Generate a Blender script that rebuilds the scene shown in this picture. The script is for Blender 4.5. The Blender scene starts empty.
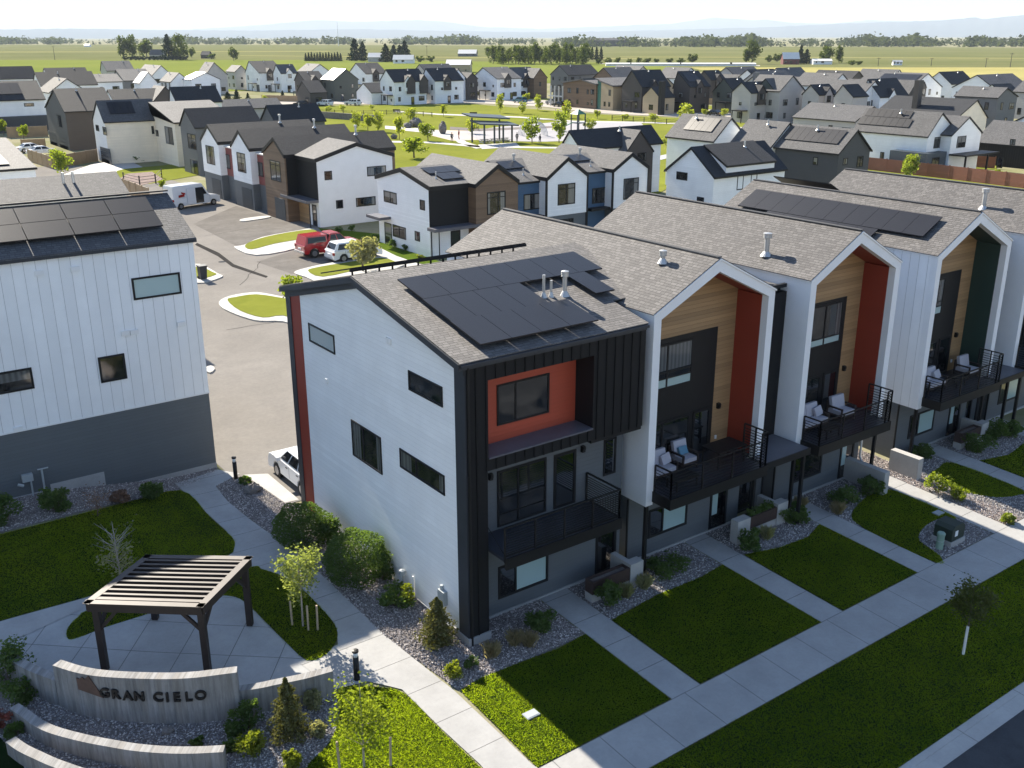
import bpy, bmesh, math, random
import numpy as np
from mathutils import Vector, Matrix
random.seed(7); RNG = np.random.default_rng(7)
scene = bpy.context.scene
COL = scene.collection
PI = math.pi
# ------------------------------------------------------------------ camera
FPX, PITCH, ROLL, YAW = 997.2249, 0.3352313, -0.0015, 0.94208074
CAM = Vector((-14.82, -22.68, 18.2))
fwd = Vector((math.cos(PITCH)*math.cos(YAW), math.cos(PITCH)*math.sin(YAW), -math.sin(PITCH)))
rgt = Vector((math.sin(YAW), -math.cos(YAW), 0)); up = rgt.cross(fwd)
rgt, up = rgt*math.cos(ROLL)+up*math.sin(ROLL), up*math.cos(ROLL)-rgt*math.sin(ROLL)
cd = bpy.data.cameras.new("camera"); cam = bpy.data.objects.new("camera", cd); COL.objects.link(cam)
cam.matrix_world = Matrix(((rgt.x, up.x, -fwd.x, CAM.x), (rgt.y, up.y, -fwd.y, CAM.y), (rgt.z, up.z, -fwd.z, CAM.z), (0, 0, 0, 1)))
cd.sensor_width = 36; cd.lens = 36*FPX/1024; cd.clip_start = .5; cd.clip_end = 60000
scene.camera = cam
# surveying helpers: sight lines of the photograph met with the ground or with a wall plane
def ray(px, py): return rgt*((px-512)/FPX) - up*((py-384)/FPX) + fwd
def sm(t):
    t = min(1., max(0., t)); return t*t*(3-2*t)
def gz(x, y):
    z = .038*max(-8., min(8., y))
    if y < -8: z += .02*(y+8) if y > -14 else -.12
    if y > 8: z += (.05-.304)*sm((y-8)/5)
    if x < -2.5 and 6 < y < 50: z += .8*sm((-2.5-x)/7)*sm((y-6)/8)*(1-sm((y-30)/20))
    return z
def G(px, py, z=.05):
    d = ray(px, py); return CAM + d*((z-CAM.z)/d.z)
def GG(px, py, dz=0):
    z = 0.
    for _ in range(40):
        q = G(px, py, z+dz); z = z*.5 + .5*gz(q.x, q.y)
    return G(px, py, z+dz)
def PY(px, py, Y):
    d = ray(px, py); return CAM + d*((Y-CAM.y)/d.y)
def PX(px, py, X):
    d = ray(px, py); return CAM + d*((X-CAM.x)/d.x)

# ------------------------------------------------------------------ node helpers
class NT:
    def __init__(s, name):
        s.m = bpy.data.materials.new(name); s.m.use_nodes = True
        s.t = s.m.node_tree; s.t.nodes.clear()
        s.out = s.n('ShaderNodeOutputMaterial')
    def n(s, typ, **kw):
        nd = s.t.nodes.new(typ)
        for k, v in kw.items(): setattr(nd, k, v)
        return nd
    def set(s, sock, v):
        if hasattr(v, 'is_linked') or isinstance(v, bpy.types.NodeSocket): s.t.links.new(v, sock)
        elif isinstance(v, (tuple, list)) and len(v) == 3 and sock.type == 'RGBA': sock.default_value = (*v, 1)
        else: sock.default_value = v
    def math(s, op, a, b=0., c=None, clamp=False):
        nd = s.n('ShaderNodeMath', operation=op); nd.use_clamp = clamp
        s.set(nd.inputs[0], a); s.set(nd.inputs[1], b)
        if c is not None: s.set(nd.inputs[2], c)
        return nd.outputs[0]
    def mix(s, f, a, b, blend='MIX'):
        nd = s.n('ShaderNodeMix', data_type='RGBA', blend_type=blend)
        s.set(nd.inputs[0], f); s.set(nd.inputs[6], a); s.set(nd.inputs[7], b); return nd.outputs[2]
    def pos(s):
        if not hasattr(s, '_p'):
            g = s.n('ShaderNodeNewGeometry'); s._g = g; s._p = g.outputs['Position']
            x = s.n('ShaderNodeSeparateXYZ'); s.t.links.new(s._p, x.inputs[0]); s._x = x.outputs
            y = s.n('ShaderNodeSeparateXYZ'); s.t.links.new(g.outputs['True Normal'], y.inputs[0]); s._n = y.outputs
        return s._p
    def xyz(s): s.pos(); return s._x
    def nrm(s): s.pos(); return s._n
    def vec(s, x, y, z):
        c = s.n('ShaderNodeCombineXYZ'); s.set(c.inputs[0], x); s.set(c.inputs[1], y); s.set(c.inputs[2], z); return c.outputs[0]
    def noise(s, scale, detail=4, rough=.55, vec=None, w=None):
        nd = s.n('ShaderNodeTexNoise'); s.set(nd.inputs['Vector'], vec if vec is not None else s.pos())
        nd.inputs['Scale'].default_value = scale; nd.inputs['Detail'].default_value = detail; nd.inputs['Roughness'].default_value = rough
        return nd.outputs['Fac']
    def ramp(s, f, lo, hi):
        nd = s.n('ShaderNodeMapRange'); s.set(nd.inputs[0], f); nd.inputs[1].default_value = lo; nd.inputs[2].default_value = hi; return nd.outputs[0]
    def bump(s, h, dist=.02, strength=1.):
        nd = s.n('ShaderNodeBump'); s.set(nd.inputs['Height'], h); nd.inputs['Distance'].default_value = dist; nd.inputs['Strength'].default_value = strength
        return nd.outputs[0]
    def along(s):      # coordinate running along a wall, whichever way it faces
        x, n = s.xyz(), s.nrm()
        return s.math('ADD', s.math('MULTIPLY', x[0], s.math('ABSOLUTE', n[1])), s.math('MULTIPLY', x[1], s.math('ABSOLUTE', n[0])))
    def prin(s, col, rough=.7, normal=None, **kw):
        b = s.n('ShaderNodeBsdfPrincipled')
        s.set(b.inputs['Base Color'], col); s.set(b.inputs['Roughness'], rough)
        if normal is not None: s.set(b.inputs['Normal'], normal)
        for k, v in kw.items(): s.set(b.inputs[k.replace('_', ' ')], v)
        s.t.links.new(b.outputs[0], s.out.inputs[0]); return b
def scl(c, k): return tuple(min(1, v*k) for v in c)
MATS = {}
def plain(name, c, rough=.6, var=.16, vs=1.4, bump=.0, bs=60, **kw):
    t = NT(name)
    n1 = t.noise(vs, 5); n2 = t.noise(vs*11, 3)
    f = t.math('ADD', t.math('MULTIPLY', n1, .7), t.math('MULTIPLY', n2, .3))
    col = t.mix(t.ramp(f, .3, .7), scl(c, 1-var), scl(c, 1+var))
    nm = t.bump(t.noise(bs, 4), bump) if bump else None
    t.prin(col, rough, nm, **kw); MATS[name] = t.m; return t.m
def siding(name, c, period=.18, vertical=False, rough=.55, gap=.07, dark=.55, dist=.012, wood=False, var=.06, spec=.5):
    t = NT(name)
    co = t.along() if vertical else t.xyz()[2]
    u = t.math('DIVIDE', co, period); fr = t.math('FRACT', u); idx = t.math('FLOOR', u)
    wn = t.n('ShaderNodeTexWhiteNoise', noise_dimensions='1D'); t.set(wn.inputs['W'], idx)
    g = t.math('LESS_THAN', fr, gap)
    n = t.noise(.8, 5); st = t.noise(1., 4, .6, t.vec(t.math('MULTIPLY', t.along(), 1.5 if wood else .6), 0., t.math('MULTIPLY', t.xyz()[2], 30 if wood else .25)))
    base = t.mix(t.ramp(n, .3, .7), scl(c, 1-var), scl(c, 1+var))
    base = t.mix(wn.outputs[0], base, scl(c, .72 if wood else .95)) if not wood else t.mix(t.math('MULTIPLY', wn.outputs[0], .8), base, scl(c, .6))
    base = t.mix(t.math('MULTIPLY', t.ramp(st, .45, .75), .35 if wood else .15), base, scl(c, .6))
    base = t.mix(t.math('MULTIPLY', g, 1-dark), base, scl(c, .25))  # board gaps darkened: groove shade put into the colour
    h = t.math('SUBTRACT', 1., g) if vertical else t.math('SUBTRACT', 1., fr)
    t.prin(base, rough, t.bump(h, dist), Specular_IOR_Level=spec); MATS[name] = t.m; return t.m
def shingle(name, c, lightc, course=.135):
    t = NT(name); x, n = t.xyz(), t.nrm()
    ln = t.math('SQRT', t.math('MAXIMUM', t.math('SUBTRACT', 1., t.math('MULTIPLY', n[2], n[2])), .002))
    u = t.math('DIVIDE', t.math('ADD', t.math('MULTIPLY', x[0], t.math('ABSOLUTE', n[1])), t.math('MULTIPLY', x[1], t.math('ABSOLUTE', n[0]))), ln)
    v = t.math('DIVIDE', x[2], ln)
    b = t.n('ShaderNodeTexBrick'); t.set(b.inputs['Vector'], t.vec(u, v, 0.))
    b.offset = .37; b.offset_frequency = 2; b.squash = .7; b.squash_frequency = 3
    b.inputs['Scale'].default_value = 1; b.inputs['Brick Width'].default_value = .26; b.inputs['Row Height'].default_value = course
    b.inputs['Mortar Size'].default_value = .011; b.inputs['Mortar Smooth'].default_value = .2; b.inputs['Bias'].default_value = -.1
    t.set(b.inputs['Color1'], c); t.set(b.inputs['Color2'], lightc); t.set(b.inputs['Mortar'], scl(c, .25))
    grain = t.noise(30, 3); big = t.noise(.5, 4)
    col = t.mix(.35, b.outputs['Color'], t.mix(grain, scl(c, .5), scl(lightc, 1.5)))
    col = t.mix(t.math('MULTIPLY', t.ramp(big, .35, .7), .25), col, scl(c, .7))
    fr = t.math('FRACT', t.math('DIVIDE', v, course))
    h = t.math('ADD', t.math('MULTIPLY', t.math('SUBTRACT', 1., fr), 1.), t.math('MULTIPLY', b.outputs['Fac'], -.4))
    h = t.math('ADD', h, t.math('MULTIPLY', grain, .25))
    t.prin(col, .8, t.bump(h, .018), Specular_IOR_Level=.35); MATS[name] = t.m; return t.m
def concrete(name, c, jx=None, jy=None, rot=0., off=(0, 0), streak=False, rough=.85):
    t = NT(name); x = t.xyz()
    n = t.noise(.7, 6, .65); n2 = t.noise(9, 5, .6); sp = t.noise(70, 2)
    col = t.mix(t.ramp(n, .3, .72), scl(c, .82), scl(c, 1.12))
    col = t.mix(t.math('MULTIPLY', t.ramp(n2, .45, .75), .28), col, scl(c, .7))
    col = t.mix(t.math('MULTIPLY', t.ramp(sp, .62, .7), .35), col, scl(c, .5))
    h = t.math('MULTIPLY', n2, .1)
    if streak:     # board-formed wall: vertical boards and water streaks
        al = t.n('ShaderNodeTexNoise'); al = t.noise(1., 5, .7, t.vec(t.math('MULTIPLY', t.math('ADD', x[0], t.math('MULTIPLY', x[1], -.8)), 5.), 0., t.math('MULTIPLY', x[2], .5)))
        u = t.math('DIVIDE', t.math('ADD', x[0], t.math('MULTIPLY', x[1], -.8)), .2)
        wn = t.n('ShaderNodeTexWhiteNoise', noise_dimensions='1D'); t.set(wn.inputs['W'], t.math('FLOOR', u))
        col = t.mix(t.math('MULTIPLY', t.ramp(al, .40, .66), .8), col, scl(c, .30))
        col = t.mix(t.math('MULTIPLY', wn.outputs[0], .35), col, (c[0]*.75, c[1]*.66, c[2]*.55))
        h = t.math('SUBTRACT', h, t.math('LESS_THAN', t.math('FRACT', u), .07))
    ca, sa = math.cos(rot), math.sin(rot)
    X = t.math('ADD', t.math('MULTIPLY', x[0], ca), t.math('MULTIPLY', x[1], sa)); Y = t.math('ADD', t.math('MULTIPLY', x[0], -sa), t.math('MULTIPLY', x[1], ca))
    for j, q, o in ((jx, X, off[0]), (jy, Y, off[1])):
        if j:
            f = t.math('FRACT', t.math('DIVIDE', t.math('ADD', q, 1000*j-o), j))
            g = t.math('LESS_THAN', f, .022/j)
            col = t.mix(t.math('MULTIPLY', g, .8), col, scl(c, .22)); h = t.math('SUBTRACT', h, g)
    t.prin(col, rough, t.bump(h, .01)); MATS[name] = t.m; return t.m
def leafmat(name, c, tr=.45, var=.5, spec=.35):
    t = NT(name)
    inf = t.n('ShaderNodeNewGeometry')
    rnd = inf.outputs['Random Per Island']
    n = t.noise(1.3, 3)
    f = t.math('ADD', t.math('MULTIPLY', rnd, .6), t.math('MULTIPLY', n, .4))
    col = t.mix(f, scl(c, 1-var), scl((c[0]*1.15, c[1], c[2]*.8), 1+var))
    d = t.n('ShaderNodeBsdfPrincipled'); t.set(d.inputs['Base Color'], col); d.inputs['Roughness'].default_value = .5; d.inputs['Specular IOR Level'].default_value = spec
    tl = t.n('ShaderNodeBsdfTranslucent'); t.set(tl.inputs[0], t.mix(.5, col, scl((c[0]*1.9, c[1]*1.7, c[2]*.5), 1.6)))
    mx = t.n('ShaderNodeMixShader'); mx.inputs[0].default_value = tr
    t.t.links.new(d.outputs[0], mx.inputs[1]); t.t.links.new(tl.outputs[0], mx.inputs[2]); t.t.links.new(mx.outputs[0], t.out.inputs[0])
    MATS[name] = t.m; return t.m
def ground_mat(name, c1, c2, scale=.05, c3=None, s3=1.5, bump=0., bs=14, rough=.95):
    t = NT(name)
    n = t.noise(scale, 6, .6); n2 = t.noise(s3, 5, .65); n3 = t.noise(s3*9, 4)
    col = t.mix(t.ramp(n, .36, .66), c1, c2)
    if c3: col = t.mix(t.math('MULTIPLY', t.ramp(n2, .45, .72), .7), col, c3)
    col = t.mix(.3, col, t.mix(n3, scl(c1, .6), scl(c2, 1.35)))
    t.prin(col, rough, t.bump(n3, bump) if bump else None, Specular_IOR_Level=.0 if rough > .9 else .3); MATS[name] = t.m; return t.m
# ------------------------------------------------------------------ mesh builder
def earclip(p):
    n = len(p); N = Vector((0, 0, 0))
    for i in range(n): N += p[i].cross(p[(i+1) % n])
    k = max(range(3), key=lambda i: abs(N[i])); a, b = [(1, 2), (2, 0), (0, 1)][k]; s = 1 if N[k] > 0 else -1
    q = [(v[a], v[b]*s) if True else 0 for v in p]; idx = list(range(n)); out = []
    cr = lambda o, u, w: (u[0]-o[0])*(w[1]-o[1])-(u[1]-o[1])*(w[0]-o[0])
    guard = 0
    while len(idx) > 3 and guard < 500:
        guard += 1
        for j in range(len(idx)):
            i0, i1, i2 = idx[j-1], idx[j], idx[(j+1) % len(idx)]
            if cr(q[i0], q[i1], q[i2]) <= 1e-12: continue
            if any(cr(q[i0], q[i1], q[m]) > -1e-9 and cr(q[i1], q[i2], q[m]) > -1e-9 and cr(q[i2], q[i0], q[m]) > -1e-9 for m in idx if m not in (i0, i1, i2)): continue
            out.append((i0, i1, i2)); idx.pop(j); break
        else: idx.pop(0)
    out.append(tuple(idx[:3])); return out
class MB:
    def __init__(s): s.v = []; s.f = []
    def add(s, vs, fs):
        o = len(s.v); s.v += [tuple(v) for v in vs]; s.f += [tuple(i+o for i in f) for f in fs]; return s
    def box(s, x0, x1, y0, y1, z0, z1):
        x0, x1 = sorted((x0, x1)); y0, y1 = sorted((y0, y1)); z0, z1 = sorted((z0, z1))
        return s.add([(x0, y0, z0), (x1, y0, z0), (x1, y1, z0), (x0, y1, z0), (x0, y0, z1), (x1, y0, z1), (x1, y1, z1), (x0, y1, z1)],
                     [(0, 3, 2, 1), (4, 5, 6, 7), (0, 1, 5, 4), (1, 2, 6, 5), (2, 3, 7, 6), (3, 0, 4, 7)])
    def obox(s, c, u, v, w, a, b, h):   # centre, unit axes, half sizes
        c, u, v, w = Vector(c), Vector(u), Vector(v), Vector(w); p = []
        for k in (-1, 1):
            for i, j in ((-1, -1), (1, -1), (1, 1), (-1, 1)): p.append(c+u*(a*i)+v*(b*j)+w*(h*k))
        return s.add(p, [(0, 3, 2, 1), (4, 5, 6, 7), (0, 1, 5, 4), (1, 2, 6, 5), (2, 3, 7, 6), (3, 0, 4, 7)])
    def bar(s, a, b, r=.02, h=None):
        a, b = Vector(a), Vector(b); w = (b-a); L = w.length; w = w/L
        u = w.cross(Vector((0, 0, 1))); u = u.normalized() if u.length > 1e-4 else Vector((1, 0, 0)); v = w.cross(u)
        return s.obox((a+b)/2, u, v, w, r, h or r, L/2)
    def ext(s, poly, d):        # poly 3d outline (counter clockwise seen from -d), extruded by d
        n = len(poly); d = Vector(d); p = [Vector(q) for q in poly]; t = earclip(p)
        o = len(s.v); s.v += [tuple(q) for q in p] + [tuple(q+d) for q in p]
        for a, b, c in t:
            nr = (p[b]-p[a]).cross(p[c]-p[a])
            f = (a, b, c) if nr.dot(d) < 0 else (a, c, b)
            s.f.append(tuple(i+o for i in f)); s.f.append(tuple(o+n+i for i in reversed(f)))
        area = Vector((0, 0, 0))
        for i in range(n): area += p[i].cross(p[(i+1) % n])
        fl = area.dot(d) > 0
        for i in range(n):
            j = (i+1) % n; f = (o+i, o+n+i, o+n+j, o+j) if not fl else (o+i, o+j, o+n+j, o+n+i)
            s.f.append(f if not fl else f)
        return s
    def tube(s, a, b, r0, r1=None, n=8, cap=True):
        a, b = Vector(a), Vector(b); r1 = r0 if r1 is None else r1; w = (b-a).normalized()
        u = w.cross(Vector((.3, .2, 1))).normalized(); v = w.cross(u); o = len(s.v)
        for c, r in ((a, r0), (b, r1)):
            for i in range(n):
                t = 2*PI*i/n; s.v.append(tuple(c+u*(r*math.cos(t))+v*(r*math.sin(t))))
        for i in range(n): j = (i+1) % n; s.f.append((o+i, o+j, o+n+j, o+n+i))
        if cap: s.f.append(tuple(o+n+i for i in range(n))); s.f.append(tuple(o+i for i in reversed(range(n))))
        return s
    def lathe(s, c, prof, n=16):
        o = len(s.v); c = Vector(c)
        for r, z in prof:
            for i in range(n): t = 2*PI*i/n; s.v.append((c.x+r*math.cos(t), c.y+r*math.sin(t), c.z+z))
        for k in range(len(prof)-1):
            for i in range(n):
                j = (i+1) % n; s.f.append((o+k*n+i, o+k*n+j, o+k*n+n+j, o+k*n+n+i))
        s.f.append(tuple(o+(len(prof)-1)*n+i for i in range(n))); s.f.append(tuple(o+i for i in reversed(range(n))))
        return s
    def blob(s, c, rx, ry, rz, seed=0, jag=.2, n=10, m=7):
        rd = random.Random(seed); o = len(s.v); c = Vector(c)
        ph = [rd.uniform(0, 6) for _ in range(6)]
        for k in range(m+1):
            a = PI*k/m
            for i in range(n):
                t = 2*PI*i/n; q = 1+jag*(math.sin(3*t+ph[0])*math.sin(2*a+ph[1])+.6*math.sin(5*t+ph[2]+a*3))+rd.uniform(-jag, jag)*.4
                s.v.append((c.x+rx*q*math.sin(a)*math.cos(t), c.y+ry*q*math.sin(a)*math.sin(t), c.z+rz*q*math.cos(a)))
        for k in range(m):
            for i in range(n):
                j = (i+1) % n; s.f.append((o+k*n+i, o+(k+1)*n+i, o+(k+1)*n+j, o+k*n+j))
        return s
    def leaves(s, pts, size, rd):
        for p in pts:
            a, b = rd.uniform(0, 6.28), rd.uniform(-.9, .9); sz = size*rd.uniform(.6, 1.35)
            u = Vector((math.cos(a), math.sin(a), rd.uniform(-.4, .4))).normalized(); w = Vector((-math.sin(a)*math.sin(b), math.cos(a)*math.sin(b), math.cos(b)))
            w = (w-u*w.dot(u)).normalized(); p = Vector(p)
            s.add([p-u*sz*.5, p+w*sz*.33, p+u*sz*.5, p-w*sz*.33], [(0, 1, 2, 3)])
        return s
    def build(s, name, mat, parent=None, smooth=False, label=None):
        me = bpy.data.meshes.new(name)
        v = np.array(s.v, dtype=float)
        if parent is not None: o0 = np.array(parent['_o'])
        else:
            o0 = np.array([(v[:, 0].min()+v[:, 0].max())/2, (v[:, 1].min()+v[:, 1].max())/2, v[:, 2].min()])
        ln = np.array([len(f) for f in s.f], dtype=np.int32); fl = np.array([i for f in s.f for i in f], dtype=np.int32)
        me.vertices.add(len(v)); me.vertices.foreach_set('co', (v-o0).astype(np.float32).ravel()); me.loops.add(len(fl)); me.loops.foreach_set('vertex_index', fl)
        me.polygons.add(len(ln)); me.polygons.foreach_set('loop_start', np.concatenate([[0], np.cumsum(ln)[:-1]]).astype(np.int32)); me.update(calc_edges=True); me.validate(); me.materials.append(MATS[mat] if isinstance(mat, str) else mat); me.update()
        me.polygons.foreach_set('use_smooth', [bool(smooth)]*len(me.polygons))
        ob = bpy.data.objects.new(name, me); COL.objects.link(ob)
        if parent is not None: ob.parent = parent; ob['_o'] = [float(k) for k in o0]
        else: ob.location = o0; ob['_o'] = [float(k) for k in o0]
        if label: ob['label'] = label
        return ob
def tag(o, label=None, cat=None, group=None, kind=None):
    if label: o['label'] = label
    if cat: o['category'] = cat
    if group: o['group'] = group
    if kind: o['kind'] = kind
    return o
def thing(name, label, cat, loc, group=None):
    o = bpy.data.objects.new(name, None); COL.objects.link(o); o.location = loc; o['_o'] = [float(k) for k in loc]; o.empty_display_size = .3
    return tag(o, label, cat, group)
def dup(root, loc, label=None, group=None, rz=0., sc=1.):
    r = root.copy(); COL.objects.link(r); r.location = loc; r['_o'] = [float(k) for k in loc]; r.rotation_euler = (0, 0, rz); r.scale = (sc, sc, sc) if not isinstance(sc, tuple) else sc
    if label: r['label'] = label
    if group: r['group'] = group
    for ch in list(root.children):
        c = ch.copy(); COL.objects.link(c); c.parent = r
        for g in ch.children:
            d = g.copy(); COL.objects.link(d); d.parent = c
    return r
def sheet(name, pts, mat, dz=.01, kind='structure', label=None, cat=None, step=None, zf=None, thick=0.):
    """flat ground piece with the outline pts [(x,y)], following the ground"""
    bm = bmesh.new(); vs = [bm.verts.new((p[0], p[1], 0)) for p in pts]; bm.faces.new(vs); bmesh.ops.recalc_face_normals(bm, faces=bm.faces)
    xs = [p[0] for p in pts]; ys = [p[1] for p in pts]
    cuts = [8., -8., -14., 13.]
    if step:
        a = min(xs)+step
        while a < max(xs): bmesh.ops.bisect_plane(bm, geom=bm.verts[:]+bm.edges[:]+bm.faces[:], plane_co=(a, 0, 0), plane_no=(1, 0, 0)); a += step
        cuts = [min(ys)+step*(i+1) for i in range(int((max(ys)-min(ys))/step))]
    for c in cuts:
        if min(ys) < c < max(ys): bmesh.ops.bisect_plane(bm, geom=bm.verts[:]+bm.edges[:]+bm.faces[:], plane_co=(0, c, 0), plane_no=(0, 1, 0))
    bmesh.ops.triangulate(bm, faces=bm.faces[:])
    for f in bm.faces:
        if f.normal.z < 0: f.normal_flip()
    for v in bm.verts: v.co.z = (zf or gz)(v.co.x, v.co.y)+dz
    if thick:
        r = bmesh.ops.extrude_face_region(bm, geom=bm.faces[:])
        top = [e for e in r['geom'] if isinstance(e, bmesh.types.BMVert)]
        for v in top: v.co.z += 0
        old = [v for v in bm.verts if v not in set(top)]
        for v in old: v.co.z -= thick
        bmesh.ops.recalc_face_normals(bm, faces=bm.faces[:])
    me = bpy.data.meshes.new(name); bm.to_mesh(me); bm.free(); me.materials.append(MATS[mat])
    ob = bpy.data.objects.new(name, me); COL.objects.link(ob)
    tag(ob, label, cat, None, kind); return ob
def rect(x0, x1, y0, y1): return [(x0, y0), (x1, y0), (x1, y1), (x0, y1)]
def gp(*pix): return [tuple(GG(*p)[:2]) for p in pix]
def smooth_poly(pts, n=4):
    out = []; m = len(pts)
    for i in range(m):
        p0, p1, p2, p3 = (Vector(pts[(i+k-1) % m]) for k in range(4))
        for k in range(n):
            t = k/n; q = .5*((2*p1)+(p2-p0)*t+(2*p0-5*p1+4*p2-p3)*t*t+(3*p1-p0-3*p2+p3)*t**3); out.append((q.x, q.y))
    return out
def inside(pts, poly):
    x, y = pts[:, 0], pts[:, 1]; r = np.zeros(len(pts), bool); n = len(poly); j = n-1
    for i in range(n):
        xi, yi = poly[i]; xj, yj = poly[j]
        if yi != yj: r ^= ((yi > y) != (yj > y)) & (x < (xj-xi)*(y-yi)/(yj-yi)+xi)
        j = i
    return r
def npobj(name, V, F, mat, loc=(0, 0, 0)):
    me = bpy.data.meshes.new(name); k = F.shape[1]
    me.vertices.add(len(V)); me.vertices.foreach_set('co', V.astype(np.float32).ravel())
    me.loops.add(F.size); me.loops.foreach_set('vertex_index', F.astype(np.int32).ravel())
    me.polygons.add(len(F)); me.polygons.foreach_set('loop_start', np.arange(0, F.size, k, dtype=np.int32))
    me.update(calc_edges=True); me.polygons.foreach_set('use_smooth', np.zeros(len(F), bool)); me.materials.append(MATS[mat]); ob = bpy.data.objects.new(name, me); COL.objects.link(ob); ob.location = loc; return ob
gzv = np.vectorize(gz)
def grass(poly, density, mat, holes=(), h=.03, dz=.03, label='short mown grass', name='grass'):
    P = np.array(poly); lo, hi = P.min(0), P.max(0); n = int(density*(hi[0]-lo[0])*(hi[1]-lo[1]))
    pts = RNG.uniform(lo, hi, (n, 2)); k = inside(pts, poly)
    for hh in holes: k &= ~inside(pts, hh)
    pts = pts[k]; n = len(pts)
    z = gzv(pts[:, 0], pts[:, 1])+dz
    a = RNG.uniform(0, 6.283, n); w = RNG.uniform(.008, .018, n); hh = h*RNG.uniform(.5, 1.4, n); l = RNG.normal(0, .035, (n, 2))
    B = np.stack([pts[:, 0], pts[:, 1], z], 1); d = np.stack([np.cos(a)*w, np.sin(a)*w, 0*a], 1)
    V = np.stack([B-d, B+d, B+np.stack([l[:, 0], l[:, 1], hh], 1)], 1).reshape(-1, 3)
    ob = npobj(name, V, np.arange(3*n).reshape(-1, 3), mat); tag(ob, label, 'grass', None, 'stuff'); return ob
def stones(poly, density, mat, holes=(), size=.026, dz=.012, label='grey river stones', name='gravel_stones'):
    P = np.array(poly); lo, hi = P.min(0), P.max(0); n = int(density*(hi[0]-lo[0])*(hi[1]-lo[1]))
    pts = RNG.uniform(lo, hi, (n, 2)); k = inside(pts, poly)
    for hh in holes: k &= ~inside(pts, hh)
    pts = pts[k]; n = len(pts); z = gzv(pts[:, 0], pts[:, 1])+dz
    oct_ = np.array([(1, 0, 0), (-.1, 1, 0), (-1, .1, 0), (0, -1, .1), (.1, 0, .8), (0, 0, -.6)]); F0 = np.array([(0, 1, 4), (1, 2, 4), (2, 3, 4), (3, 0, 4), (1, 0, 5), (2, 1, 5), (3, 2, 5), (0, 3, 5)])
    a = RNG.uniform(0, 6.283, n); s = size*RNG.uniform(.5, 1.5, (n, 1)); S = s*RNG.uniform(.6, 1.2, (n, 3))
    V = oct_[None]*S[:, None, :]; V = V+RNG.normal(0, .15, V.shape)*s[:, None]; c, q = np.cos(a)[:, None], np.sin(a)[:, None]
    V = np.stack([V[..., 0]*c-V[..., 1]*q, V[..., 0]*q+V[..., 1]*c, V[..., 2]], 2)+np.stack([pts[:, 0], pts[:, 1], z+s[:, 0]*.3], 1)[:, None, :]
    F = (F0[None]+6*np.arange(n)[:, None, None]).reshape(-1, 3)
    ob = npobj(name, V.reshape(-1, 3), F, mat); tag(ob, label, 'gravel', None, 'stuff'); return ob
# ------------------------------------------------------------------ materials
siding('white_lap', (.85, .86, .86), .17, gap=.05, dark=.8, dist=.006)
siding('white_board', (.84, .85, .855), .42, vertical=True, gap=.035, dark=.35, dist=.008)
plain('white_panel', (.76, .77, .78), .5, .04)
siding('black_board', (.0095, .010, .0115), .36, vertical=True, gap=.05, dark=.2, rough=.6, dist=.02, spec=.25)
plain('black_trim', (.009, .0095, .011), .5, .2, Specular_IOR_Level=.3)
plain('navy_trim', (.028, .033, .042), .5, .2, Specular_IOR_Level=.4)
siding('rust_lap', (.40, .062, .028), .15, gap=.05, dark=.8, dist=.004)
siding('rust_dark', (.27, .034, .015), .2, gap=.03, dark=.8, dist=.004)
siding('green_panel', (.016, .045, .036), .2, gap=.03, dark=.8, dist=.004)
siding('wood_lap', (.40, .245, .115), .15, gap=.07, dark=.45, wood=True, dist=.01)
siding('grey_lap', (.105, .118, .128), .15, gap=.06, dark=.7, dist=.006)
siding('slate_board', (.045, .052, .06), .3, vertical=True, gap=.05, dark=.6)
siding('grey_house', (.12, .125, .13), .18, gap=.05, dark=.8, dist=.006)
siding('darkgrey_house', (.05, .053, .056), .18, gap=.05, dark=.8)
siding('lightgrey_house', (.44, .415, .395), .18, gap=.04, dark=.8)
siding('cream_house', (.88, .77, .60), .2, gap=.03, dark=.85)
siding('tan_house', (.42, .33, .21), .2, gap=.03, dark=.85)
siding('brown_house', (.19, .118, .068), .16, gap=.06, dark=.7, wood=True)
siding('charbrown_house', (.055, .045, .04), .2, gap=.06, dark=.7)
siding('blue_house', (.045, .105, .19), .18, gap=.05, dark=.8)
siding('red_house', (.21, .05, .042), .18, gap=.05, dark=.8)
siding('green_house', (.075, .085, .07), .18, gap=.05, dark=.8)
siding('steelblue_house', (.045, .065, .085), .3, vertical=True, gap=.05)
siding('cedar_fence', (.36, .24, .13), .14, vertical=True, gap=.08, dark=.4, wood=False, var=.2)
siding('red_fence', (.23, .085, .045), .17, gap=.08, dark=.4, var=.2)
siding('barn_red', (.13, .03, .028), .3, vertical=True, gap=.08)
shingle('shingle_taupe', (.070, .066, .064), (.165, .155, .148))
shingle('shingle_grey', (.062, .061, .063), (.130, .127, .126))
shingle('shingle_dark', (.014, .0155, .019), (.028, .030, .035))
plain('metal_roof', (.62, .60, .56), .45, .06)
plain('cladding_cap', (.10, .10, .115), .45, .15)
concrete('sidewalk', (.33, .323, .31), jx=1.66, off=(.62, 0))
concrete('walk_y', (.33, .325, .315), jy=1.52, off=(0, -5.55))
concrete('patio_slab', (.34, .342, .338), jx=1.55, jy=1.55, rot=math.radians(-38.5), off=(.4, .5))
concrete('kerb_concrete', (.38, .37, .35), jx=3.05, jy=3.05)
concrete('foundation', (.36, .36, .355))
concrete('board_concrete', (.29, .287, .283), streak=True)
concrete('plain_concrete', (.38, .37, .355))
ground_mat('asphalt_old', (.185, .172, .156), (.235, .22, .20), .18, (.165, .155, .145), .6, .004, 60)
ground_mat('asphalt_new', (.05, .052, .056), (.075, .077, .08), .3, (.04, .04, .042), 2, .004)
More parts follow.
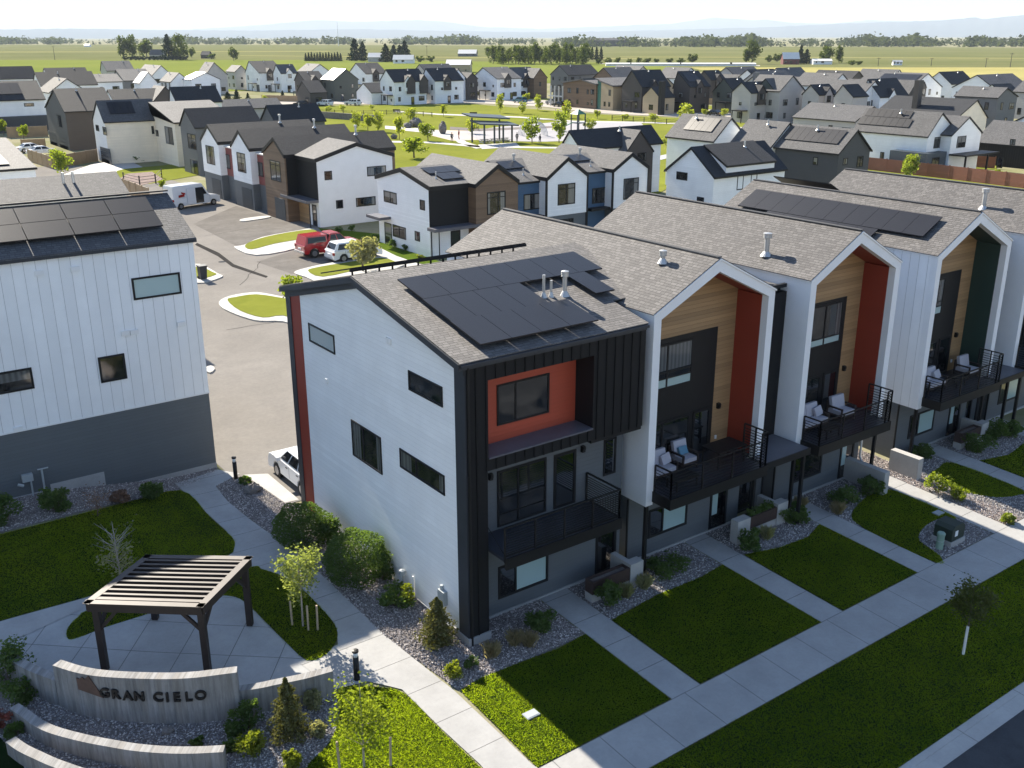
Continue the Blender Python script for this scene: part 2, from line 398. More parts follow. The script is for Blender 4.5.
ground_mat('road_far', (.34, .31, .27), (.46, .42, .37), .05, (.3, .27, .24), .4)
ground_mat('asphalt_mid', (.135, .125, .115), (.19, .178, .162), .3, (.11, .1, .09), 1.5, .004, 60)
ground_mat('bare_lot', (.30, .25, .20), (.44, .38, .31), .08, (.22, .19, .14), .6)
ground_mat('crack_seal', (.035, .033, .032), (.05, .048, .045), .5)
ground_mat('soil', (.15, .135, .125), (.24, .215, .2), 2.2, (.10, .09, .09), 9, .02)
ground_mat('gravel_red', (.20, .155, .14), (.31, .25, .225), 2.2, (.13, .1, .095), 9, .02)
ground_mat('turf', (.050, .085, .012), (.085, .125, .018), .35, (.11, .13, .025), 1.6, .03)
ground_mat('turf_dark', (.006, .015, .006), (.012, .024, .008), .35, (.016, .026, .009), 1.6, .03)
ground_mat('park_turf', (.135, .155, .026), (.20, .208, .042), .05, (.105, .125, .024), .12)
ground_mat('yard', (.16, .165, .075), (.30, .27, .20), .06, (.13, .16, .03), .25)
ground_mat('field_green', (.125, .158, .034), (.17, .19, .045), .012, (.15, .165, .045), .05)
ground_mat('field_olive', (.10, .112, .042), (.16, .162, .070), .006, (.14, .132, .07), .02)
ground_mat('field_straw', (.28, .25, .095), (.35, .31, .125), .01, (.20, .20, .07), .05)
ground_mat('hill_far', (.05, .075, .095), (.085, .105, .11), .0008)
def _grassblade():
    t = NT('grass_blade'); r = t.n('ShaderNodeNewGeometry').outputs['Random Per Island']
    f = t.math('ADD', t.math('MULTIPLY', r, .12), t.math('MULTIPLY', t.ramp(t.noise(.55, 6, .65), .3, .7), .88))
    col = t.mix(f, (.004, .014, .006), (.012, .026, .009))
    d = t.n('ShaderNodeBsdfPrincipled'); t.set(d.inputs['Base Color'], col); d.inputs['Roughness'].default_value = .6; d.inputs['Specular IOR Level'].default_value = .12
    tl = t.n('ShaderNodeBsdfTranslucent'); t.set(tl.inputs[0], t.mix(f, (.36, .53, .012), (.68, .80, .026)))
    mx = t.n('ShaderNodeMixShader'); mx.inputs[0].default_value = .68
    t.t.links.new(d.outputs[0], mx.inputs[1]); t.t.links.new(tl.outputs[0], mx.inputs[2]); t.t.links.new(mx.outputs[0], t.out.inputs[0]); MATS['grass_blade'] = t.m
_grassblade()
def _stone(name, a, b, c):
    t = NT(name); r = t.n('ShaderNodeNewGeometry').outputs['Random Per Island']
    w = t.n('ShaderNodeTexWhiteNoise', noise_dimensions='1D'); t.set(w.inputs['W'], r)
    col = t.mix(t.math('GREATER_THAN', w.outputs[0], .82), t.mix(r, a, b), c); t.prin(col, .75); MATS[name] = t.m
_stone('stone_grey', (.12, .115, .12), (.33, .31, .31), (.52, .49, .46)); _stone('stone_rose', (.14, .125, .12), (.34, .30, .285), (.55, .50, .47))
def _glass(name, c, rough=.04, spec=.5, wav=.004):
    t = NT(name); t.prin(c, rough, t.bump(t.noise(.9, 2), wav*10, .12), IOR=2.4); MATS[name] = t.m
_glass('glass_blind', (.30, .36, .36), .12); _glass('glass_frost', (.34, .47, .47), .25); _glass('glass_dark', (.004, .005, .007)); plain('car_glass', (.006, .007, .009), .08, .1)
def _pane(name, share, cur, ior):
    """window pane with what hangs behind it: a dark room, curtains at the sides, sometimes a blind from the top"""
    t = NT(name); tc = t.n('ShaderNodeTexCoord'); g = t.n('ShaderNodeSeparateXYZ'); t.t.links.new(tc.outputs['Generated'], g.inputs[0]); oi = t.n('ShaderNodeObjectInfo'); R = oi.outputs['Random']
    u = t.math('ADD', g.outputs[0], g.outputs[1]); v = g.outputs[2]; w1 = t.n('ShaderNodeTexWhiteNoise', noise_dimensions='1D'); t.set(w1.inputs['W'], t.math('MULTIPLY', R, 37.)); w2 = t.n('ShaderNodeTexWhiteNoise', noise_dimensions='1D'); t.set(w2.inputs['W'], t.math('MULTIPLY', R, 91.)); r1, r2 = w1.outputs[0], w2.outputs[0]
    fold = t.math('MULTIPLY_ADD', t.math('SINE', t.math('MULTIPLY', u, 70.)), .25, .75)
    left = t.math('LESS_THAN', u, t.math('MULTIPLY_ADD', r1, .5, -.12)); right = t.math('GREATER_THAN', u, t.math('MULTIPLY_ADD', r2, -.5, 1.12)); top = t.math('GREATER_THAN', v, t.math('MULTIPLY_ADD', r2, .9, .35))
    hang = t.math('MULTIPLY', t.math('MAXIMUM', left, right), t.math('GREATER_THAN', R, 1-share)); hang = t.math('MAXIMUM', hang, t.math('MULTIPLY', top, t.math('GREATER_THAN', r1, .45)))
    room = t.mix(t.ramp(t.noise(2.2, 3), .45, .62), (.008, .010, .012), (.040, .037, .034))
    t.prin(t.mix(t.math('MULTIPLY', hang, fold), room, cur), .05, t.bump(t.noise(.9, 2), .04, .12), IOR=ior); MATS[name] = t.m
_pane('glass', .6, (.15, .155, .15), 2.1); _pane('glass_house', .75, (.24, .24, .23), 1.6)
def _solar():
    t = NT('solar_cell'); x = t.xyz(); 
    g = t.math('MAXIMUM', t.math('LESS_THAN', t.math('FRACT', t.math('MULTIPLY', x[0], 6.3)), .05), t.math('LESS_THAN', t.math('FRACT', t.math('MULTIPLY', x[1], 6.3)), .05))
    col = t.mix(t.math('MULTIPLY', g, .5), (.010, .010, .013), (.022, .022, .026)); col = t.mix(t.math('MULTIPLY', t.noise(1.5, 4), .5), col, (.016, .016, .019))
    t.prin(col, .38, t.bump(t.noise(300, 2), .002, .4), IOR=1.33); MATS['solar_cell'] = t.m
_solar()
plain('steel', (.62, .63, .64), .35, .06, Metallic=.9); plain('galvanised', (.48, .48, .47), .45, .1, Metallic=.6)
plain('white_paint', (.78, .78, .77), .5, .03); plain('bronze_rail', (.010, .0095, .0095), .5, .2, Specular_IOR_Level=.3)
plain('dark_wood', (.028, .019, .016), .55, .3, 3); plain('bleached_wood', (.062, .049, .043), .6, .2, 4)
plain('planter_wood', (.045, .026, .022), .55, .3, 3)
plain('deck', (.026, .030, .042), .35, .2); plain('cushion', (.40, .39, .42), .9, .05, bump=.003); plain('cushion_stripe', (.10, .22, .30), .9, .1)
plain('letter_black', (.008, .008, .009), .4, .1); plain('rust_steel', (.10, .06, .045), .7, .25, 4)
plain('utility_green', (.022, .034, .024), .5, .15); plain('utility_pale', (.20, .30, .24), .55, .1); plain('utility_grey', (.32, .35, .36), .5, .1)
plain('bark', (.12, .09, .065), .9, .3, 6); plain('bark_pale', (.36, .31, .25), .9, .25, 6); plain('stake', (.42, .33, .22), .8, .2, 5); plain('trunk_wrap', (.72, .70, .66), .7, .05)
plain('boulder', (.17, .155, .145), .9, .35, 2.5, bump=.03, bs=9); plain('rubber', (.012, .012, .012), .8, .2); plain('rim', (.35, .35, .36), .35, .1, Metallic=.8)
plain('car_white', (.74, .75, .76), .22, .02, Coat_Weight=.6); plain('car_red', (.36, .012, .016), .22, .05, Coat_Weight=.7); plain('car_blue', (.03, .07, .20), .22, .05, Coat_Weight=.6); plain('car_teal', (.03, .14, .17), .25, .05, Coat_Weight=.6)
plain('car_silver', (.42, .43, .44), .25, .04, Metallic=.5); plain('car_black', (.012, .013, .016), .2, .1, Coat_Weight=.6); plain('tail_red', (.30, .01, .01), .25, .05); plain('lamp_glass', (.7, .72, .72), .15, .03)
plain('bin_plastic', (.02, .024, .03), .5, .15); plain('brick_tan', (.30, .22, .15), .85, .2); plain('orange_wood', (.42, .20, .07), .6, .2)
plain('skin', (.45, .28, .2), .6, .05); plain('cloth_dark', (.02, .022, .028), .9, .2); plain('cloth_red', (.25, .05, .05), .9, .1); plain('play_green', (.04, .16, .09), .5, .1); plain('play_blue', (.045, .06, .07), .5, .1); plain('play_pale', (.5, .5, .48), .5, .1)
plain('playground_surface', (.27, .26, .27), .9, .1, .4); plain('plaza_paver', (.40, .32, .27), .9, .12, .4); plain('glass_green', (.06, .17, .14), .1, .2, .3)
leafmat('leaf_shrub', (.065, .115, .036), .5); leafmat('leaf_lime', (.13, .17, .022), .5); leafmat('leaf_tree', (.14, .195, .032), .5); leafmat('leaf_young', (.125, .175, .024), .55); leafmat('leaf_pale', (.16, .21, .085), .5)
leafmat('needle', (.026, .046, .026), .15); leafmat('needle_olive', (.095, .105, .042), .25); leafmat('leaf_blond', (.20, .185, .13), .35); leafmat('leaf_grey', (.20, .22, .14), .4); leafmat('twig_brown', (.16, .105, .085), .1); leafmat('leaf_plum', (.16, .045, .035), .3)
leafmat('far_leaf', (.055, .082, .026), .35, .5, 0); leafmat('far_conifer', (.016, .032, .020), .1, .5, 0); leafmat('wood_leaf', (.050, .070, .042), .25, .4, 0); leafmat('street_leaf', (.185, .235, .036), .5); leafmat('leaf_autumn', (.055, .075, .018), .4)
# ------------------------------------------------------------------ light, sky, air
SUN = Vector((-.012, 1.52, 1)).normalized()
sl = bpy.data.lights.new("sun", 'SUN'); sl.energy = 5.0; sl.angle = math.radians(.5); sl.color = (1, .915, .78)
so = bpy.data.objects.new("sun", sl); COL.objects.link(so); so.rotation_euler = (-SUN).to_track_quat('-Z', 'Y').to_euler(); so.location = (0, 60, 60)
w = bpy.data.worlds.new("World"); scene.world = w; w.use_nodes = True; wt = w.node_tree; wt.nodes.clear()
sky = wt.nodes.new('ShaderNodeTexSky'); sky.sky_type = 'NISHITA'; sky.sun_disc = False
sky.sun_elevation = math.asin(SUN.z); sky.sun_rotation = math.atan2(SUN.x, SUN.y); sky.altitude = 1400; sky.air_density = 1.; sky.dust_density = .6; sky.ozone_density = 1.2
bg = wt.nodes.new('ShaderNodeBackground'); bg.inputs[1].default_value = .15
wo = wt.nodes.new('ShaderNodeOutputWorld'); 
# brightest sky values compressed in the colour itself so the horizon does not clip: a / (1 + a/k)
va = wt.nodes.new('ShaderNodeVectorMath'); va.operation = 'MULTIPLY_ADD'; va.inputs[1].default_value = (.50, .512, .525); va.inputs[2].default_value = (1, 1, 1)
vd = wt.nodes.new('ShaderNodeVectorMath'); vd.operation = 'DIVIDE'; sx = wt.nodes.new('ShaderNodeSeparateXYZ'); wt.links.new(sky.outputs[0], sx.inputs[0]); cx_ = wt.nodes.new('ShaderNodeCombineXYZ')
for k in range(3): wt.links.new(sx.outputs[0], cx_.inputs[k])
wt.links.new(cx_.outputs[0], va.inputs[0]); wt.links.new(sky.outputs[0], vd.inputs[0]); wt.links.new(va.outputs[0], vd.inputs[1]); wt.links.new(vd.outputs[0], bg.inputs[0]); wt.links.new(bg.outputs[0], wo.inputs[0])
scene.view_settings.view_transform = 'Standard'; scene.view_settings.look = 'None'; scene.view_settings.exposure = 1.6; scene.view_settings.gamma = 1; scene.view_settings.use_curve_mapping = False
scene.render.engine = 'CYCLES'; cy = scene.cycles; cy.max_bounces = 6; cy.diffuse_bounces = 3; cy.glossy_bounces = 3; cy.transmission_bounces = 4; cy.transparent_max_bounces = 6; cy.volume_bounces = 0
cy.use_denoising = True; cy.sample_clamp_indirect = 6; cy.caustics_reflective = False; cy.caustics_refractive = False
# ------------------------------------------------------------------ ground
def axis(lo, hi, c0, c1, fine, far):
    a = list(np.arange(c0, c1+.01, fine)); s = fine; q = c1
    while q < far: s *= 1.35; q += s; a.append(q)
    s = fine; q = c0
    while q > -far: s *= 1.35; q -= s; a.insert(0, q)
    return np.array(a)
xs = axis(0, 0, -20, 45, .5, 25500); ys = axis(0, 0, -22, 26, .5, 25500)
VX, VY = np.meshgrid(xs, ys); VZ = np.where((abs(VX) < 200) & (abs(VY) < 200), gzv(VX, VY), .05) - .012
nx, ny = len(xs), len(ys); ii, jj = np.meshgrid(np.arange(nx-1), np.arange(ny-1)); q0 = (jj*nx+ii).ravel()
g = npobj('ground', np.stack([VX.ravel(), VY.ravel(), VZ.ravel()], 1), np.stack([q0, q0+1, q0+nx+1, q0+nx], 1), 'yard'); g['kind'] = 'structure'
# ------------------------------------------------------------------ building pieces
def fmap(face, plane):
    return {'-Y': lambda a, o, z: (a, plane-o, z), '+Y': lambda a, o, z: (a, plane+o, z), '-X': lambda a, o, z: (plane-o, a, z), '+X': lambda a, o, z: (plane+o, a, z)}[face]
def fbox(m, face, plane, a0, a1, o0, o1, z0, z1):
    p, q = fmap(face, plane)(a0, o0, z0), fmap(face, plane)(a1, o1, z1); return m.box(p[0], q[0], p[1], q[1], p[2], q[2])
def win(parent, face, plane, a0, a1, z0, z1, mull=(), trans=(), fw=.06, pane='glass', frame='black_trim', name='window', low=None, proud=.035, label=None):
    a0, a1 = sorted((a0, a1)); z0, z1 = sorted((z0, z1)); m = MB()
    fbox(m, face, plane, a0, a0+fw, -.02, proud, z0, z1); fbox(m, face, plane, a1-fw, a1, -.02, proud, z0, z1)
    fbox(m, face, plane, a0+fw, a1-fw, -.02, proud, z0, z0+fw); fbox(m, face, plane, a0+fw, a1-fw, -.02, proud, z1-fw, z1)
    for t in mull: c = a0+(a1-a0)*t; fbox(m, face, plane, c-fw*.45, c+fw*.45, -.02, proud-.004, z0+fw, z1-fw)
    for t in trans: c = z0+(z1-z0)*t; fbox(m, face, plane, a0+fw, a1-fw, -.02, proud-.008, c-fw*.35, c+fw*.35)
    w = m.build(name, frame, parent, label=label)
    fbox(MB(), face, plane, a0+fw, a1-fw, -.01, .008, z0+fw, z1-fw).build('pane', pane, w)
    if low: fbox(MB(), face, plane, *low[0], -.01, .013, *low[1]).build('pane', low[2], w)
    return w
def winpx(parent, face, plane, r, **k):
    f = (lambda px, py: PY(px, py, plane)) if face == '-Y' else (lambda px, py: PX(px, py, plane))
    yc, xc = (r[1]+r[3])/2, (r[0]+r[2])/2; a, b = f(r[0], yc), f(r[2], yc); i = 0 if face == '-Y' else 1
    return win(parent, face, plane, a[i], b[i], f(xc, r[3]).z, f(xc, r[1]).z, **k)
def gable_wall(m, ax, x0, x1, y0, y1, z0, ze, zr, rid, zf=None):
    """solid with a gable; ax='x': ridge along x at y=rid, eave ze at y0 and zf at y1"""
    zf = ze if zf is None else zf
    if ax == 'x': m.ext([(x0, y0, z0), (x0, y0, ze), (x0, rid, zr), (x0, y1, zf), (x0, y1, z0)], (x1-x0, 0, 0))
    else: m.ext([(x0, y0, z0), (x1, y0, z0), (x1, y0, zf), (rid, y0, zr), (x0, y0, ze)], (0, y1-y0, 0))
    return m
def roof_slabs(m, ax, x0, x1, y0, y1, ze, zr, rid, zf=None, ov=.25, ovg=.2, lift=0., th=.14):
    zf = ze if zf is None else zf
    lo, hi = (y0, y1) if ax == 'x' else (x0, x1)
    s0, s1 = (zr-ze)/(rid-lo), (zr-zf)/(hi-rid)
    a = [(lo-ov, ze-s0*ov+lift), (rid, zr+lift), (hi+ov, zf-s1*ov+lift)]
    g0, g1 = ((x0, x1) if ax == 'x' else (y0, y1)); g0 -= ovg; g1 += ovg
    P = (lambda a, z, g: (g, a, z)) if ax == 'x' else (lambda a, z, g: (a, g, z))
    pts = [P(p, z+th, g0) for p, z in a] + [P(p, z, g0) for p, z in reversed(a)]
    d = P(0, 0, g1-g0); m.ext(pts, d); return m
def volume(parent, ax, x0, x1, y0, y1, z0, ze, zr, rid=None, zf=None, wall='white_lap', roof='shingle_taupe', fascia='black_trim', ov=.22, ovg=.16, wname='wall', fth=.17):
    rid = ((y0+y1)/2 if ax == 'x' else (x0+x1)/2) if rid is None else rid
    w = gable_wall(MB(), ax, x0, x1, y0, y1, z0, ze, zr, rid, zf).build(wname, wall, parent)
    f = roof_slabs(MB(), ax, x0, x1, y0, y1, ze, zr, rid, zf, ov, ovg, .182-fth, fth).build('fascia', fascia, parent)
    r = roof_slabs(MB(), ax, x0, x1, y0, y1, ze, zr, rid, zf, ov+.03, ovg-.03, .185, .035).build('roof', roof, parent)
    return w, r
def vent_pipe(parent, x, y, z, h=.75, r=.09, cap=True, name='vent_pipe'):
    m = MB().tube((x, y, z-.1), (x, y, z+h), r, n=12).lathe((x, y, z-.02), [(r*2.4, 0), (r*1.2, .16), (r*1.0, .18)], 12)
    if cap: m.lathe((x, y, z+h-.12), [(r*1.05, 0), (r*1.7, .02), (r*1.7, .12), (r*1.75, .2), (r*.4, .23)], 12)
    return m.build(name, 'galvanised', parent, smooth=False)
def railing(parent, pts, z, h=1.05, bars=8, post=1.3, mat='bronze_rail', name='railing'):
    m = MB()
    for (a, b) in zip(pts[:-1], pts[1:]):
        a3, b3 = Vector((*a, z)), Vector((*b, z)); L = (b3-a3).length; n = max(1, round(L/post))
        for i in range(n+1): p = a3+(b3-a3)*(i/n); m.box(p.x-.025, p.x+.025, p.y-.025, p.y+.025, z-.12, z+h)
        up_ = Vector((0, 0, 1)); m.bar(a3+up_*(h+.015), b3+up_*(h+.015), .032, .02)
        for k in range(bars): q = up_*(.08+(h-.12)*k/bars); m.bar(a3+q, b3+q, .011)
    return m.build(name, mat, parent)
def lamp(parent, face, plane, a, z): return fbox(fbox(MB(), face, plane, a-.06, a+.06, .0, .12, z-.1, z+.12), face, plane, a-.05, a+.05, .12, .15, z-.02, z+.1).build('wall_lamp', 'black_trim', parent)
def solar(parent, ax, u0, du, n, v0, v1, zfun, lift=.14, gap=.015, axes=None):
    """n modules side by side; ax='x': modules step along x, v runs along y; zfun gives the roof height"""
    for i in range(n):
        a, b = u0+du*i+gap/2, u0+du*(i+1)-gap/2
        P = (lambda u, v: (u, v, zfun(u, v)+lift)) if ax == 'x' else (lambda u, v: (v, u, zfun(v, u)+lift))
        p = MB().ext([P(a, v0), P(b, v0), P(b, v1), P(a, v1)], (0, 0, .045)).build('solar_panel', 'solar_cell', parent)
# ------------------------------------------------------------------ end unit of the near row
u1 = thing('townhouse', 'end townhouse with black panelled upper storey, rust red recess and rooftop solar array', 'townhouse', (3.5, 0, 0), 'townhouses of the near row')
XE, DY, EV, RG, RY, EB = 7.08, 12.6, 9.2, 10.55, 6.37, 9.0
white = MB().ext([(0, .55, .0), (0, .55, EV+.06), (0, RY, RG-.06), (0, DY-1.5, EB+.33), (0, DY-1.5, 0)], (.3, 0, 0)).build('white_wall', 'white_lap', u1)
MB().box(.02, XE, .9, DY-.3, 0, 5.82).build('grey_wall', 'grey_lap', u1)
MB().ext([(.28, .95, 5.82), (.28, .95, EV), (.28, RY, RG-.1), (.28, DY-.4, EB), (.28, DY-.4, 5.82)], (XE-.28, 0, 0)).build('core_wall', 'grey_lap', u1)
bb = MB(); R0, R1, RB, RT = .8, 4.88, 6.22, 8.72
bb.box(.03, R0, 0, .95, 5.83, EV+.05).box(R1, XE, 0, .95, 5.83, EV+.12).box(R0, R1, 0, .95, RT, EV+.06).box(R0, R1, 0, .95, 5.83, RB)
for k in range(1, 20):
    x = .36*k
    for a, b in (((5.84, EV+.02),) if x < R0 or x > R1 else ((5.84, RB-.01), (RT+.01, EV+.02))): bb.box(x-.018, x+.018, -.035, -.001, a, b)
bb.build('black_cladding', 'black_board', u1)
cl = MB().box(.03, .76, 0, .95, .27, 5.83).box(.35, .386, -.035, -.001, .27, 5.83).box(.03, .06, -.035, -.001, .27, 5.83); cl.build('corner_column', 'black_board', u1)
MB().box(-.05, .80, -.06, .9, -.4, .265).build('column_footing', 'foundation', u1)
MB().box(R0, R1-.02, .87, .96, RB+.04, RT).build('recess_wall', 'rust_lap', u1)
MB().box(R0, R1-.001, -.05, .87, RB, RB+.05).build('recess_sill', 'cladding_cap', u1)
MB().box(-.02, .028, .0, .548, .27, EV).build('corner_trim', 'navy_trim', u1)
MB().ext([(-.06, .0, EV+.1), (-.06, RY, RG+.08), (-.06, DY-.3, EB+.1), (-.06, DY-.3, EB-.17), (-.06, RY, RG-.21), (-.06, .0, EV-.17)], (.055, 0, 0)).build('rake_board', 'navy_trim', u1)
win(u1, '-Y', .87, 1.72, 3.76, 6.8, 8.14, mull=(.35,), pane='glass')
bk = MB().box(-.02, .3, DY-1.5+.001, DY-.7, 0, EB+.2); bk.build('rust_wall', 'rust_dark', u1)
MB().box(-.05, .32, DY-.7, DY-.3, -.2, EB+.1).build('rear_trim', 'navy_trim', u1)
MB().box(-.02, .28, .56, DY-.4, -.4, .14).build('foundation', 'foundation', u1)
MB().box(.78, XE, .84, .9, -.3, .12).build('foundation', 'foundation', u1)
roof_slabs(MB(), 'x', -.08, XE-.2, 0, DY-.3, EV+.02, RG, RY, EB+.075, .06, .18, .0, .2).build('fascia', 'navy_trim', u1)
m = roof_slabs(MB(), 'x', -.1, XE-.11, 0, DY-.3, EV+.02, RG, RY, EB+.075, .09, .12, .205, .035)
zr1 = EV+.02+(RG-EV-.02)*1.7/RY+.205; m.ext([(XE+.011, y, z) for y, z in ((1.7, zr1), (RY, RG+.205), (DY, EB+.21), (DY, EB+.245), (RY, RG+.24), (1.7, zr1+.035))], (2.2, 0, 0))
m.build('roof', 'shingle_taupe', u1)
MB().box(-.2, XE-.02, -.17, -.06, EV+.1, EV+.19).build('gutter', 'navy_trim', u1)
MB().tube((.08, -.05, 0), (.08, -.05, EV+.1), .04, n=8).build('downspout', 'black_trim', u1)
win(u1, '-X', 0, 10.46, 8.37, 7.53, 8.24, pane='glass_blind'); win(u1, '-X', 0, 3.21, 1.22, 7.69, 8.34); win(u1, '-X', 0, 7.4, 5.25, 4.0, 5.38, mull=(.6,)); win(u1, '-X', 0, 3.97, 1.23, 4.76, 5.44, mull=(.62,))
for y, z in ((4.46, 9.0), (4.3, 9.0), (9.2, 6.3)): MB().box(-.05, .0, y-.07, y+.07, z-.1, z+.1).build('wall_vent', 'white_paint', u1)
m = MB().box(-.16, 0, 1.25, 1.6, .85, 1.35).tube((-.08, 1.42, .0), (-.08, 1.42, .85), .03).tube((-.06, 1.5, 1.3), (-.06, 1.5, 1.5), .06); m.build('electric_meter', 'utility_grey', u1)
m = MB().tube((-.08, 4.0, .1), (-.08, 4.0, .9), .025).tube((-.08, 4.0, .9), (-.25, 4.0, .95), .03).lathe((-.16, 3.9, .8), [(.02, 0), (.11, .02), (.11, .16), (.02, .2)], 10); m.build('gas_meter', 'utility_grey', u1)
MB().tube((-.05, 3.35, 0), (-.05, 3.35, .95), .03).build('vent_riser', 'white_paint', u1)
# balcony storey and ground floor
win(u1, '-Y', .9, 1.73, 3.7, 3.28, 5.24, mull=(.42,), trans=(.22,), fw=.07, pane='glass', name='sliding_door')
d = win(u1, '-Y', .9, 4.02, 4.96, 3.25, 5.22, fw=.1, name='balcony_door', pane='glass_dark')
win(u1, '-Y', .9, 6.19, 6.75, 3.88, 5.23, pane='glass_dark'); lamp(u1, '-Y', .9, 1.45, 5.15); lamp(u1, '-Y', .9, 5.22, 5.15)
win(u1, '-Y', .9, 1.75, 3.82, .62, 1.82, mull=(.34,), fw=.08, pane='glass_dark', low=((2.5, 3.72), (.72, 1.74), 'glass_frost'))
win(u1, '-Y', .9, 5.95, 6.9, .1, 2.15, fw=.1, name='entry_door', pane='glass_dark')
bal = MB().box(.8, 5.46, -.85, .9, 3.08, 3.2).build('balcony_deck', 'deck', u1)
MB().box(.8, 5.5, -.9, -.85, 2.84, 3.22).box(5.46, 5.5, -.85, .9, 2.84, 3.22).box(.8, 5.46, -.85, -.8, 2.84, 3.08).build('balcony_fascia', 'bronze_rail', u1)
railing(u1, [(.8, -.82), (5.43, -.82), (5.43, .85)], 3.2, 1.02, 11, 1.16)
m = MB(); m.box(.8, 5.4, -.805, -.795, 3.24, 3.3); m.build('toe_board', 'bronze_rail', u1)
MB().bar((1.0, -.86, 2.9), (.85, .8, 4.3), .010).build('brace_rod', 'bronze_rail', u1)
MB().box(4.88, XE, .05, .9, 5.70, 5.83).build('soffit', 'black_trim', u1)
z1 = lambda x, y: EV+.02+(RG-EV-.02)*(y/RY)+.24
solar(u1, 'x', .85, 1.062, 7, 3.62, 5.22, z1, .16); solar(u1, 'x', .82, .945, 4, 1.98, 3.6, z1, .16); solar(u1, 'x', .78, 1.135, 4, .34, 1.96, z1, .17); solar(u1, 'x', 6.6, .85, 1, 2.0, 3.6, z1, .16)
solar(u1, 'x', .2, 1.062, 7, 7.3, 9.6, lambda x, y: RG+.17-.25*(y-7.3), .06)
MB().box(.2, 7.64, 7.26, 7.32, RG+.14, RG+.23).build('panel_rail', 'black_trim', u1)
for i in range(14): MB().box(.3+i*.52, .35+i*.52, 7.33, 7.38, RG-.2, RG+.18).build('rack_post', 'black_trim', u1)
vent_pipe(u1, 4.98, 2.75, z1(0, 2.75), .75, .05, False); vent_pipe(u1, 5.25, 2.7, z1(0, 2.7), .55, .045, False); vent_pipe(u1, 5.75, 2.6, z1(0, 2.6), .75, .075)
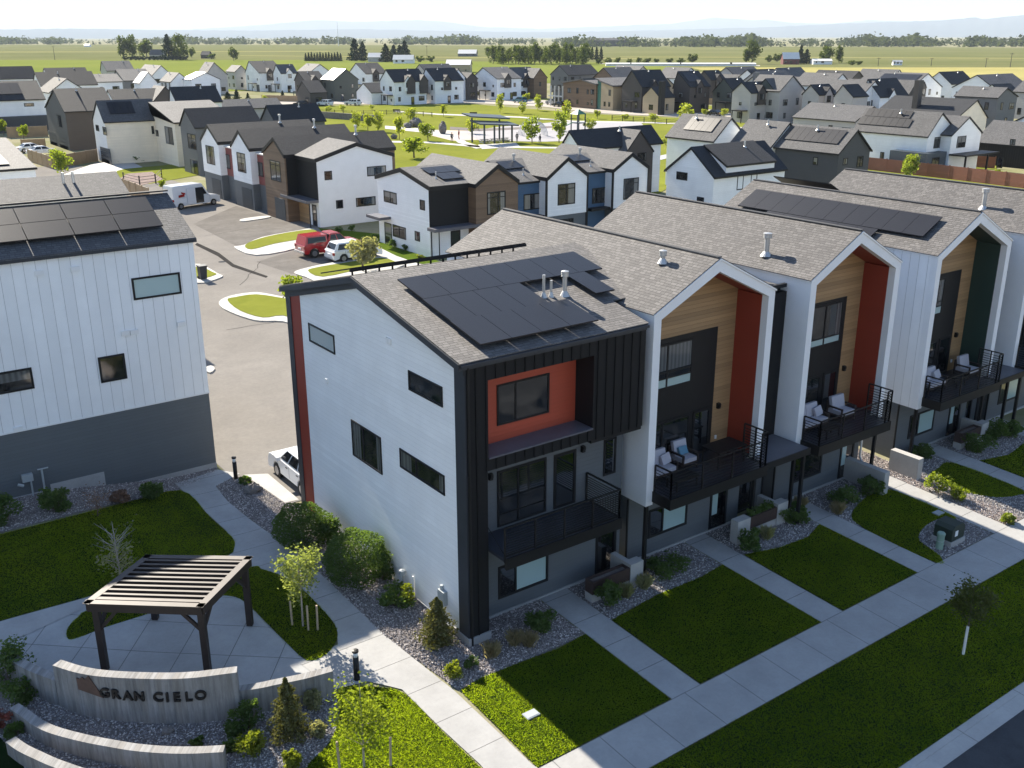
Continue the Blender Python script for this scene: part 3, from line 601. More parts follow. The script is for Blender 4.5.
# ------------------------------------------------------------------ gabled units
def gabled(x0, x1, label, inner, right, side='white_panel', front='white_panel', apex=11.02, ev=9.5, gap=None, seed=0, upper='wood', grp='townhouses of the near row', depth=12.6):
    xa = (x0+x1)/2; t = thing('townhouse', label, 'townhouse', (xa, 0, 0), grp); fw = .33; RD = 1.46; s = (apex-ev)/(xa-x0)
    # white frame standing out in front of the loggia
    o = [(x0, 2.7), (x0, ev), (xa, apex), (x1, ev), (x1, 2.7)]; i = [(x1-fw, 2.7), (x1-fw, ev-.17), (xa, apex-.4), (x0+fw, ev-.17), (x0+fw, 2.7)]
    m = MB()
    for a, b, c, d in ((o[0], o[1], i[3], i[4]), (o[1], o[2], i[2], i[3]), (o[2], o[3], i[1], i[2]), (o[3], o[4], i[0], i[1])):
        m.ext([(p[0], 0, p[1]) for p in (a, d, c, b)], (0, .3, 0))
    m.build('gable_frame', front, t)
    MB().box(x0, x0+.2, .3, RD+.6, 2.7, ev-.02).build('side_wall', side, t)
    MB().box(x1-.2, x1, .3, RD+.6, 2.7, ev-.02).build('side_wall', side if gap is None else 'white_panel', t)
    MB().box(x1-fw, x1-.2, .3, RD, 3.2, ev-.2).ext([(xa, .3, apex-.42), (xa, .3, apex-.2), (x1-.2, .3, ev-.1), (x1-.2, .3, ev-.22)], (0, RD-.3, 0)).build('lining', right, t)
    MB().box(x0+.2, x0+fw, .3, RD, 3.2, ev-.2).ext([(xa-.001, .3, apex-.42), (x0+.2, .3, ev-.22), (x0+.2, .3, ev-.1), (xa-.001, .3, apex-.2)], (0, RD-.3, 0)).build('lining', right, t)
    # body
    gable_wall(MB(), 'y', x0+.02, x1-.02, RD+.08, depth, 2.7, ev-.02, apex-.03, xa, ev-.02).build('upper_wall', side, t)
    MB().ext([(x0+.2, RD, 3.1), (x1-.2, RD, 3.1), (x1-.2, RD, ev-.1), (xa, RD, apex-.22), (x0+.2, RD, ev-.1)], (0, .1, 0)).build('loggia_wall', 'wood_lap', t)
    MB().box(x0+.02, x1-.02, .9, depth, -.2, 2.7).build('grey_wall', 'grey_lap', t)
    MB().box(x0, x1, .84, .9, -.4, .12).build('foundation', 'foundation', t)
    bx = x1-1.3; MB().box(x0+fw, bx, RD-.04, RD, 3.2, 8.12).build('window_surround', 'black_trim', t)
    # roof
    roof_slabs(MB(), 'y', x0, x1, -.02, depth, ev, apex, xa, ev, .04, .02, .0, .06).build('eave_trim', 'white_paint', t)
    roof_slabs(MB(), 'y', x0, x1, .0, depth, ev, apex, xa, ev, .06, .01, .062, .035).build('roof', 'shingle_taupe', t)
    MB().bar((xa, .05, apex+.1), (xa, depth, apex+.1), .1, .02).build('ridge_cap', 'shingle_grey', t)
    # windows of the loggia
    if upper == 'wood':
        w1 = win(t, '-Y', RD-.04, x0+1.2, bx-1.25, 6.22, 7.93, mull=(.42,), trans=(.24, .37), fw=.08, low=((x0+1.28, bx-1.33), (6.3, 6.62), 'glass_frost'))
    else:
        w1 = win(t, '-Y', RD-.04, x0+.9, bx-.22, 6.22, 8.0, mull=(.66,), trans=(.2,), fw=.08, low=((x0+.98, bx-.3), (6.3, 6.58), 'glass_frost'))
    win(t, '-Y', RD-.04, x0+1.1, bx-1.22, 3.35, 4.98, mull=(.4,), fw=.08, name='sliding_door'); win(t, '-Y', RD-.04, bx-1.05, bx-.12, 3.22, 5.02, fw=.1, name='balcony_door', pane='glass_dark')
    lamp(t, '-Y', RD, bx+.3, 4.95); MB().box(bx+.25, bx+.33, RD-.05, RD, 3.6, 3.74).build('socket_cover', 'white_paint', t)
    # balcony
    b0, b1 = x0+fw-.0, x1-.72
    MB().box(x0+fw, x1-fw, .31, RD, 3.08, 3.2).box(b0, b1, -.85, .29, 3.08, 3.2).build('balcony_deck', 'deck', t)
    MB().box(b0, b1, -.9, -.85, 2.82, 3.22).box(b0-.04, b0, -.9, .0, 2.82, 3.22).box(b1, b1+.04, -.9, .0, 2.82, 3.22).build('balcony_fascia', 'bronze_rail', t)
    railing(t, [(b0+.03, -.03), (b0+.03, -.82), (b1-.3, -.82)], 3.2, 1.0, 8, 1.45)
    railing(t, [(b1-.3, -.82), (b1-.02, -.82), (b1-.02, .28)], 3.2, 1.32, 11, .7, name='end_railing')
    # ground floor
    gw = win(t, '-Y', .9, x0+1.05, x0+3.05, .75, 1.9, mull=(.36,), fw=.09, pane='glass_dark', low=((x0+1.83, x0+2.95), (.85, 1.8), 'glass_frost' if seed != 2 else 'glass'))
    win(t, '-Y', .9, x0+4.3, x0+5.25, .05, 2.15, fw=.1, name='entry_door', pane='glass_dark', low=((x0+4.42, x0+4.72), (.7, 1.95), 'glass_frost'))
    lamp(t, '-Y', .9, x0+4.05, 1.9)
    MB().box(x0+.08, x0+.2, .05, .17, -.2, 2.7).build('support_post', 'black_trim', t)
    MB().box(x1-.2, x1-.08, .05, .17, -.2, 2.7).build('support_post', 'black_trim', t)
    MB().tube((x0-.05, .84, 0), (x0-.05, .84, 2.7), .045).build('downspout', 'black_trim', t)
    if gap:
        MB().box(x1-.018, gap, 1.05, depth, 3.0, 9.05).build('link_wall', 'black_board', t)
        MB().box(x1-.66, gap-.05, -.75, -.01, 3.06, 3.22).box(x1+.005, gap-.05, -.01, 1.3, 3.06, 3.22).build('canopy', 'cladding_cap', t); MB().box(x1-.66, gap-.05, -.8, -.75, 2.98, 3.24).build('canopy_fascia', 'black_trim', t)
        MB().box(x1-.02, gap-.05, 1.3, 1.5, -.2, 3.06).build('entry_wall', 'grey_lap', t); win(t, '-Y', 1.3, x1+.3, x1+1.2, .05, 2.15, fw=.1, name='entry_door', pane='glass_dark')
        MB().ext([(x1+.07, 1.2, ev+.0), (gap-.01, 1.2, ev-.42), (gap-.01, 1.2, ev-.34), (x1+.07, 1.2, ev+.08)], (0, depth-1.2, 0)).build('link_roof', 'shingle_grey', t)
        MB().box(x1+.07, gap-.02, 1.06, 1.2, ev-.36, ev-.22).build('gutter', 'black_trim', t); MB().tube((gap-.15, 1.3, .1), (gap-.15, 1.3, ev-.4), .05).build('downspout', 'black_trim', t)
        MB().box(gap-.3, gap-.18, -.7, -.58, -.2, 2.98).build('support_post', 'black_trim', t)
    return t
u2 = gabled(7.42, 13.38, 'townhouse beside the black end unit, white gable frame with rust red lining and link roof', 0, 'rust_dark', gap=15.36, seed=1, apex=11.06, ev=9.58)
u3 = gabled(15.4, 21.02, 'townhouse at the footpath gap, white gable frame with rust red lining and wide upper window', 0, 'rust_dark', seed=2, upper='wide', apex=11.12, ev=9.6)
u4 = gabled(23.65, 29.45, 'townhouse past the footpath gap with dark green lining and solar panels on its roof', 0, 'green_panel', side='white_board', gap=31.3, seed=3, grp='townhouses of the near row beyond the gap')
u5 = gabled(31.32, 37.1, 'townhouse at the far right end, white frame cut by the picture edge beside green unit', 0, 'green_panel', seed=4, gap=None, grp='townhouses of the near row beyond the gap')
#u6 = gabled(39.02, 44.8, 'townhouse beyond the others whose grey roof alone shows over its neighbour', 0, 'rust_dark', seed=4, grp='townhouses of the near row beyond the gap')
vent_pipe(u3, 16.07, 2.77, 10.05, .8, .1); vent_pipe(u2, 9.55, 1.9, 10.75, .35, .08); vent_pipe(u5, 32.6, 3.3, 10.2, .9, .1)
s4 = lambda x, y: 9.5+(11.02-9.5)/2.9*(x-23.65)+.1
solar(u4, 'y', 1.22, 1.04, 10, 24.3, 25.62, s4, .13); solar(u4, 'y', 3.4, 1.04, 6, 23.72, 24.27, s4, .13)
s5 = lambda x, y: 9.5+(11.02-9.5)/2.9*(x-31.32)+.1
solar(u4, 'x', 27.2, 1.05, 2, 8.3, 11.9, lambda x, y: 11.02-.52*(x-26.55)+.5, .1)
# ------------------------------------------------------------------ the white house with the slate base on the left
lb = thing('townhouse', 'white board sided house with slate grey base and solar panels behind the lawn', 'townhouse', (-9, 18.09, 0), 'townhouses across the footpath')
LX0, LX1, LY = -24., -1.46, 18.09
MB().box(LX0, LX1, LY, 30, 3.62, 10.4).build('white_wall', 'white_board', lb); MB().box(LX0, LX1-.01, LY+.02, 30, .3, 3.6).build('slate_wall', 'grey_lap', lb)
MB().box(LX0, LX1+.02, LY-.02, 30, 3.58, 3.65).build('belt_trim', 'white_paint', lb)
m = MB().box(LX0, LX1, LY-.0, 30, -.3, .3); m.box(LX0, -8.3, LY-.01, LY+.02, .3, .9).box(-8.3, -6.2, LY-.01, LY+.02, .3, 1.1); m.build('foundation', 'foundation', lb)
LR = [(LY-.14, 10.22), (21.08, 11.68), (30.3, 9.4)]
MB().ext([(LX0, y, z) for y, z in LR]+[(LX0, y, z+.14) for y, z in reversed(LR)], (LX1+.12-LX0, 0, 0)).build('fascia', 'navy_trim', lb)
MB().ext([(LX0, LR[0][0]-.03, LR[0][1]+.13)]+[(LX0, y, z+.145) for y, z in LR[1:]]+[(LX0, y, z+.19) for y, z in reversed(LR)], (LX1+.1-LX0, 0, 0)).build('roof', 'shingle_grey', lb)
MB().bar((LX0, 21.08, 11.97), (LX1+.1, 21.08, 11.97), .12, .03).build('ridge_cap', 'shingle_dark', lb)
zl = lambda x, y: 10.22+(y-LY+.14)*(1.46/3.13)+.2
solar(lb, 'x', -17.9, 1.72, 9, 18.62, 19.6, zl, .16, .03); solar(lb, 'x', -17.9, 1.72, 9, 19.63, 20.6, zl, .16, .03)
for r, k in (((132, 275, 181, 297), dict(pane='glass_frost')), ((99, 355, 126, 381), {}), ((-40, 373, 34, 395), {})): winpx(lb, '-Y', LY, r, fw=.08, **k)
for px, py in ((39, 273), (75, 269), (125, 333), (134, 332), (181, 324), (18, 429)):
    q = PY(px, py, LY); MB().box(q.x-.16, q.x+.16, LY-.08, LY, q.z-.1, q.z+.1).build('wall_vent', 'white_paint', lb)
m = MB(); q = Vector((-9.0, 17.95, .8)); m.box(q.x-.3, q.x+.1, q.y-.05, LY, 1.5, 1.8).tube((q.x, q.y, .6), (q.x, q.y, 1.5), .035).tube((q.x+.45, q.y, .6), (q.x+.45, q.y, 1.9), .04).tube((q.x+.3, q.y, 1.9), (q.x+.7, q.y, 1.9), .03).tube((q.x-.3, q.y-.1, 1.4), (q.x-.5, q.y-.1, 1.5), .06); m.build('utility_meter', 'utility_grey', lb)
MB().box(LX1, LX1+.12, 19.3, 19.5, 1.6, 1.95).build('wall_lamp', 'black_trim', lb)
# roofs of the two houses behind it
lb2 = thing('townhouse', 'grey shingle roof with two vent pipes over the ridge of the white house', 'townhouse', (-6, 38, 0), 'townhouses across the footpath')
a, b = G(114, 173, 9.6), G(118, 186, 9.0)
volume(lb2, 'x', -24, a.x, a.y-2.3, a.y+9, 0, 8.5, 9.5, a.y, 6.5, 'white_lap', 'shingle_grey')
for px in (73, 85): q = G(px, 186, 9.4); vent_pipe(lb2, q.x, a.y-.9, 9.1, .9, .09, False)
lb3 = thing('townhouse', 'grey shingle roof with a few solar panels at the left edge, white gutter wall', 'townhouse', (-6, 60, 0), 'townhouses across the footpath')
q = G(37.5, 169, 7.2); r = G(22, 139, 8.8)
volume(lb3, 'x', -28, q.x-.2, q.y, r.y+7, 0, 7.2, 8.8, r.y, 6.5, 'white_lap', 'shingle_grey')
zz = lambda x, y: 7.2+(y-q.y)*(1.6/(r.y-q.y))+.2
solar(lb3, 'x', q.x-7.6, 1.4, 4, q.y+1., q.y+.35*(r.y-q.y)+1, zz, .12); solar(lb3, 'x', q.x-7.6, 1.4, 4, q.y+.36*(r.y-q.y)+1, q.y+.7*(r.y-q.y)+1, zz, .12)
# ------------------------------------------------------------------ foreground paving, lawns and beds
sheet('sidewalk', rect(-30, 60, -7.22, -5.55), 'sidewalk', .035)
sheet('street', rect(-60, 70, -24, -11.75), 'asphalt_new', .0)
sheet('gutter', rect(-60, 70, -11.76, -11.3), 'kerb_concrete', .012)
tag(MB().box(-60, 70, -11.3, -11.08, -.75, gz(0, -11.1)+.02).build('kerb', 'kerb_concrete'), kind='structure')
WALKS = [(3.44, 4.62, .88), (10.35, 11.47, .88), (15.85, 16.97, 0.3), (25.68, 26.82, .88), (31.3, 32.5, .88)]
for a, b, e in WALKS: sheet('walkway', rect(a, b, -5.545, e), 'walk_y', .03)
sheet('walkway', rect(20.96, 22.0, -5.545, 16), 'walk_y', .03)
WR = gp((216, 487), (227, 501), (280, 541), (330, 583), (385, 636), (454.6, 691.6), (532, 765)); WL = gp((480, 765), (440, 728), (402, 690), (390, 687), (368, 682), (334, 690), (300, 664), (338, 645), (337, 634), (332, 622), (300, 588), (275, 574), (249, 568), (90, 606), (0, 648), (-60, 660), (-60, 640), (0, 622), (86, 598), (229, 556), (234, 549), (234, 541), (225, 530), (175, 484), (217, 470), (240, 474))
sheet('path', WR+[(-1.5, -5.55), (-2.75, -5.55)]+WL, 'walk_y', .026, step=1.)
PAT = gp((0, 640), (90, 604), (215, 590), (236, 590), (260, 610), (310, 662), (336, 668), (332, 690), (240, 700), (60, 690), (0, 655))
sheet('patio', PAT, 'patio_slab', .018)
LA = smooth_poly(gp((-60, 645), (0, 622), (86, 598), (160, 577), (225, 557), (234, 549), (232, 538), (210, 518), (180, 491), (120, 505), (60, 520), (0, 535), (-60, 550)), 4)
LBp = smooth_poly(gp((249, 568), (262, 570), (280, 576), (300, 588), (322, 610), (335, 626), (337, 640), (326, 655), (307, 661), (285, 642), (262, 619), (250, 607), (236, 598), (215, 597), (180, 606), (138, 618), (100, 630), (72, 641), (67, 631), (78, 618), (94, 609), (170, 589)), 4)
LC = smooth_poly(gp((337, 693), (352, 687), (380, 688), (400, 692), (415, 704), (440, 730), (480, 768), (520, 810), (440, 850), (330, 830), (300, 790), (309, 765), (327, 747), (338, 726), (340, 708)), 4)
LD = gp((0, 738), (18, 757), (28, 775), (-60, 830), (-80, 760))
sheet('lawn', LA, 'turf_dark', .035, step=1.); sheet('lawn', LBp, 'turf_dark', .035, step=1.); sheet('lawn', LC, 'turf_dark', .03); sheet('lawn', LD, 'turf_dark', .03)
L1 = [(-1.5, -5.5), (3.4, -5.5), (3.4, -1.62), (2.2, -1.72), (.8, -1.62), (-.6, -1.55), (-1.45, -1.7)]
L2 = [(4.66, -5.5), (10.31, -5.5), (10.31, -1.15), (9.0, -1.3), (7, -1.25), (4.66, -1.5)]
L3 = [(11.51, -5.5), (15.81, -5.5), (15.81, -1.2), (14.6, -1.6), (13, -1.5), (11.51, -1.1)]
L4 = smooth_poly([(17.02, -5.5), (17.6, -5.3), (18.0, -4.2), (19.0, -3.7), (20.2, -3.6), (20.92, -3.9), (20.92, -1.2), (20.2, -.7), (19.2, -.85), (17.6, -1.4), (17.02, -2.4)], 4)
L5 = smooth_poly([(23.3, -2.6), (23.5, -1.2), (24.5, -.9), (25.64, -1.0), (25.64, -4.1), (24.9, -4.3), (23.9, -3.8)], 4)
L6 = [(26.86, -5.5), (31.2, -5.5), (31.2, -1.5), (28.6, -1.9), (26.86, -1.5)]
LS = rect(-30, 60, -11.07, -7.25)
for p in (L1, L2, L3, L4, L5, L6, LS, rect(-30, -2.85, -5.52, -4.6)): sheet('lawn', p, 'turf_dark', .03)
# planted beds: bare soil below, stones scattered over it
W1 = gp((216, 487), (224, 481), (244, 476), (285, 504)); bedW = [(-2.0, 5.77), (-1.98, 2.0), (-1.58, -.9), (-1.5, -1.62), (3.42, -1.62), (3.42, .85), (.8, .85), (.8, -.04), (-.03, -.04), (-.03, 12.4), W1[3], W1[2], W1[1], W1[0]]+WR[1:4]
sheet('planting_bed', bedW, 'soil', .0, step=1.)
FB = [rect(4.64, 10.33, -1.5, .84), rect(11.49, 15.83, -1.6, .84), rect(16.99, 20.94, -5.5, .84), rect(23.2, 25.66, -5.5, .84), rect(26.84, 31.28, -2, .84)]
for p in FB: sheet('planting_bed', p, 'soil', .0)
sheet('planting_bed', rect(22.02, 23.3, -5.5, 14), 'gravel_red', .004)
SB = gp((-40, 640), (0, 660), (55, 700), (240, 715), (334, 690), (340, 708), (338, 726), (327, 747), (309, 765), (290, 800), (100, 830), (-60, 790)); sheet('planting_bed', SB, 'soil', .0)
LBB = gp((-50, 548), (0, 533), (60, 518), (120, 503), (182, 489), (217, 471))+[(-1.46, 18.1), (-15, 18.1), (-15, 14)]; sheet('bare_lot', rect(-60, 80, -90, -24.2), 'bare_lot', .01)
sheet('planting_bed', LBB, 'soil', .012, step=1.)
stones(bedW, 650, 'stone_rose', [L1]); stones(SB, 650, 'stone_grey', [LC, LD]); stones(LBB, 420, 'stone_rose', [LA])
for p, hl in zip(FB, ([L2], [L3], [L4], [L5], [L6])): stones(p, 480, 'stone_grey', hl)
stones(rect(22.02, 23.3, -5.5, 8), 650, 'stone_rose', [L5])
for p, dn in ((LA, 2200), (LBp, 2800), (LC, 4200), (L1, 3600), (L2, 2800), (L3, 2400), (L4, 2400), (L5, 1800), (L6, 1300), (rect(-4, 26, -11.07, -7.25), 2000)): grass(p, dn, 'grass_blade', [SB] if p is LC else ())
# ------------------------------------------------------------------ curved concrete walls
def offset(pts, d):
    out = []
    for i, p in enumerate(pts):
        a, b = Vector(pts[max(0, i-1)]), Vector(pts[min(len(pts)-1, i+1)]); t = (b-a).normalized(); out.append((p[0]-t.y*d, p[1]+t.x*d))
    return out
def spline(pts, n=5):
    out = []; P = [Vector(p) for p in pts]
    for i in range(len(P)-1):
        p0, p1, p2, p3 = P[max(0, i-1)], P[i], P[i+1], P[min(len(P)-1, i+2)]
        for k in range(n):
            t = k/n; q = .5*((2*p1)+(p2-p0)*t+(2*p0-5*p1+4*p2-p3)*t*t+(3*p1-p0-3*p2+p3)*t**3); out.append((q.x, q.y))
    return out+[tuple(P[-1])]
def arcwall(name, label, pix, h, th=.28, cat='wall', group=None):
    c = spline([tuple(GG(px, py, h)[:2]) for px, py in pix]); b = offset(c, th); m = MB(); n = len(c)
    top = h+sum(gz(*p) for p in c)/n; vs = []
    for (p, q) in zip(c, b): vs += [(p[0], p[1], -.5), (p[0], p[1], top), (q[0], q[1], top), (q[0], q[1], -.5)]
    fs = [(0, 1, 2, 3), (4*n-1, 4*n-2, 4*n-3, 4*n-4)]
    for i in range(n-1):
        o = 4*i; fs += [(o, o+4, o+5, o+1), (o+1, o+5, o+6, o+2), (o+2, o+6, o+7, o+3)]
    m.add(vs, fs); ob = m.build(name, 'board_concrete'); tag(ob, label, cat, group); return ob, c, top
sg, sc_, st = arcwall('sign_wall', 'tall curved board formed concrete wall carrying the dark lettering', ((52, 663), (72, 670), (93, 674.7), (117, 677.3), (145, 679), (171, 679.7), (196, 678.7), (220, 676), (237, 674)), 1.48, .3, 'sign')
arcwall('retaining_wall', 'low curved concrete wall joining the lettered wall on its patio left side', ((-25, 628), (0.8, 650), (10, 660), (25, 670), (41.7, 677.6), (55, 683)), .8)
arcwall('retaining_wall', 'low curved concrete wall running from the lettered wall towards the path bollard', ((238, 691), (260, 688), (277, 684.5), (305, 679), (333, 671.5)), .85)
arcwall('retaining_wall', 'long low curved concrete wall in the gravel below the lettered wall', ((8.3, 705), (20, 713.5), (33, 723.5), (50, 732), (80, 741), (107, 747), (133.6, 752), (164.5, 755.2), (195, 756), (223.4, 755)), .55)
arcwall('retaining_wall', 'lowest curved concrete wall at the bottom left corner beside bright grass', ((5, 740), (16.7, 749), (33, 757.7), (55, 768), (90, 780), (140, 788)), .5)
def proj(q):
    d = Vector(q)-CAM; z = d.dot(fwd); return 512+FPX*d.dot(rgt)/z, 384-FPX*d.dot(up)/z
sgo = sg
def on_wall(px, py):     # point of the sign wall's face seen at a pixel column
    best = None
    for a, b in zip(sc_[:-1], sc_[1:]):
        for k in range(20):
            t = k/20; x, y = a[0]+(b[0]-a[0])*t, a[1]+(b[1]-a[1])*t
            for z in (.9,):
                e = abs(proj((x, y, z))[0]-px)
                if best is None or e < best[0]: best = (e, x, y, (Vector(b)-Vector(a)).normalized())
    e, x, y, t = best; z = PY(px, py, y).z; z2 = PX(px, py, x).z
    return Vector((x, y, (z+z2)/2)), Vector((t.x, t.y, 0)), Vector((t.y, -t.x, 0))
def glyph(ch, size):
    cu = bpy.data.curves.new('glyph', 'FONT'); cu.body = ch; cu.size = size; cu.extrude = .03; cu.offset = size*.028; cu.align_x = 'CENTER'; cu.align_y = 'CENTER'; cu.resolution_u = 4
    o = bpy.data.objects.new('glyph', cu); COL.objects.link(o); dg = bpy.context.evaluated_depsgraph_get(); me = bpy.data.meshes.new_from_object(o.evaluated_get(dg)); bpy.data.objects.remove(o); return me
for ch, px, py in (('G', 106, 693), ('R', 117, 694.4), ('A', 128.5, 695.6), ('N', 140.3, 696.4), ('C', 159, 697), ('I', 168, 697.2), ('E', 177.5, 697), ('L', 189, 696.4), ('O', 201, 695)):
    p, t, nrm = on_wall(px, py); me = glyph(ch, .40); me.materials.clear(); me.materials.append(MATS['letter_black']); o = bpy.data.objects.new('letter', me); COL.objects.link(o)
    M4 = Matrix(((t.x, 0, nrm.x, 0), (t.y, 0, nrm.y, 0), (0, 1, 0, 0), (0, 0, 0, 1)))
    zt = st-.02 if False else p.z; me.transform(Matrix.Translation(Vector((p.x, p.y, zt))+nrm*.035-Vector(sg['_o']))@M4); o.parent = sg
p, t, nrm = on_wall(91, 687); E = Vector((0, 0, 1))
em = [(-.36, -.17), (.42, -.32), (.02, .34), (-.1, .2), (-.2, .26), (-.28, .18), (-.37, .2)]
MB().ext([p+nrm*.005+t*a+E*b for a, b in em], nrm*.03).build('emblem', 'rust_steel', sg)
# ------------------------------------------------------------------ pergola
pf = [(-9.71, 5.18), (-7.24, 3.30), (-5.24, 4.95), (-7.66, 6.91)]; PH = 2.42; pg = thing('pergola', 'dark brown slatted pergola on four posts over the concrete patio', 'pergola', (-7.46, 5.08, gz(-7.46, 5.08)))
for i, (x, y) in enumerate(pf):
    u = (Vector(pf[1])-Vector(pf[0])).normalized(); u = Vector((u.x, u.y, 0)); v = Vector((-u.y, u.x, 0))
    MB().obox((x, y, (gz(x, y)+PH-.1)/2), u, v, (0, 0, 1), .095, .095, (PH-.1-gz(x, y))/2+.02).build('post', 'dark_wood', pg)
tc = [(-9.91, 5.30), (-7.26, 3.12), (-5.02, 5.02), (-7.63, 7.06)]
for a, b in ((0, 1), (1, 2), (2, 3), (3, 0)):
    A, B = Vector((*tc[a], PH-.02)), Vector((*tc[b], PH-.02)); MB().bar(A, B, .06, .13).build('beam', 'dark_wood', pg)
    e = (B-A).normalized(); w_ = Vector((-e.y, e.x, 0)); MB().obox((A+B)/2+Vector((0, 0, .145))+w_*.03, e, w_, (0, 0, 1), (B-A).length/2+.08, .11, .012).build('top_board', 'bleached_wood', pg)
for k in range(1, 11):
    f = k/11; A = Vector((*tc[0], 0)).lerp(Vector((*tc[3], 0)), f); B = Vector((*tc[1], 0)).lerp(Vector((*tc[2], 0)), f); A.z = B.z = PH+.04
    MB().bar(A, B, .026, .075).build('slat', 'dark_wood', pg); A.z = B.z = PH+.125; MB().bar(A, B, .045 if k > 1 else .07, .008).build('slat_cap', 'bleached_wood', pg)
for i in range(4):
    x, y = pf[i]
    for j in ((i+1) % 4, (i-1) % 4):
        d = (Vector(pf[j])-Vector(pf[i])).normalized(); MB().bar((x+d.x*.05, y+d.y*.05, PH-.78), (x+d.x*.62, y+d.y*.62, PH-.14), .045, .05).build('brace', 'dark_wood', pg)
# ------------------------------------------------------------------ bollards, utility boxes, walls with planters
def bollard(px, py, label):
    q = GG(px, py); t = thing('bollard_light', label, 'bollard', (q.x, q.y, gz(q.x, q.y)), 'path lights'); z = gz(q.x, q.y)
    MB().tube((q.x, q.y, z-.1), (q.x, q.y, z+.82), .09, n=14).build('post', 'bronze_rail', t, True); MB().tube((q.x, q.y, z+.82), (q.x, q.y, z+.98), .075, n=14).build('lamp_glass', 'lamp_glass', t, True); MB().lathe((q.x, q.y, z+.98), [(.1, 0), (.1, .06), (.04, .08)], 14).build('cap', 'bronze_rail', t)
bollard(357, 680, 'dark cylindrical path light at the right end of the low wall'); bollard(236, 479, 'dark cylindrical path light at the alley corner by the slate wall')
tb = thing('transformer', 'dark green utility transformer on a concrete pad by the sidewalk', 'transformer', (18.98, -4.75, gz(18, -4.7)))
MB().box(18.5, 19.45, -5.2, -4.35, -.4, .02).build('pad', 'plain_concrete', tb); m = MB().ext([(18.55, -5.15, .02), (19.4, -5.15, .02), (19.4, -5.15, .5), (19.26, -5.15, .64), (18.69, -5.15, .64), (18.55, -5.15, .5)], (0, .75, 0)); m.build('cabinet', 'utility_green', tb); MB().box(18.75, 18.93, -5.165, -5.15, .2, .42).build('warning_plate', 'white_paint', tb)
pd = thing('utility_pedestal', 'pale green telecom pedestal beside the dark transformer', 'pedestal', (18.12, -4.95, gz(17.5, -4.9)))
MB().lathe((18.12, -4.95, -.3), [(.14, 0), (.14, .68), (.155, .69), (.155, .76), (.12, .8)], 14).build('cabinet', 'utility_pale', pd); MB().lathe((18.12, -4.95, .15), [(.146, 0), (.146, .02)], 14).build('seam', 'utility_grey', pd)
for (px, py), lb_ in (((531, 716), 'pale irrigation box lid in the sunlit corner of the first lawn'), ((938, 514), 'pale irrigation box lid in the lawn next to the transformer')):
    q = GG(px, py); tag(MB().box(q.x-.22, q.x+.22, q.y-.15, q.y+.15, gz(q.x, q.y)-.05, gz(q.x, q.y)+.075).box(q.x-.19, q.x+.19, q.y-.12, q.y+.12, gz(q.x, q.y)+.075, gz(q.x, q.y)+.085).build('valve_box', 'utility_grey'), lb_, 'valve box')
def planter(x0, x1, yf, label, blk=None, plant=False):
    t = thing('planter', label, 'planter', ((x0+x1)/2, yf+.3, gz(0, yf)), 'planters at the front doors')
    MB().box(x0, x1, yf, yf+.36, -.4, .32).build('concrete_base', 'plain_concrete', t); m = MB().box(x0+.0, x1-.1, yf-.03, yf+.04, .32, .8).box(x0, x1-.1, yf+.29, yf+.36, .32, .8).box(x0, x0+.07, yf+.04, yf+.29, .32, .8).box(x1-.17, x1-.1, yf+.04, yf+.29, .32, .8); m.build('planter_box', 'planter_wood', t)
    MB().box(x0+.07, x1-.17, yf+.04, yf+.29, .32, .72).build('soil', 'soil', t); MB().box(x1-.1, x1+.5, yf-.06, yf+.3, -.4, .92).build('end_block', 'plain_concrete', t); MB().box(x1-.1, x1+.12, yf+.3, yf+1.0, -.4, .92).build('end_block', 'plain_concrete', t)
    if plant:
        rd = random.Random(5); MB().leaves([(rd.uniform(x0+.1, x1-.2), yf+rd.uniform(.05, .3), .78+abs(rd.gauss(0, .12))) for _ in range(500)], .1, rd).build('plants', 'leaf_shrub', t)
planter(4.75, 6.55, -.35, 'dark wooden planter on a concrete base at the end townhouse door'); planter(12.75, 14.4, -.25, 'dark planter with green plants between the two rust lined townhouses', plant=True); planter(27.2, 28.9, -.3, 'dark planter with sparse dry plants at the green lined townhouse', plant=False)
for x0, x1, y0, y1, h, lb_ in ((11.85, 12.55, -.45, -.1, .95, 'square concrete block wall at the second front door'), (20.1, 20.42, -1.1, 1.1, 1.0, 'concrete wing wall left of the footpath gap'), (22.6, 22.95, -1.05, .35, .95, 'sunlit concrete wing wall right of the footpath gap')):
    tag(MB().box(x0, x1, y0, y1, -.5, h).build('concrete_wall', 'plain_concrete'), lb_, 'wall')
m = MB().tube((20.95, .75, .9), (20.95, .75, 3.2), .045).tube((20.95, .75, .9), (20.6, .2, .55), .045); tag(m.build('downspout', 'white_paint', u3, True))
bx_, by_, bz_ = 21.0, 1.75, .1
mb_ = thing('bicycle', 'pale bicycle standing behind the concrete wing wall under the balcony', 'bicycle', (bx_, by_, bz_))
for x in (bx_-.5, bx_+.5):
    m = MB()
    for k in range(16): a, b = 2*PI*k/16, 2*PI*(k+1)/16; m.tube((x+.33*math.cos(a), by_, bz_+.35+.33*math.sin(a)), (x+.33*math.cos(b), by_, bz_+.35+.33*math.sin(b)), .025, n=5)
    m.build('wheel', 'white_paint', mb_)
q_ = lambda a, z: (bx_+a, by_, bz_+z)
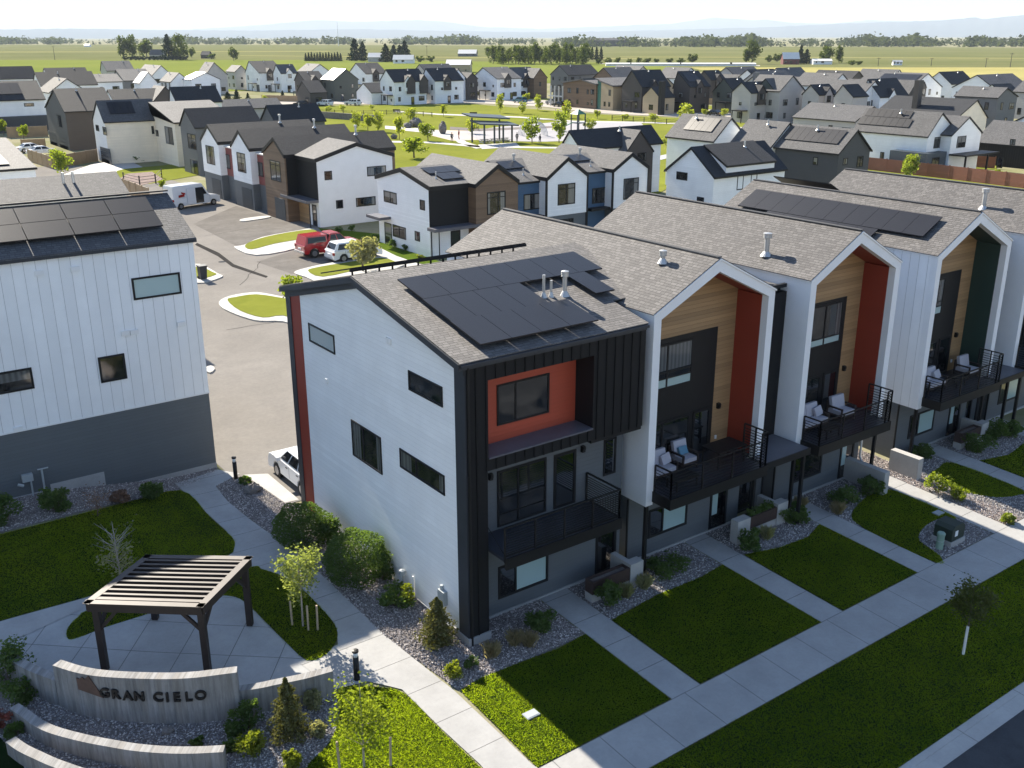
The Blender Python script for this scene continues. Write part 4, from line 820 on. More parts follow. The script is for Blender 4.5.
MB().tube(q_(-.5, .35), q_(-.1, .85), .025).tube(q_(-.1, .85), q_(.4, .85), .025).tube(q_(.5, .35), q_(.4, .95), .025).tube(q_(-.05, .35), q_(.4, .85), .025).tube(q_(-.5, .35), q_(-.05, .35), .025).tube(q_(-.05, .35), q_(-.14, .95), .025).build('frame', 'white_paint', mb_); MB().bar((bx_+.4, by_-.22, bz_+1.0), (bx_+.4, by_+.22, bz_+1.0), .02).build('handlebar', 'bronze_rail', mb_); MB().box(bx_-.26, bx_-.02, by_-.06, by_+.06, bz_+.93, bz_+.99).build('saddle', 'rubber', mb_)
# ------------------------------------------------------------------ balcony furniture
def seat(name, label, x, y, w, face=-1, stripe=False, z=3.2, d=.8):
    t = thing(name, label, 'sofa' if w > 1.1 else 'armchair', (x, y, z), 'lounge seats on the balconies')
    m = MB(); m.box(x-w/2, x+w/2, y-d/2, y+d/2, z+.22, z+.3)
    for sx in (-1, 1):
        for sy in (-1, 1): m.box(x+sx*(w/2-.04)-.03, x+sx*(w/2-.04)+.03, y+sy*(d/2-.04)-.03, y+sy*(d/2-.04)+.03, z, z+.24)
        m.box(x+sx*(w/2-.035)-.035, x+sx*(w/2-.035)+.035, y-d/2, y+d/2, z+.56, z+.62); m.box(x+sx*(w/2-.035)-.03, x+sx*(w/2-.035)+.03, y-d/2, y-d/2+.06, z+.24, z+.56)
    m.box(x-w/2, x+w/2, y+d/2-.05, y+d/2, z+.3, z+.8); m.build('frame', 'dark_wood', t)
    n = max(1, round(w/.75)); cw = (w-.14)/n
    for i in range(n):
        a = x-w/2+.07+cw*i; MB().box(a+.01, a+cw-.01, y-d/2+.02, y+d/2-.06, z+.3, z+.46).build('seat_cushion', 'cushion', t)
        MB().ext([(a+.01, y+d/2-.3, z+.46), (a+.01, y+d/2-.14, z+.46), (a+.01, y+d/2-.03, z+.95), (a+.01, y+d/2-.17, z+.97)], (cw-.02, 0, 0)).build('back_cushion', 'cushion', t)
    if stripe: MB().obox((x, y+.05, z+.62), (1, 0, 0), (0, .5, .86), (0, .86, -.5), .2, .15, .06).build('pillow', 'cushion_stripe', t)
    if w > 1.1:
        for s in (-1, 1): MB().obox((x+s*(w/2-.25), y+.02, z+.64), (1, 0, .2), (0, .5, .86), (0, .86, -.5), .2, .18, .06).build('pillow', 'cushion', t)
seat('sofa', 'pale cushioned two seat sofa on the balcony next to the end unit', 8.55, .75, 1.5); seat('armchair', 'pale armchair with a blue striped pillow beside the sofa', 10.15, .95, .8, stripe=True)
seat('sofa', 'pale sofa behind the railing of the balcony at the footpath gap', 16.9, .6, 1.6); seat('armchair', 'pale armchair at the far end of the gap balcony', 18.9, .55, .95); seat('sofa', 'white sofa on the balcony of the green lined townhouse', 25.1, .4, 1.4); seat('armchair', 'white armchair at the right end of the green lined balcony', 28.2, .5, .9)
def table(label, x, y, w, d, h, z=3.2):
    t = thing('patio_table', label, 'table', (x, y, z), 'tables on the balconies'); MB().box(x-w/2, x+w/2, y-d/2, y+d/2, z+h-.05, z+h).build('table_top', 'bronze_rail', t)
    for sx in (-1, 1):
        for sy in (-1, 1): MB().box(x+sx*(w/2-.06)-.025, x+sx*(w/2-.06)+.025, y+sy*(d/2-.06)-.025, y+sy*(d/2-.06)+.025, z, z+h-.05).build('leg', 'bronze_rail', t)
table('low dark coffee table before the sofa near the end unit', 8.9, -.25, 1.1, .6, .4); table('dark round edged dining table at the right end of the same balcony', 11.6, .3, 1.5, .9, .72); table('low dark table between the white seats of the green lined balcony', 26.7, .1, .8, .6, .42); table('low dark table behind the railing of the gap balcony', 16.9, -.4, .9, .5, .42)
# ------------------------------------------------------------------ plants near the camera
def cloud(rd, n, c, rx, ry, rz, lumps=9, shell=.55, flat=0.):
    """points filling an uneven crown: lumps gathered on an ellipsoid"""
    L = []
    for _ in range(lumps):
        while True:
            p = Vector((rd.uniform(-1, 1), rd.uniform(-1, 1), rd.uniform(-1 if not flat else -.3, 1)))
            if .15 < p.length < 1: break
        L.append((p.normalized()*rd.uniform(.35, .8), rd.uniform(.26, .5)))
    out = []
    while len(out) < n:
        o, r = rd.choice(L); d = Vector((rd.gauss(0, 1), rd.gauss(0, 1), rd.gauss(0, 1))).normalized()*r*(rd.random()**.45)
        q = o+d; out.append((c[0]+q.x*rx, c[1]+q.y*ry, c[2]+q.z*rz))
    return out
def shrub(x, y, label, mat='leaf_shrub', rx=.7, rz=.6, n=1500, leaf=.11, name='shrub', cat='shrub', group=None, ry=None, seed=None, lumps=14, z=None):
    rd = random.Random(seed if seed is not None else hash((round(x*10), round(y*10))) % 9999); z = gz(x, y) if z is None else z
    t = thing(name, label, cat, (x, y, z), group); ry = ry or rx
    pts = cloud(rd, n, (x, y, z+rz*.9), rx, ry, rz, lumps)
    if n > 4000:      # clipped, nearly round plants: an even skin of leaves over the lumps
        pts = pts[:n//4]; ph = [rd.uniform(0, 6) for _ in range(4)]
        while len(pts) < n:
            d = Vector((rd.gauss(0, 1), rd.gauss(0, 1), rd.gauss(0, 1))).normalized(); q = (.93+.05*math.sin(5*d.x+ph[0])*math.sin(6*d.y+ph[1])+.04*math.sin(11*d.z+ph[2]+4*d.x))*(1-.22*rd.random()**2)
            if d.z > -.8: pts.append((x+d.x*rx*q, y+d.y*ry*q, z+rz*.85+d.z*rz*q))
    MB().leaves(pts, leaf, rd).build('foliage', mat, t)
    m = MB()
    for k in range(5): a = rd.uniform(0, 6.28); m.tube((x, y, z-.05), (x+math.cos(a)*rx*.5, y+math.sin(a)*rx*.5, z+rz), .018, .008, 5)
    m.build('stem', 'bark', t); return t
def grassclump(x, y, label, mat='leaf_blond', h=.6, r=.35, n=420, group=None, w=.012):
    rd = random.Random(int(x*100+y*77)); z = gz(x, y); m = MB()
    for _ in range(n):
        a = rd.uniform(0, 6.28); l = rd.uniform(.2, 1)*r; hh = h*rd.uniform(.6, 1.1); b = rd.uniform(0, 6.28); bx, by = x+rd.gauss(0, r*.18), y+rd.gauss(0, r*.18)
        m.add([(bx-w*math.cos(b), by-w*math.sin(b), z), (bx+w*math.cos(b), by+w*math.sin(b), z), (bx+l*math.cos(a)*.55, by+l*math.sin(a)*.55, z+hh*.75), (bx+l*math.cos(a), by+l*math.sin(a), z+hh)], [(0, 1, 2), (1, 3, 2)])
    o = m.build('ornamental_grass', mat); return tag(o, label, 'grass clump', group)
def conifer(x, y, label, h=1.6, r=.6, n=2600, mat='needle', leaf=.1, group=None, name='conifer'):
    rd = random.Random(int(x*91+y*37)); z = gz(x, y); t = thing(name, label, 'conifer', (x, y, z), group); pts = []
    ph = [rd.uniform(0, 6.28) for _ in range(4)]
    while len(pts) < n:
        f = rd.random()**1.3; a = rd.uniform(0, 6.28); env = r*(1-f)**.75*(.75+.25*math.sin(f*26+ph[0]))*(.85+.2*math.sin(5*a+f*9+ph[1]))
        q = env*(rd.random()**.4); pts.append((x+q*math.cos(a), y+q*math.sin(a), z+.06+f*h))
    MB().leaves(pts, leaf, rd).build('foliage', mat, t); MB().tube((x, y, z-.1), (x, y, z+h*.95), .05, .01, 6).build('trunk', 'bark', t); return t
def youngtree(x, y, label, h=3.0, ch=1.9, cr=.7, n=700, leaf=.15, mat='leaf_tree', bark='bark', stakes=(), wrap=False, group=None, lumps=12, limbs=8, name='young_tree', z=None, seed=None, tr=.035):
    rd = random.Random(seed if seed is not None else int(x*53+y*71)); z = gz(x, y) if z is None else z; t = thing(name, label, 'tree', (x, y, z), group)
    m = MB().tube((x, y, z-.1), (x+.03, y, z+h*.55), tr, tr*.7, 7, False).tube((x+.03, y, z+h*.55), (x+.02, y+.03, z+h*.93), tr*.7, tr*.25, 6); c = Vector((x, y, z+h-ch/2)); tips = []
    for k in range(limbs):
        a = k*2.4+rd.uniform(-.4, .4); zz = z+h-ch*rd.uniform(.45, 1.0); L = cr*rd.uniform(.6, 1.0); s = Vector((x+.02, y, zz)); e = s+Vector((math.cos(a)*L, math.sin(a)*L, L*rd.uniform(.5, 1.1))); m.tube(s, e, tr*.4, tr*.12, 5); tips.append(e)
    m.build('trunk', bark, t)
    pts = []
    for _ in range(n):
        if rd.random() < .6 and tips: e = rd.choice(tips); pts.append((e.x+rd.gauss(0, cr*.22), e.y+rd.gauss(0, cr*.22), e.z+rd.gauss(0, ch*.1)))
        else: pts += cloud(rd, 1, c, cr, cr, ch/2, 3)
    if mat: MB().leaves(pts, leaf, rd).build('crown', mat, t)
    if wrap: MB().tube((x, y, z+.02), (x, y, z+1.05), tr+.008, n=8).build('trunk_wrap', 'trunk_wrap', t)
    for (sx, sy) in stakes:
        s = thing('tree_stake', 'pale wooden stake of the staked young tree', 'stake', (x+sx, y+sy, z)); bpy.data.objects.remove(s)
        MB().tube((x+sx, y+sy, z-.2), (x+sx*1.05, y+sy*1.05, z+.92), .035, n=7).build('stake', 'stake', t)
    return t
def at(px, py): q = GG(px, py); return q.x, q.y
GW = 'shrubs along the white wall'
shrub(-1.6, 8.75, 'large dense round shrub at the rust red wall corner', rx=1.15, rz=.92, n=8500, leaf=.075, group=GW, lumps=26); shrub(-.85, 8.0, 'small dark shrub tucked between the large round shrub and the white wall', rx=.6, rz=.7, n=1200, group=GW)
shrub(-1.15, 5.35, 'largest round shrub standing midway along the white wall', rx=1.2, rz=1.05, n=10000, leaf=.075, group=GW, lumps=30); shrub(-.35, 4.9, 'narrow shrub pressed between the largest round shrub and the white wall', rx=.55, rz=.75, n=1100, group=GW)
shrub(-.8, 3.35, 'low loose shrub near the gas meter of the white wall', rx=.75, rz=.4, n=1300, group=GW); shrub(-.45, 3.0, 'small yellow green shrub behind the low loose shrub', 'leaf_lime', rx=.28, rz=.42, n=420, group=GW)
conifer(-.75, .7, 'bushy dwarf conifer at the electric meter by the black column', 1.6, .95, 4800, 'needle_olive', .085); shrub(-1.25, -1.0, 'bright lime ball shrub at the path edge in the sun', 'leaf_lime', rx=.36, rz=.28, n=900, leaf=.07); shrub(-.6, -.95, 'small green perennial beside the lime ball shrub', rx=.3, rz=.25, n=420, leaf=.08)
FS = 'shrubs in front of the near row'
for a in ((2.35, -.55, 'dark green shrub in the gravel before the end townhouse window', .55, .42), (5.1, -.85, 'round green shrub at the front corner of the first planter', .55, .5), (8.2, -.45, 'wide loose shrub under the balcony sofa', .9, .45), (11.95, -.95, 'green shrub at the block wall of the second front door', .55, .5), (15.1, -.55, 'yellowish bush at the right end of the second planter', .65, .55), (18.1, -.7, 'round shrub below the gap balcony window', .75, .5), (19.7, -.75, 'round shrub against the left concrete wing wall', .6, .5), (20.7, .4, 'small shrub between wing wall and lit footpath', .4, .45), (24.0, .1, 'low dark shrub right of the sunlit wing wall', .5, .35), (25.0, .2, 'second low dark shrub near the green lined townhouse door walk', .6, .3), (27.7, -.9, 'rounded shrub before the planter of the green lined townhouse', .75, .5), (29.6, -.5, 'spreading shrub right of that planter', .8, .55), (30.6, -.8, 'dark shrub at the far right walkway', .7, .5)):
    shrub(a[0], a[1], a[2], rx=a[3], rz=a[4], n=1300, group=FS)
for px, py, lb_, r, h in ((937, 493, 'taller sunlit yellow green bush beside the lit footpath', .6, .55), (957, 500, 'shorter sunlit yellow green bush beside the lit footpath', .5, .38), (1008, 523, 'small yellow plant in the gravel by the sidewalk corner', .32, .25)):
    x, y = at(px, py); shrub(x, y, lb_, 'leaf_young', rx=r, rz=h, n=900, leaf=.09, group='sunlit bushes by the footpath')
for x, y, lb_ in ((1.2, -.75, 'tall blond grass clump before the end townhouse'), (.25, -.85, 'straw coloured grass clump at the column footing'), (1.55, -1.05, 'thin blond grass clump at the lawn edge'), (6.0, -.7, 'green grass clump before the first planter'), (6.9, -.65, 'second green grass clump before the first planter'), (13.2, -.75, 'grass clump before the second planter'), (16.3, .15, 'blond grass clump beside the third walkway'), (17.2, -1.0, 'pale grass clump left of the gap balcony shrub')):
    grassclump(x, y, lb_, 'leaf_blond' if 'blond' in lb_ or 'straw' in lb_ or 'pale' in lb_ else 'leaf_grey', 0.5, .32, 420, 'grass clumps in the front beds')
# trees of the foreground
x, y = at(303, 627); youngtree(x, y, 'staked young tree with pale green leaves between pergola and path', 3.0, 2.0, .62, 1900, .10, 'leaf_pale', 'bark_pale', [(-.25, .25), (.05, -.3), (.3, -.45)])
x, y = at(364, 768); youngtree(x, y, 'sunlit yellow green young tree staked in the bright lawn', 2.9, 2.35, .64, 1900, .095, 'leaf_young', 'bark_pale', [(-.55, .3), (.6, -.35)], limbs=12)
x, y = at(963, 655); youngtree(x, y, 'street tree with a white wrapped trunk in the shaded grass strip', 2.7, 1.6, .62, 2100, .09, 'leaf_autumn', 'bark', wrap=True)
x, y = at(118, 567); t_ = youngtree(x, y, 'bare pale sapling leaning on the dark lawn', 1.9, 1.5, .75, 60, .08, 'leaf_grey', 'bark_pale', limbs=26, tr=.03)
x, y = at(122, 592); youngtree(x, y, 'thin sparse tree on the lawn behind the pergola', 2.0, 1.5, .5, 330, .11, 'leaf_grey', 'bark_pale', limbs=14)
x, y = at(98, 517); youngtree(x, y, 'reddish twiggy shrub in front of the slate wall', 1.25, 1.1, .55, 260, .07, 'twig_brown', 'twig_brown', limbs=24, name='twiggy_shrub', tr=.02)
GL = 'shrubs along the slate wall'
for px, py, r, h, lb_ in ((57, 512, .62, .55, 'round dark shrub right of the utility meter'), (6, 522, .75, .62, 'round dark shrub at the left picture edge'), (155, 497, .6, .38, 'low spreading shrub at the right end of the slate wall bed'), (120, 503, .4, .3, 'small brownish shrub beside the reddish twigs')):
    x, y = at(px, py); shrub(x, y, lb_, 'leaf_shrub' if 'brownish' not in lb_ else 'twig_brown', rx=r, rz=h, n=1900, group=GL)
x, y = at(290, 735); conifer(x, y, 'slender upright dwarf conifer before the low right wall', 1.8, .78, 5000, 'needle_olive', .08)
GS = 'plants in the gravel round the sign'
for px, py, r, h, mt, lb_ in ((251, 752, .5, .42, 'leaf_lime', 'yellow tipped green shrub at the end of the long low wall'), (248, 728, .5, .5, 'leaf_shrub', 'loose dark green shrub behind the yellow tipped one'), (234, 735, .25, .25, 'leaf_shrub', 'small dark shrub below the end of the lettered wall'), (228, 752, .25, .22, 'leaf_shrub', 'little dark plant beside the end of the long low wall'), (198, 747, .22, .16, 'leaf_shrub', 'tiny green plant in the dark gravel'), (314, 708, .3, .4, 'leaf_grey', 'upright grey green plant right of the slender conifer'), (318, 736, .3, .22, 'leaf_grey', 'grey green tuft at the gravel edge'), (293, 768, .3, .35, 'leaf_lime', 'yellow leaved plant at the bottom picture edge'), (8, 680, .8, .7, 'leaf_shrub', 'big dark bush at the left end of the joining wall'), (20, 700, .62, .42, 'leaf_shrub', 'soft dark green bush between the joining and long low walls'), (15, 735, .3, .2, 'leaf_shrub', 'dark cushion plant beside the plum leaves'), (-4, 728, .45, .3, 'leaf_plum', 'plum red leaved plant at the left picture edge')):
    x, y = at(px, py); shrub(x, y, lb_, mt, rx=r, rz=h, n=int(500+1500*r), leaf=.09, group=GS)
x, y = at(253, 492); tag(MB().blob((x, y, gz(x, y)+.12), .38, .3, .22, 3, .22, 14, 9).build('boulder', 'boulder', smooth=False), 'dark reddish boulder in the gravel near the parked white car', 'boulder'); x, y = at(246, 484); shrub(x, y, 'little green plant above the dark boulder', rx=.3, rz=.2, n=350)
x, y = at(168, 733); tag(MB().blob((x, y, gz(x, y)+.08), .16, .14, .12, 8, .2).build('boulder', 'boulder'), 'small dark stone in the gravel under the letters', 'boulder')
# ------------------------------------------------------------------ rows along the alley
gR = 'townhouses with red panels along the alley'; gM = 'townhouses with blue panels behind the near row'
def solve(ax, EL, A, ER, R_, ze=6.2, base=None):
    if ax == 'x':
        q = GG(*base) if base else G(*ER, ze); x0, y0 = q.x, q.y
        if base: ze = PX(*ER, x0).z
        a = PX(*A, x0); e = PX(*EL, x0); r = PY(*R_, a.y); return dict(ax=ax, x0=x0, x1=r.x, y0=y0, y1=e.y, rid=a.y, ze=ze, zr=a.z)
    q = G(*EL, ze); x0, y0 = q.x, q.y; a = PY(*A, y0); e = PY(*ER, y0); r = PX(*R_, a.x)
    return dict(ax=ax, x0=x0, x1=e.x, y0=y0, y1=r.y, rid=a.x, ze=ze, zr=a.z)
def garage(parent, face, plane, a0, a1, z1=2.3, mat='slate_board'):
    m = MB(); fbox(m, face, plane, a0, a1, -.02, .03, 0, z1)
    for k in range(1, 4): fbox(m, face, plane, a0+.05, a1-.05, .03, .045, z1*k/4+.03, z1*(k+1)/4-.03)
    return m.build('garage_door', mat, parent)
# end of the blue row: white end wall, black box, brown gable
cM = GG(430.8, 258.4); MX, MY = cM.x, cM.y
ma = PX(400.5, 170, MX); MZ = PX(428.6, 188, MX).z; MD = PX(377, 177, MX).y
m1 = thing('townhouse', 'white end townhouse with black panelled box and brown gable facing the near roofs', 'townhouse', (MX+4, MY, .05), gM)
volume(m1, 'x', MX, MX+4.9, MY+.02, MD, -.2, MZ, ma.z, ma.y, None, 'white_lap', 'shingle_grey', ov=.3, ovg=.1, fth=.36, wname='white_wall')
MB().box(MX-.03, MX+4.7, MY-.03, MY+.02, 2.75, MZ-.05).build('black_cladding', 'black_board', m1); MB().box(MX-.3, MX+4.9, MY-1.3, MY-.03, 2.5, 2.76).build('canopy', 'cladding_cap', m1)
GY = MY-1.2; g0, ga, g1 = PY(475.7, 185.6, GY), PY(497.6, 166.5, GY), PY(518, 180, GY)
volume(m1, 'y', g0.x, g1.x, GY, MD+.5, -.2, g0.z, ga.z, ga.x, None, 'brown_house', 'shingle_grey', ov=.1, ovg=.12, fth=.34, wname='brown_wall')
for r in ((384, 191.7, 396.7, 203), (393, 226, 406, 238)): winpx(m1, '-X', MX, r, mull=(.5,), pane='glass_house', fw=.09)
for r in ((420, 200, 425, 210), (415, 231.5, 420, 241)): winpx(m1, '-X', MX, r, pane='glass_house', fw=.09)
winpx(m1, '-X', MX, (385, 223, 392, 245), trans=(.5,), pane='glass_house', fw=.09)
winpx(m1, '-Y', GY, (487, 191.5, 505.5, 214), mull=(.6,), trans=(.75,), pane='glass_house', fw=.1); MB().tube((MX+.35, MY-.9, 0), (MX+.35, MY-.9, 2.5), .05).build('support_post', 'black_trim', m1)
win(m1, '-Y', MY+.02, MX+2.1, MX+3.1, 0, 2.2, name='entry_door', pane='glass_dark', fw=.12); MB().tube((MX+.1, MY-.06, 0), (MX+.1, MY-.06, 2.5), .05).build('downspout', 'black_trim', m1)
MB().box(MX-1.2, MX, MD-2.3, MD+.2, 2.5, 2.75).build('side_canopy', 'cladding_cap', m1)
zm = lambda x, y: MZ+(ma.z-MZ)*(y-MY)/(ma.y-MY)+.2
solar(m1, 'x', MX+1.5, 1.1, 3, MY+2.3, MY+3.8, zm, .12); solar(m1, 'x', MX+1.9, 1.1, 2, MY+.7, MY+2.2, zm, .12); vent_pipe(m1, MX+1.6, MY+1.4, zm(0, MY+1.4), .6, .05, False)
# blue and white units
def blueunit(label, bl, br, gl, ga_, gr, wb, ww, lowx):
    a, b = PY(*bl, MY), PY(*br, MY); q0, qa, q1 = PY(*gl, GY), PY(*ga_, GY), PY(*gr, GY)
    t = thing('townhouse', label, 'townhouse', ((a.x+q1.x)/2, MY, .05), gM); zr = ma.z-.05
    volume(t, 'x', a.x-.25, q0.x+2.5, MY, MD, -.2, a.z, zr, ma.y, None, 'blue_house', 'shingle_grey', ov=.15, ovg=.0, wname='blue_wall')
    volume(t, 'y', q0.x, q1.x, GY, MD+.4, 2.6, q0.z, qa.z, qa.x, None, 'white_lap', 'shingle_grey', ov=.1, ovg=.12, fth=.34, wname='white_wall')
    MB().box(q0.x+.05, q1.x-.05, GY+.08, MD, -.2, 2.6).build('grey_wall', 'grey_lap', t); MB().box(a.x-.2, q0.x, MY-.9, MY, 2.5, 2.72).build('canopy', 'black_trim', t)
    winpx(t, '-Y', MY, wb, mull=(.6,), pane='glass_house', fw=.1); winpx(t, '-Y', GY, ww, mull=(.5,), trans=(.76,), pane='glass_house', fw=.1)
    MB().box(q0.x-.14, q0.x+.02, GY-.06, GY+.1, 0, q0.z).build('corner_board', 'black_trim', t); MB().box(q1.x-.02, q1.x+.14, GY-.06, GY+.1, 0, q1.z).build('corner_board', 'black_trim', t)
    win(t, '-Y', GY+.08, q0.x+1.6, q0.x+3.2, .9, 2.2, mull=(.5,), pane='glass_house', fw=.1); z_ = lambda x, y: a.z+(zr-a.z)*(y-MY)/(ma.y-MY)+.2
    solar(t, 'x', a.x+.2, 1.1, 2, MY+2.4, MY+4, z_, .12); vent_pipe(t, a.x+1.3, MY+1.2, z_(0, MY+1.2), .6, .06, False); vent_pipe(t, a.x+2.2, MY+3.9, z_(0, MY+3.9), .7, .1); return t
m2 = blueunit('blue and white townhouse next to the brown gable', (519.5, 184), (546, 182), (547.3, 178.8), (568, 159), (587.3, 172), (523.6, 193.5, 541.3, 209.5), (557.7, 183.5, 575, 204.5), 0)
m3 = blueunit('blue and white townhouse at the right end of its row, half behind the near roof', (588, 174), (612.5, 171), (613.8, 170.6), (632, 154.7), (648, 168), (592, 187.5, 607.5, 203), (623.4, 178, 638.4, 199), 0)
# row with red panels, gables facing the alley (-X)
cR = GG(320.4, 227.5); RX, RYY = cR.x, cR.y
e0, ea, e1 = PY(320, 160, RYY), PY(356, 144.4, RYY), PY(392, 155, RYY)
r1 = thing('townhouse', 'white end townhouse at the alley with black box, canopy and brown gable', 'townhouse', (RX+4, RYY, .05), gR)
volume(r1, 'y', RX, e1.x, RYY, RYY+6.2, -.2, e0.z, ea.z, ea.x, None, 'white_panel', 'shingle_grey', ov=.25, ovg=.12, fth=.36, wname='white_wall')
MB().box(RX-.03, RX+.0, RYY-.02, RYY+6.2, 2.8, e0.z).build('black_cladding', 'black_board', r1); MB().box(RX-1.4, RX-.03, RYY-.1, RYY+6.2, 2.55, 2.8).build('canopy', 'cladding_cap', r1)
MB().box(RX-.04, RX, RYY+2.2, RYY+6.2, 0, 2.55).build('wood_wall', 'wood_lap', r1); MB().tube((RX-.9, RYY+.3, 0), (RX-.9, RYY+.3, 2.55), .06).build('support_post', 'black_trim', r1); win(r1, '-X', RX, RYY+.6, RYY+1.6, 0, 2.2, name='entry_door', fw=.12, pane='glass_dark')
BX = RX-1.3
def gabX(t, L, A, R, wall, wn, z0=2.9, x1=40):
    q0, qa, q1 = PX(*L, BX), PX(*A, BX), PX(*R, BX); volume(t, 'x', BX, x1, q1.y, q0.y, z0, q1.z, qa.z, qa.y, None, wall, 'shingle_dark', ov=.12, ovg=.12, fth=.34, wname=wn); return q0, qa, q1
q0, qa, q1 = gabX(r1, (263, 155), (273.5, 139), (284, 156), 'brown_house', 'brown_wall', -.2); winpx(r1, '-X', BX, (270.6, 160.6, 280.6, 181), mull=(.45,), trans=(.78,), pane='glass_house', fw=.1); garage(r1, '-X', BX, q1.y+.6, q1.y+3.2)
for r in ((324.4, 171, 332, 180), (336, 200, 343, 208.5)): winpx(r1, '-Y', RYY, r, pane='glass_house', fw=.09)
for r in ((367, 166, 386, 175.6), (356, 197, 375.6, 206)): winpx(r1, '-Y', RYY, r, mull=(.5,), pane='glass_house', fw=.09)
MB().box(BX+.15, RX-.01, q1.y-.04, q1.y, 2.8, q1.z-.02).build('side_cladding', 'black_board', r1); vent_pipe(r1, 33, RYY+2.2, ea.z-.3, .4, .06, False); vent_pipe(r1, 36.3, qa.y-.6, qa.z+.0, .9, .1)
def redunit(label, L, A, R, prev, ww, wr):
    t = thing('townhouse', label, 'townhouse', (RX+4, PX(*A, BX).y, .05), gR); q0, qa, q1 = gabX(t, L, A, R, 'white_lap', 'white_wall')
    MB().box(BX+.06, 40, q1.y, q0.y, -.2, 2.9).build('grey_wall', 'grey_lap', t); MB().box(RX-.5, 39.8, prev, q1.y, 2.9, q1.z-.55).build('red_wall', 'red_house', t); MB().box(RX-.45, 39.8, prev+.02, q1.y-.02, -.2, 2.9).build('grey_link', 'grey_lap', t)
    MB().ext([(RX-.7, prev-.05, q1.z-.5), (RX-.7, q1.y+.05, q1.z-.5), (40, q1.y+.05, q1.z+.2), (40, prev-.05, q1.z+.2)], (0, 0, .12)).build('link_roof', 'metal_roof', t)
    winpx(t, '-X', BX, ww, mull=(.5,), trans=(.75,), pane='glass_house', fw=.1); winpx(t, '-X', RX-.5, wr, mull=(.5,), pane='glass_house', fw=.1)
    garage(t, '-X', BX+.06, q1.y+.5, q1.y+3.4); win(t, '-X', RX-.45, prev+.6, prev+1.5, 0, 2.15, name='entry_door', pane='glass_dark', fw=.12); vent_pipe(t, RX+1.5, q1.y-1, q1.z-.3, .7, .06, False); vent_pipe(t, 36, qa.y-.5, qa.z, .9, .1); return q0
a2 = redunit('white gabled townhouse with red side panel beside the brown gable', (231, 145), (238.5, 131.5), (249.5, 149.5), q0.y, (237.5, 153, 245.6, 172), (255.6, 162, 263, 176))
a3 = redunit('white gabled townhouse with red side panel farther along the alley by the van', (201, 139), (207.5, 126), (218, 143), a2.y, (206.5, 146, 214.4, 164), (222.5, 154, 230, 168))
r4 = thing('townhouse', 'grey gabled end house standing past the red panelled townhouses', 'townhouse', (33, 118, .05), gR); s = solve('x', (180, 123.5), (185, 110), (195, 128), (251, 107), 6.5)
volume(r4, 'x', s['x0'], s['x1'], s['y0'], s['y1'], -.2, s['ze'], s['zr'], s['rid'], None, 'grey_house', 'shingle_dark'); winpx(r4, '-X', s['x0'], (188, 134, 196, 149), mull=(.5,), trans=(.7,), pane='glass_house', fw=.1); winpx(r4, '-X', s['x0'], (191, 160, 198, 174), mull=(.5,), pane='glass_house', fw=.1)
# ------------------------------------------------------------------ generic detached houses
def autowin(t, face, plane, a0, a1, ze, rd, n=None, top=True, door=False, gar=False, pane='glass_house'):
    L = a1-a0; n = n or max(1, int(L/3.3)); c0 = a0; w_ = L/n; k0 = 0
    if gar and L > 4.5: garage(t, face, plane, a0+.6, a0+3.2); k0 = 1
    for s_, z in enumerate((1.0, 3.75) if ze > 4.8 else (1.0,)):
        for k in range(n):
            if rd.random() < .22 or (s_ == 0 and k < k0): continue
            ww, hh = rd.choice(((.8, 1.2), (1.5, 1.3), (.9, 1.5), (1.9, 1.3), (.7, .7))); c = a0+w_*(k+.5)+rd.uniform(-.2, .2)
            win(t, face, plane, c-min(ww, w_*.7)/2, c+min(ww, w_*.7)/2, z, z+hh, mull=(.5,) if ww > 1.2 else (), pane=pane, fw=.1)
    if door: c = a0+L*rd.uniform(.3, .7); win(t, face, plane, c-.5, c+.5, 0.05, 2.15, name='door', pane='glass_dark', fw=.14)
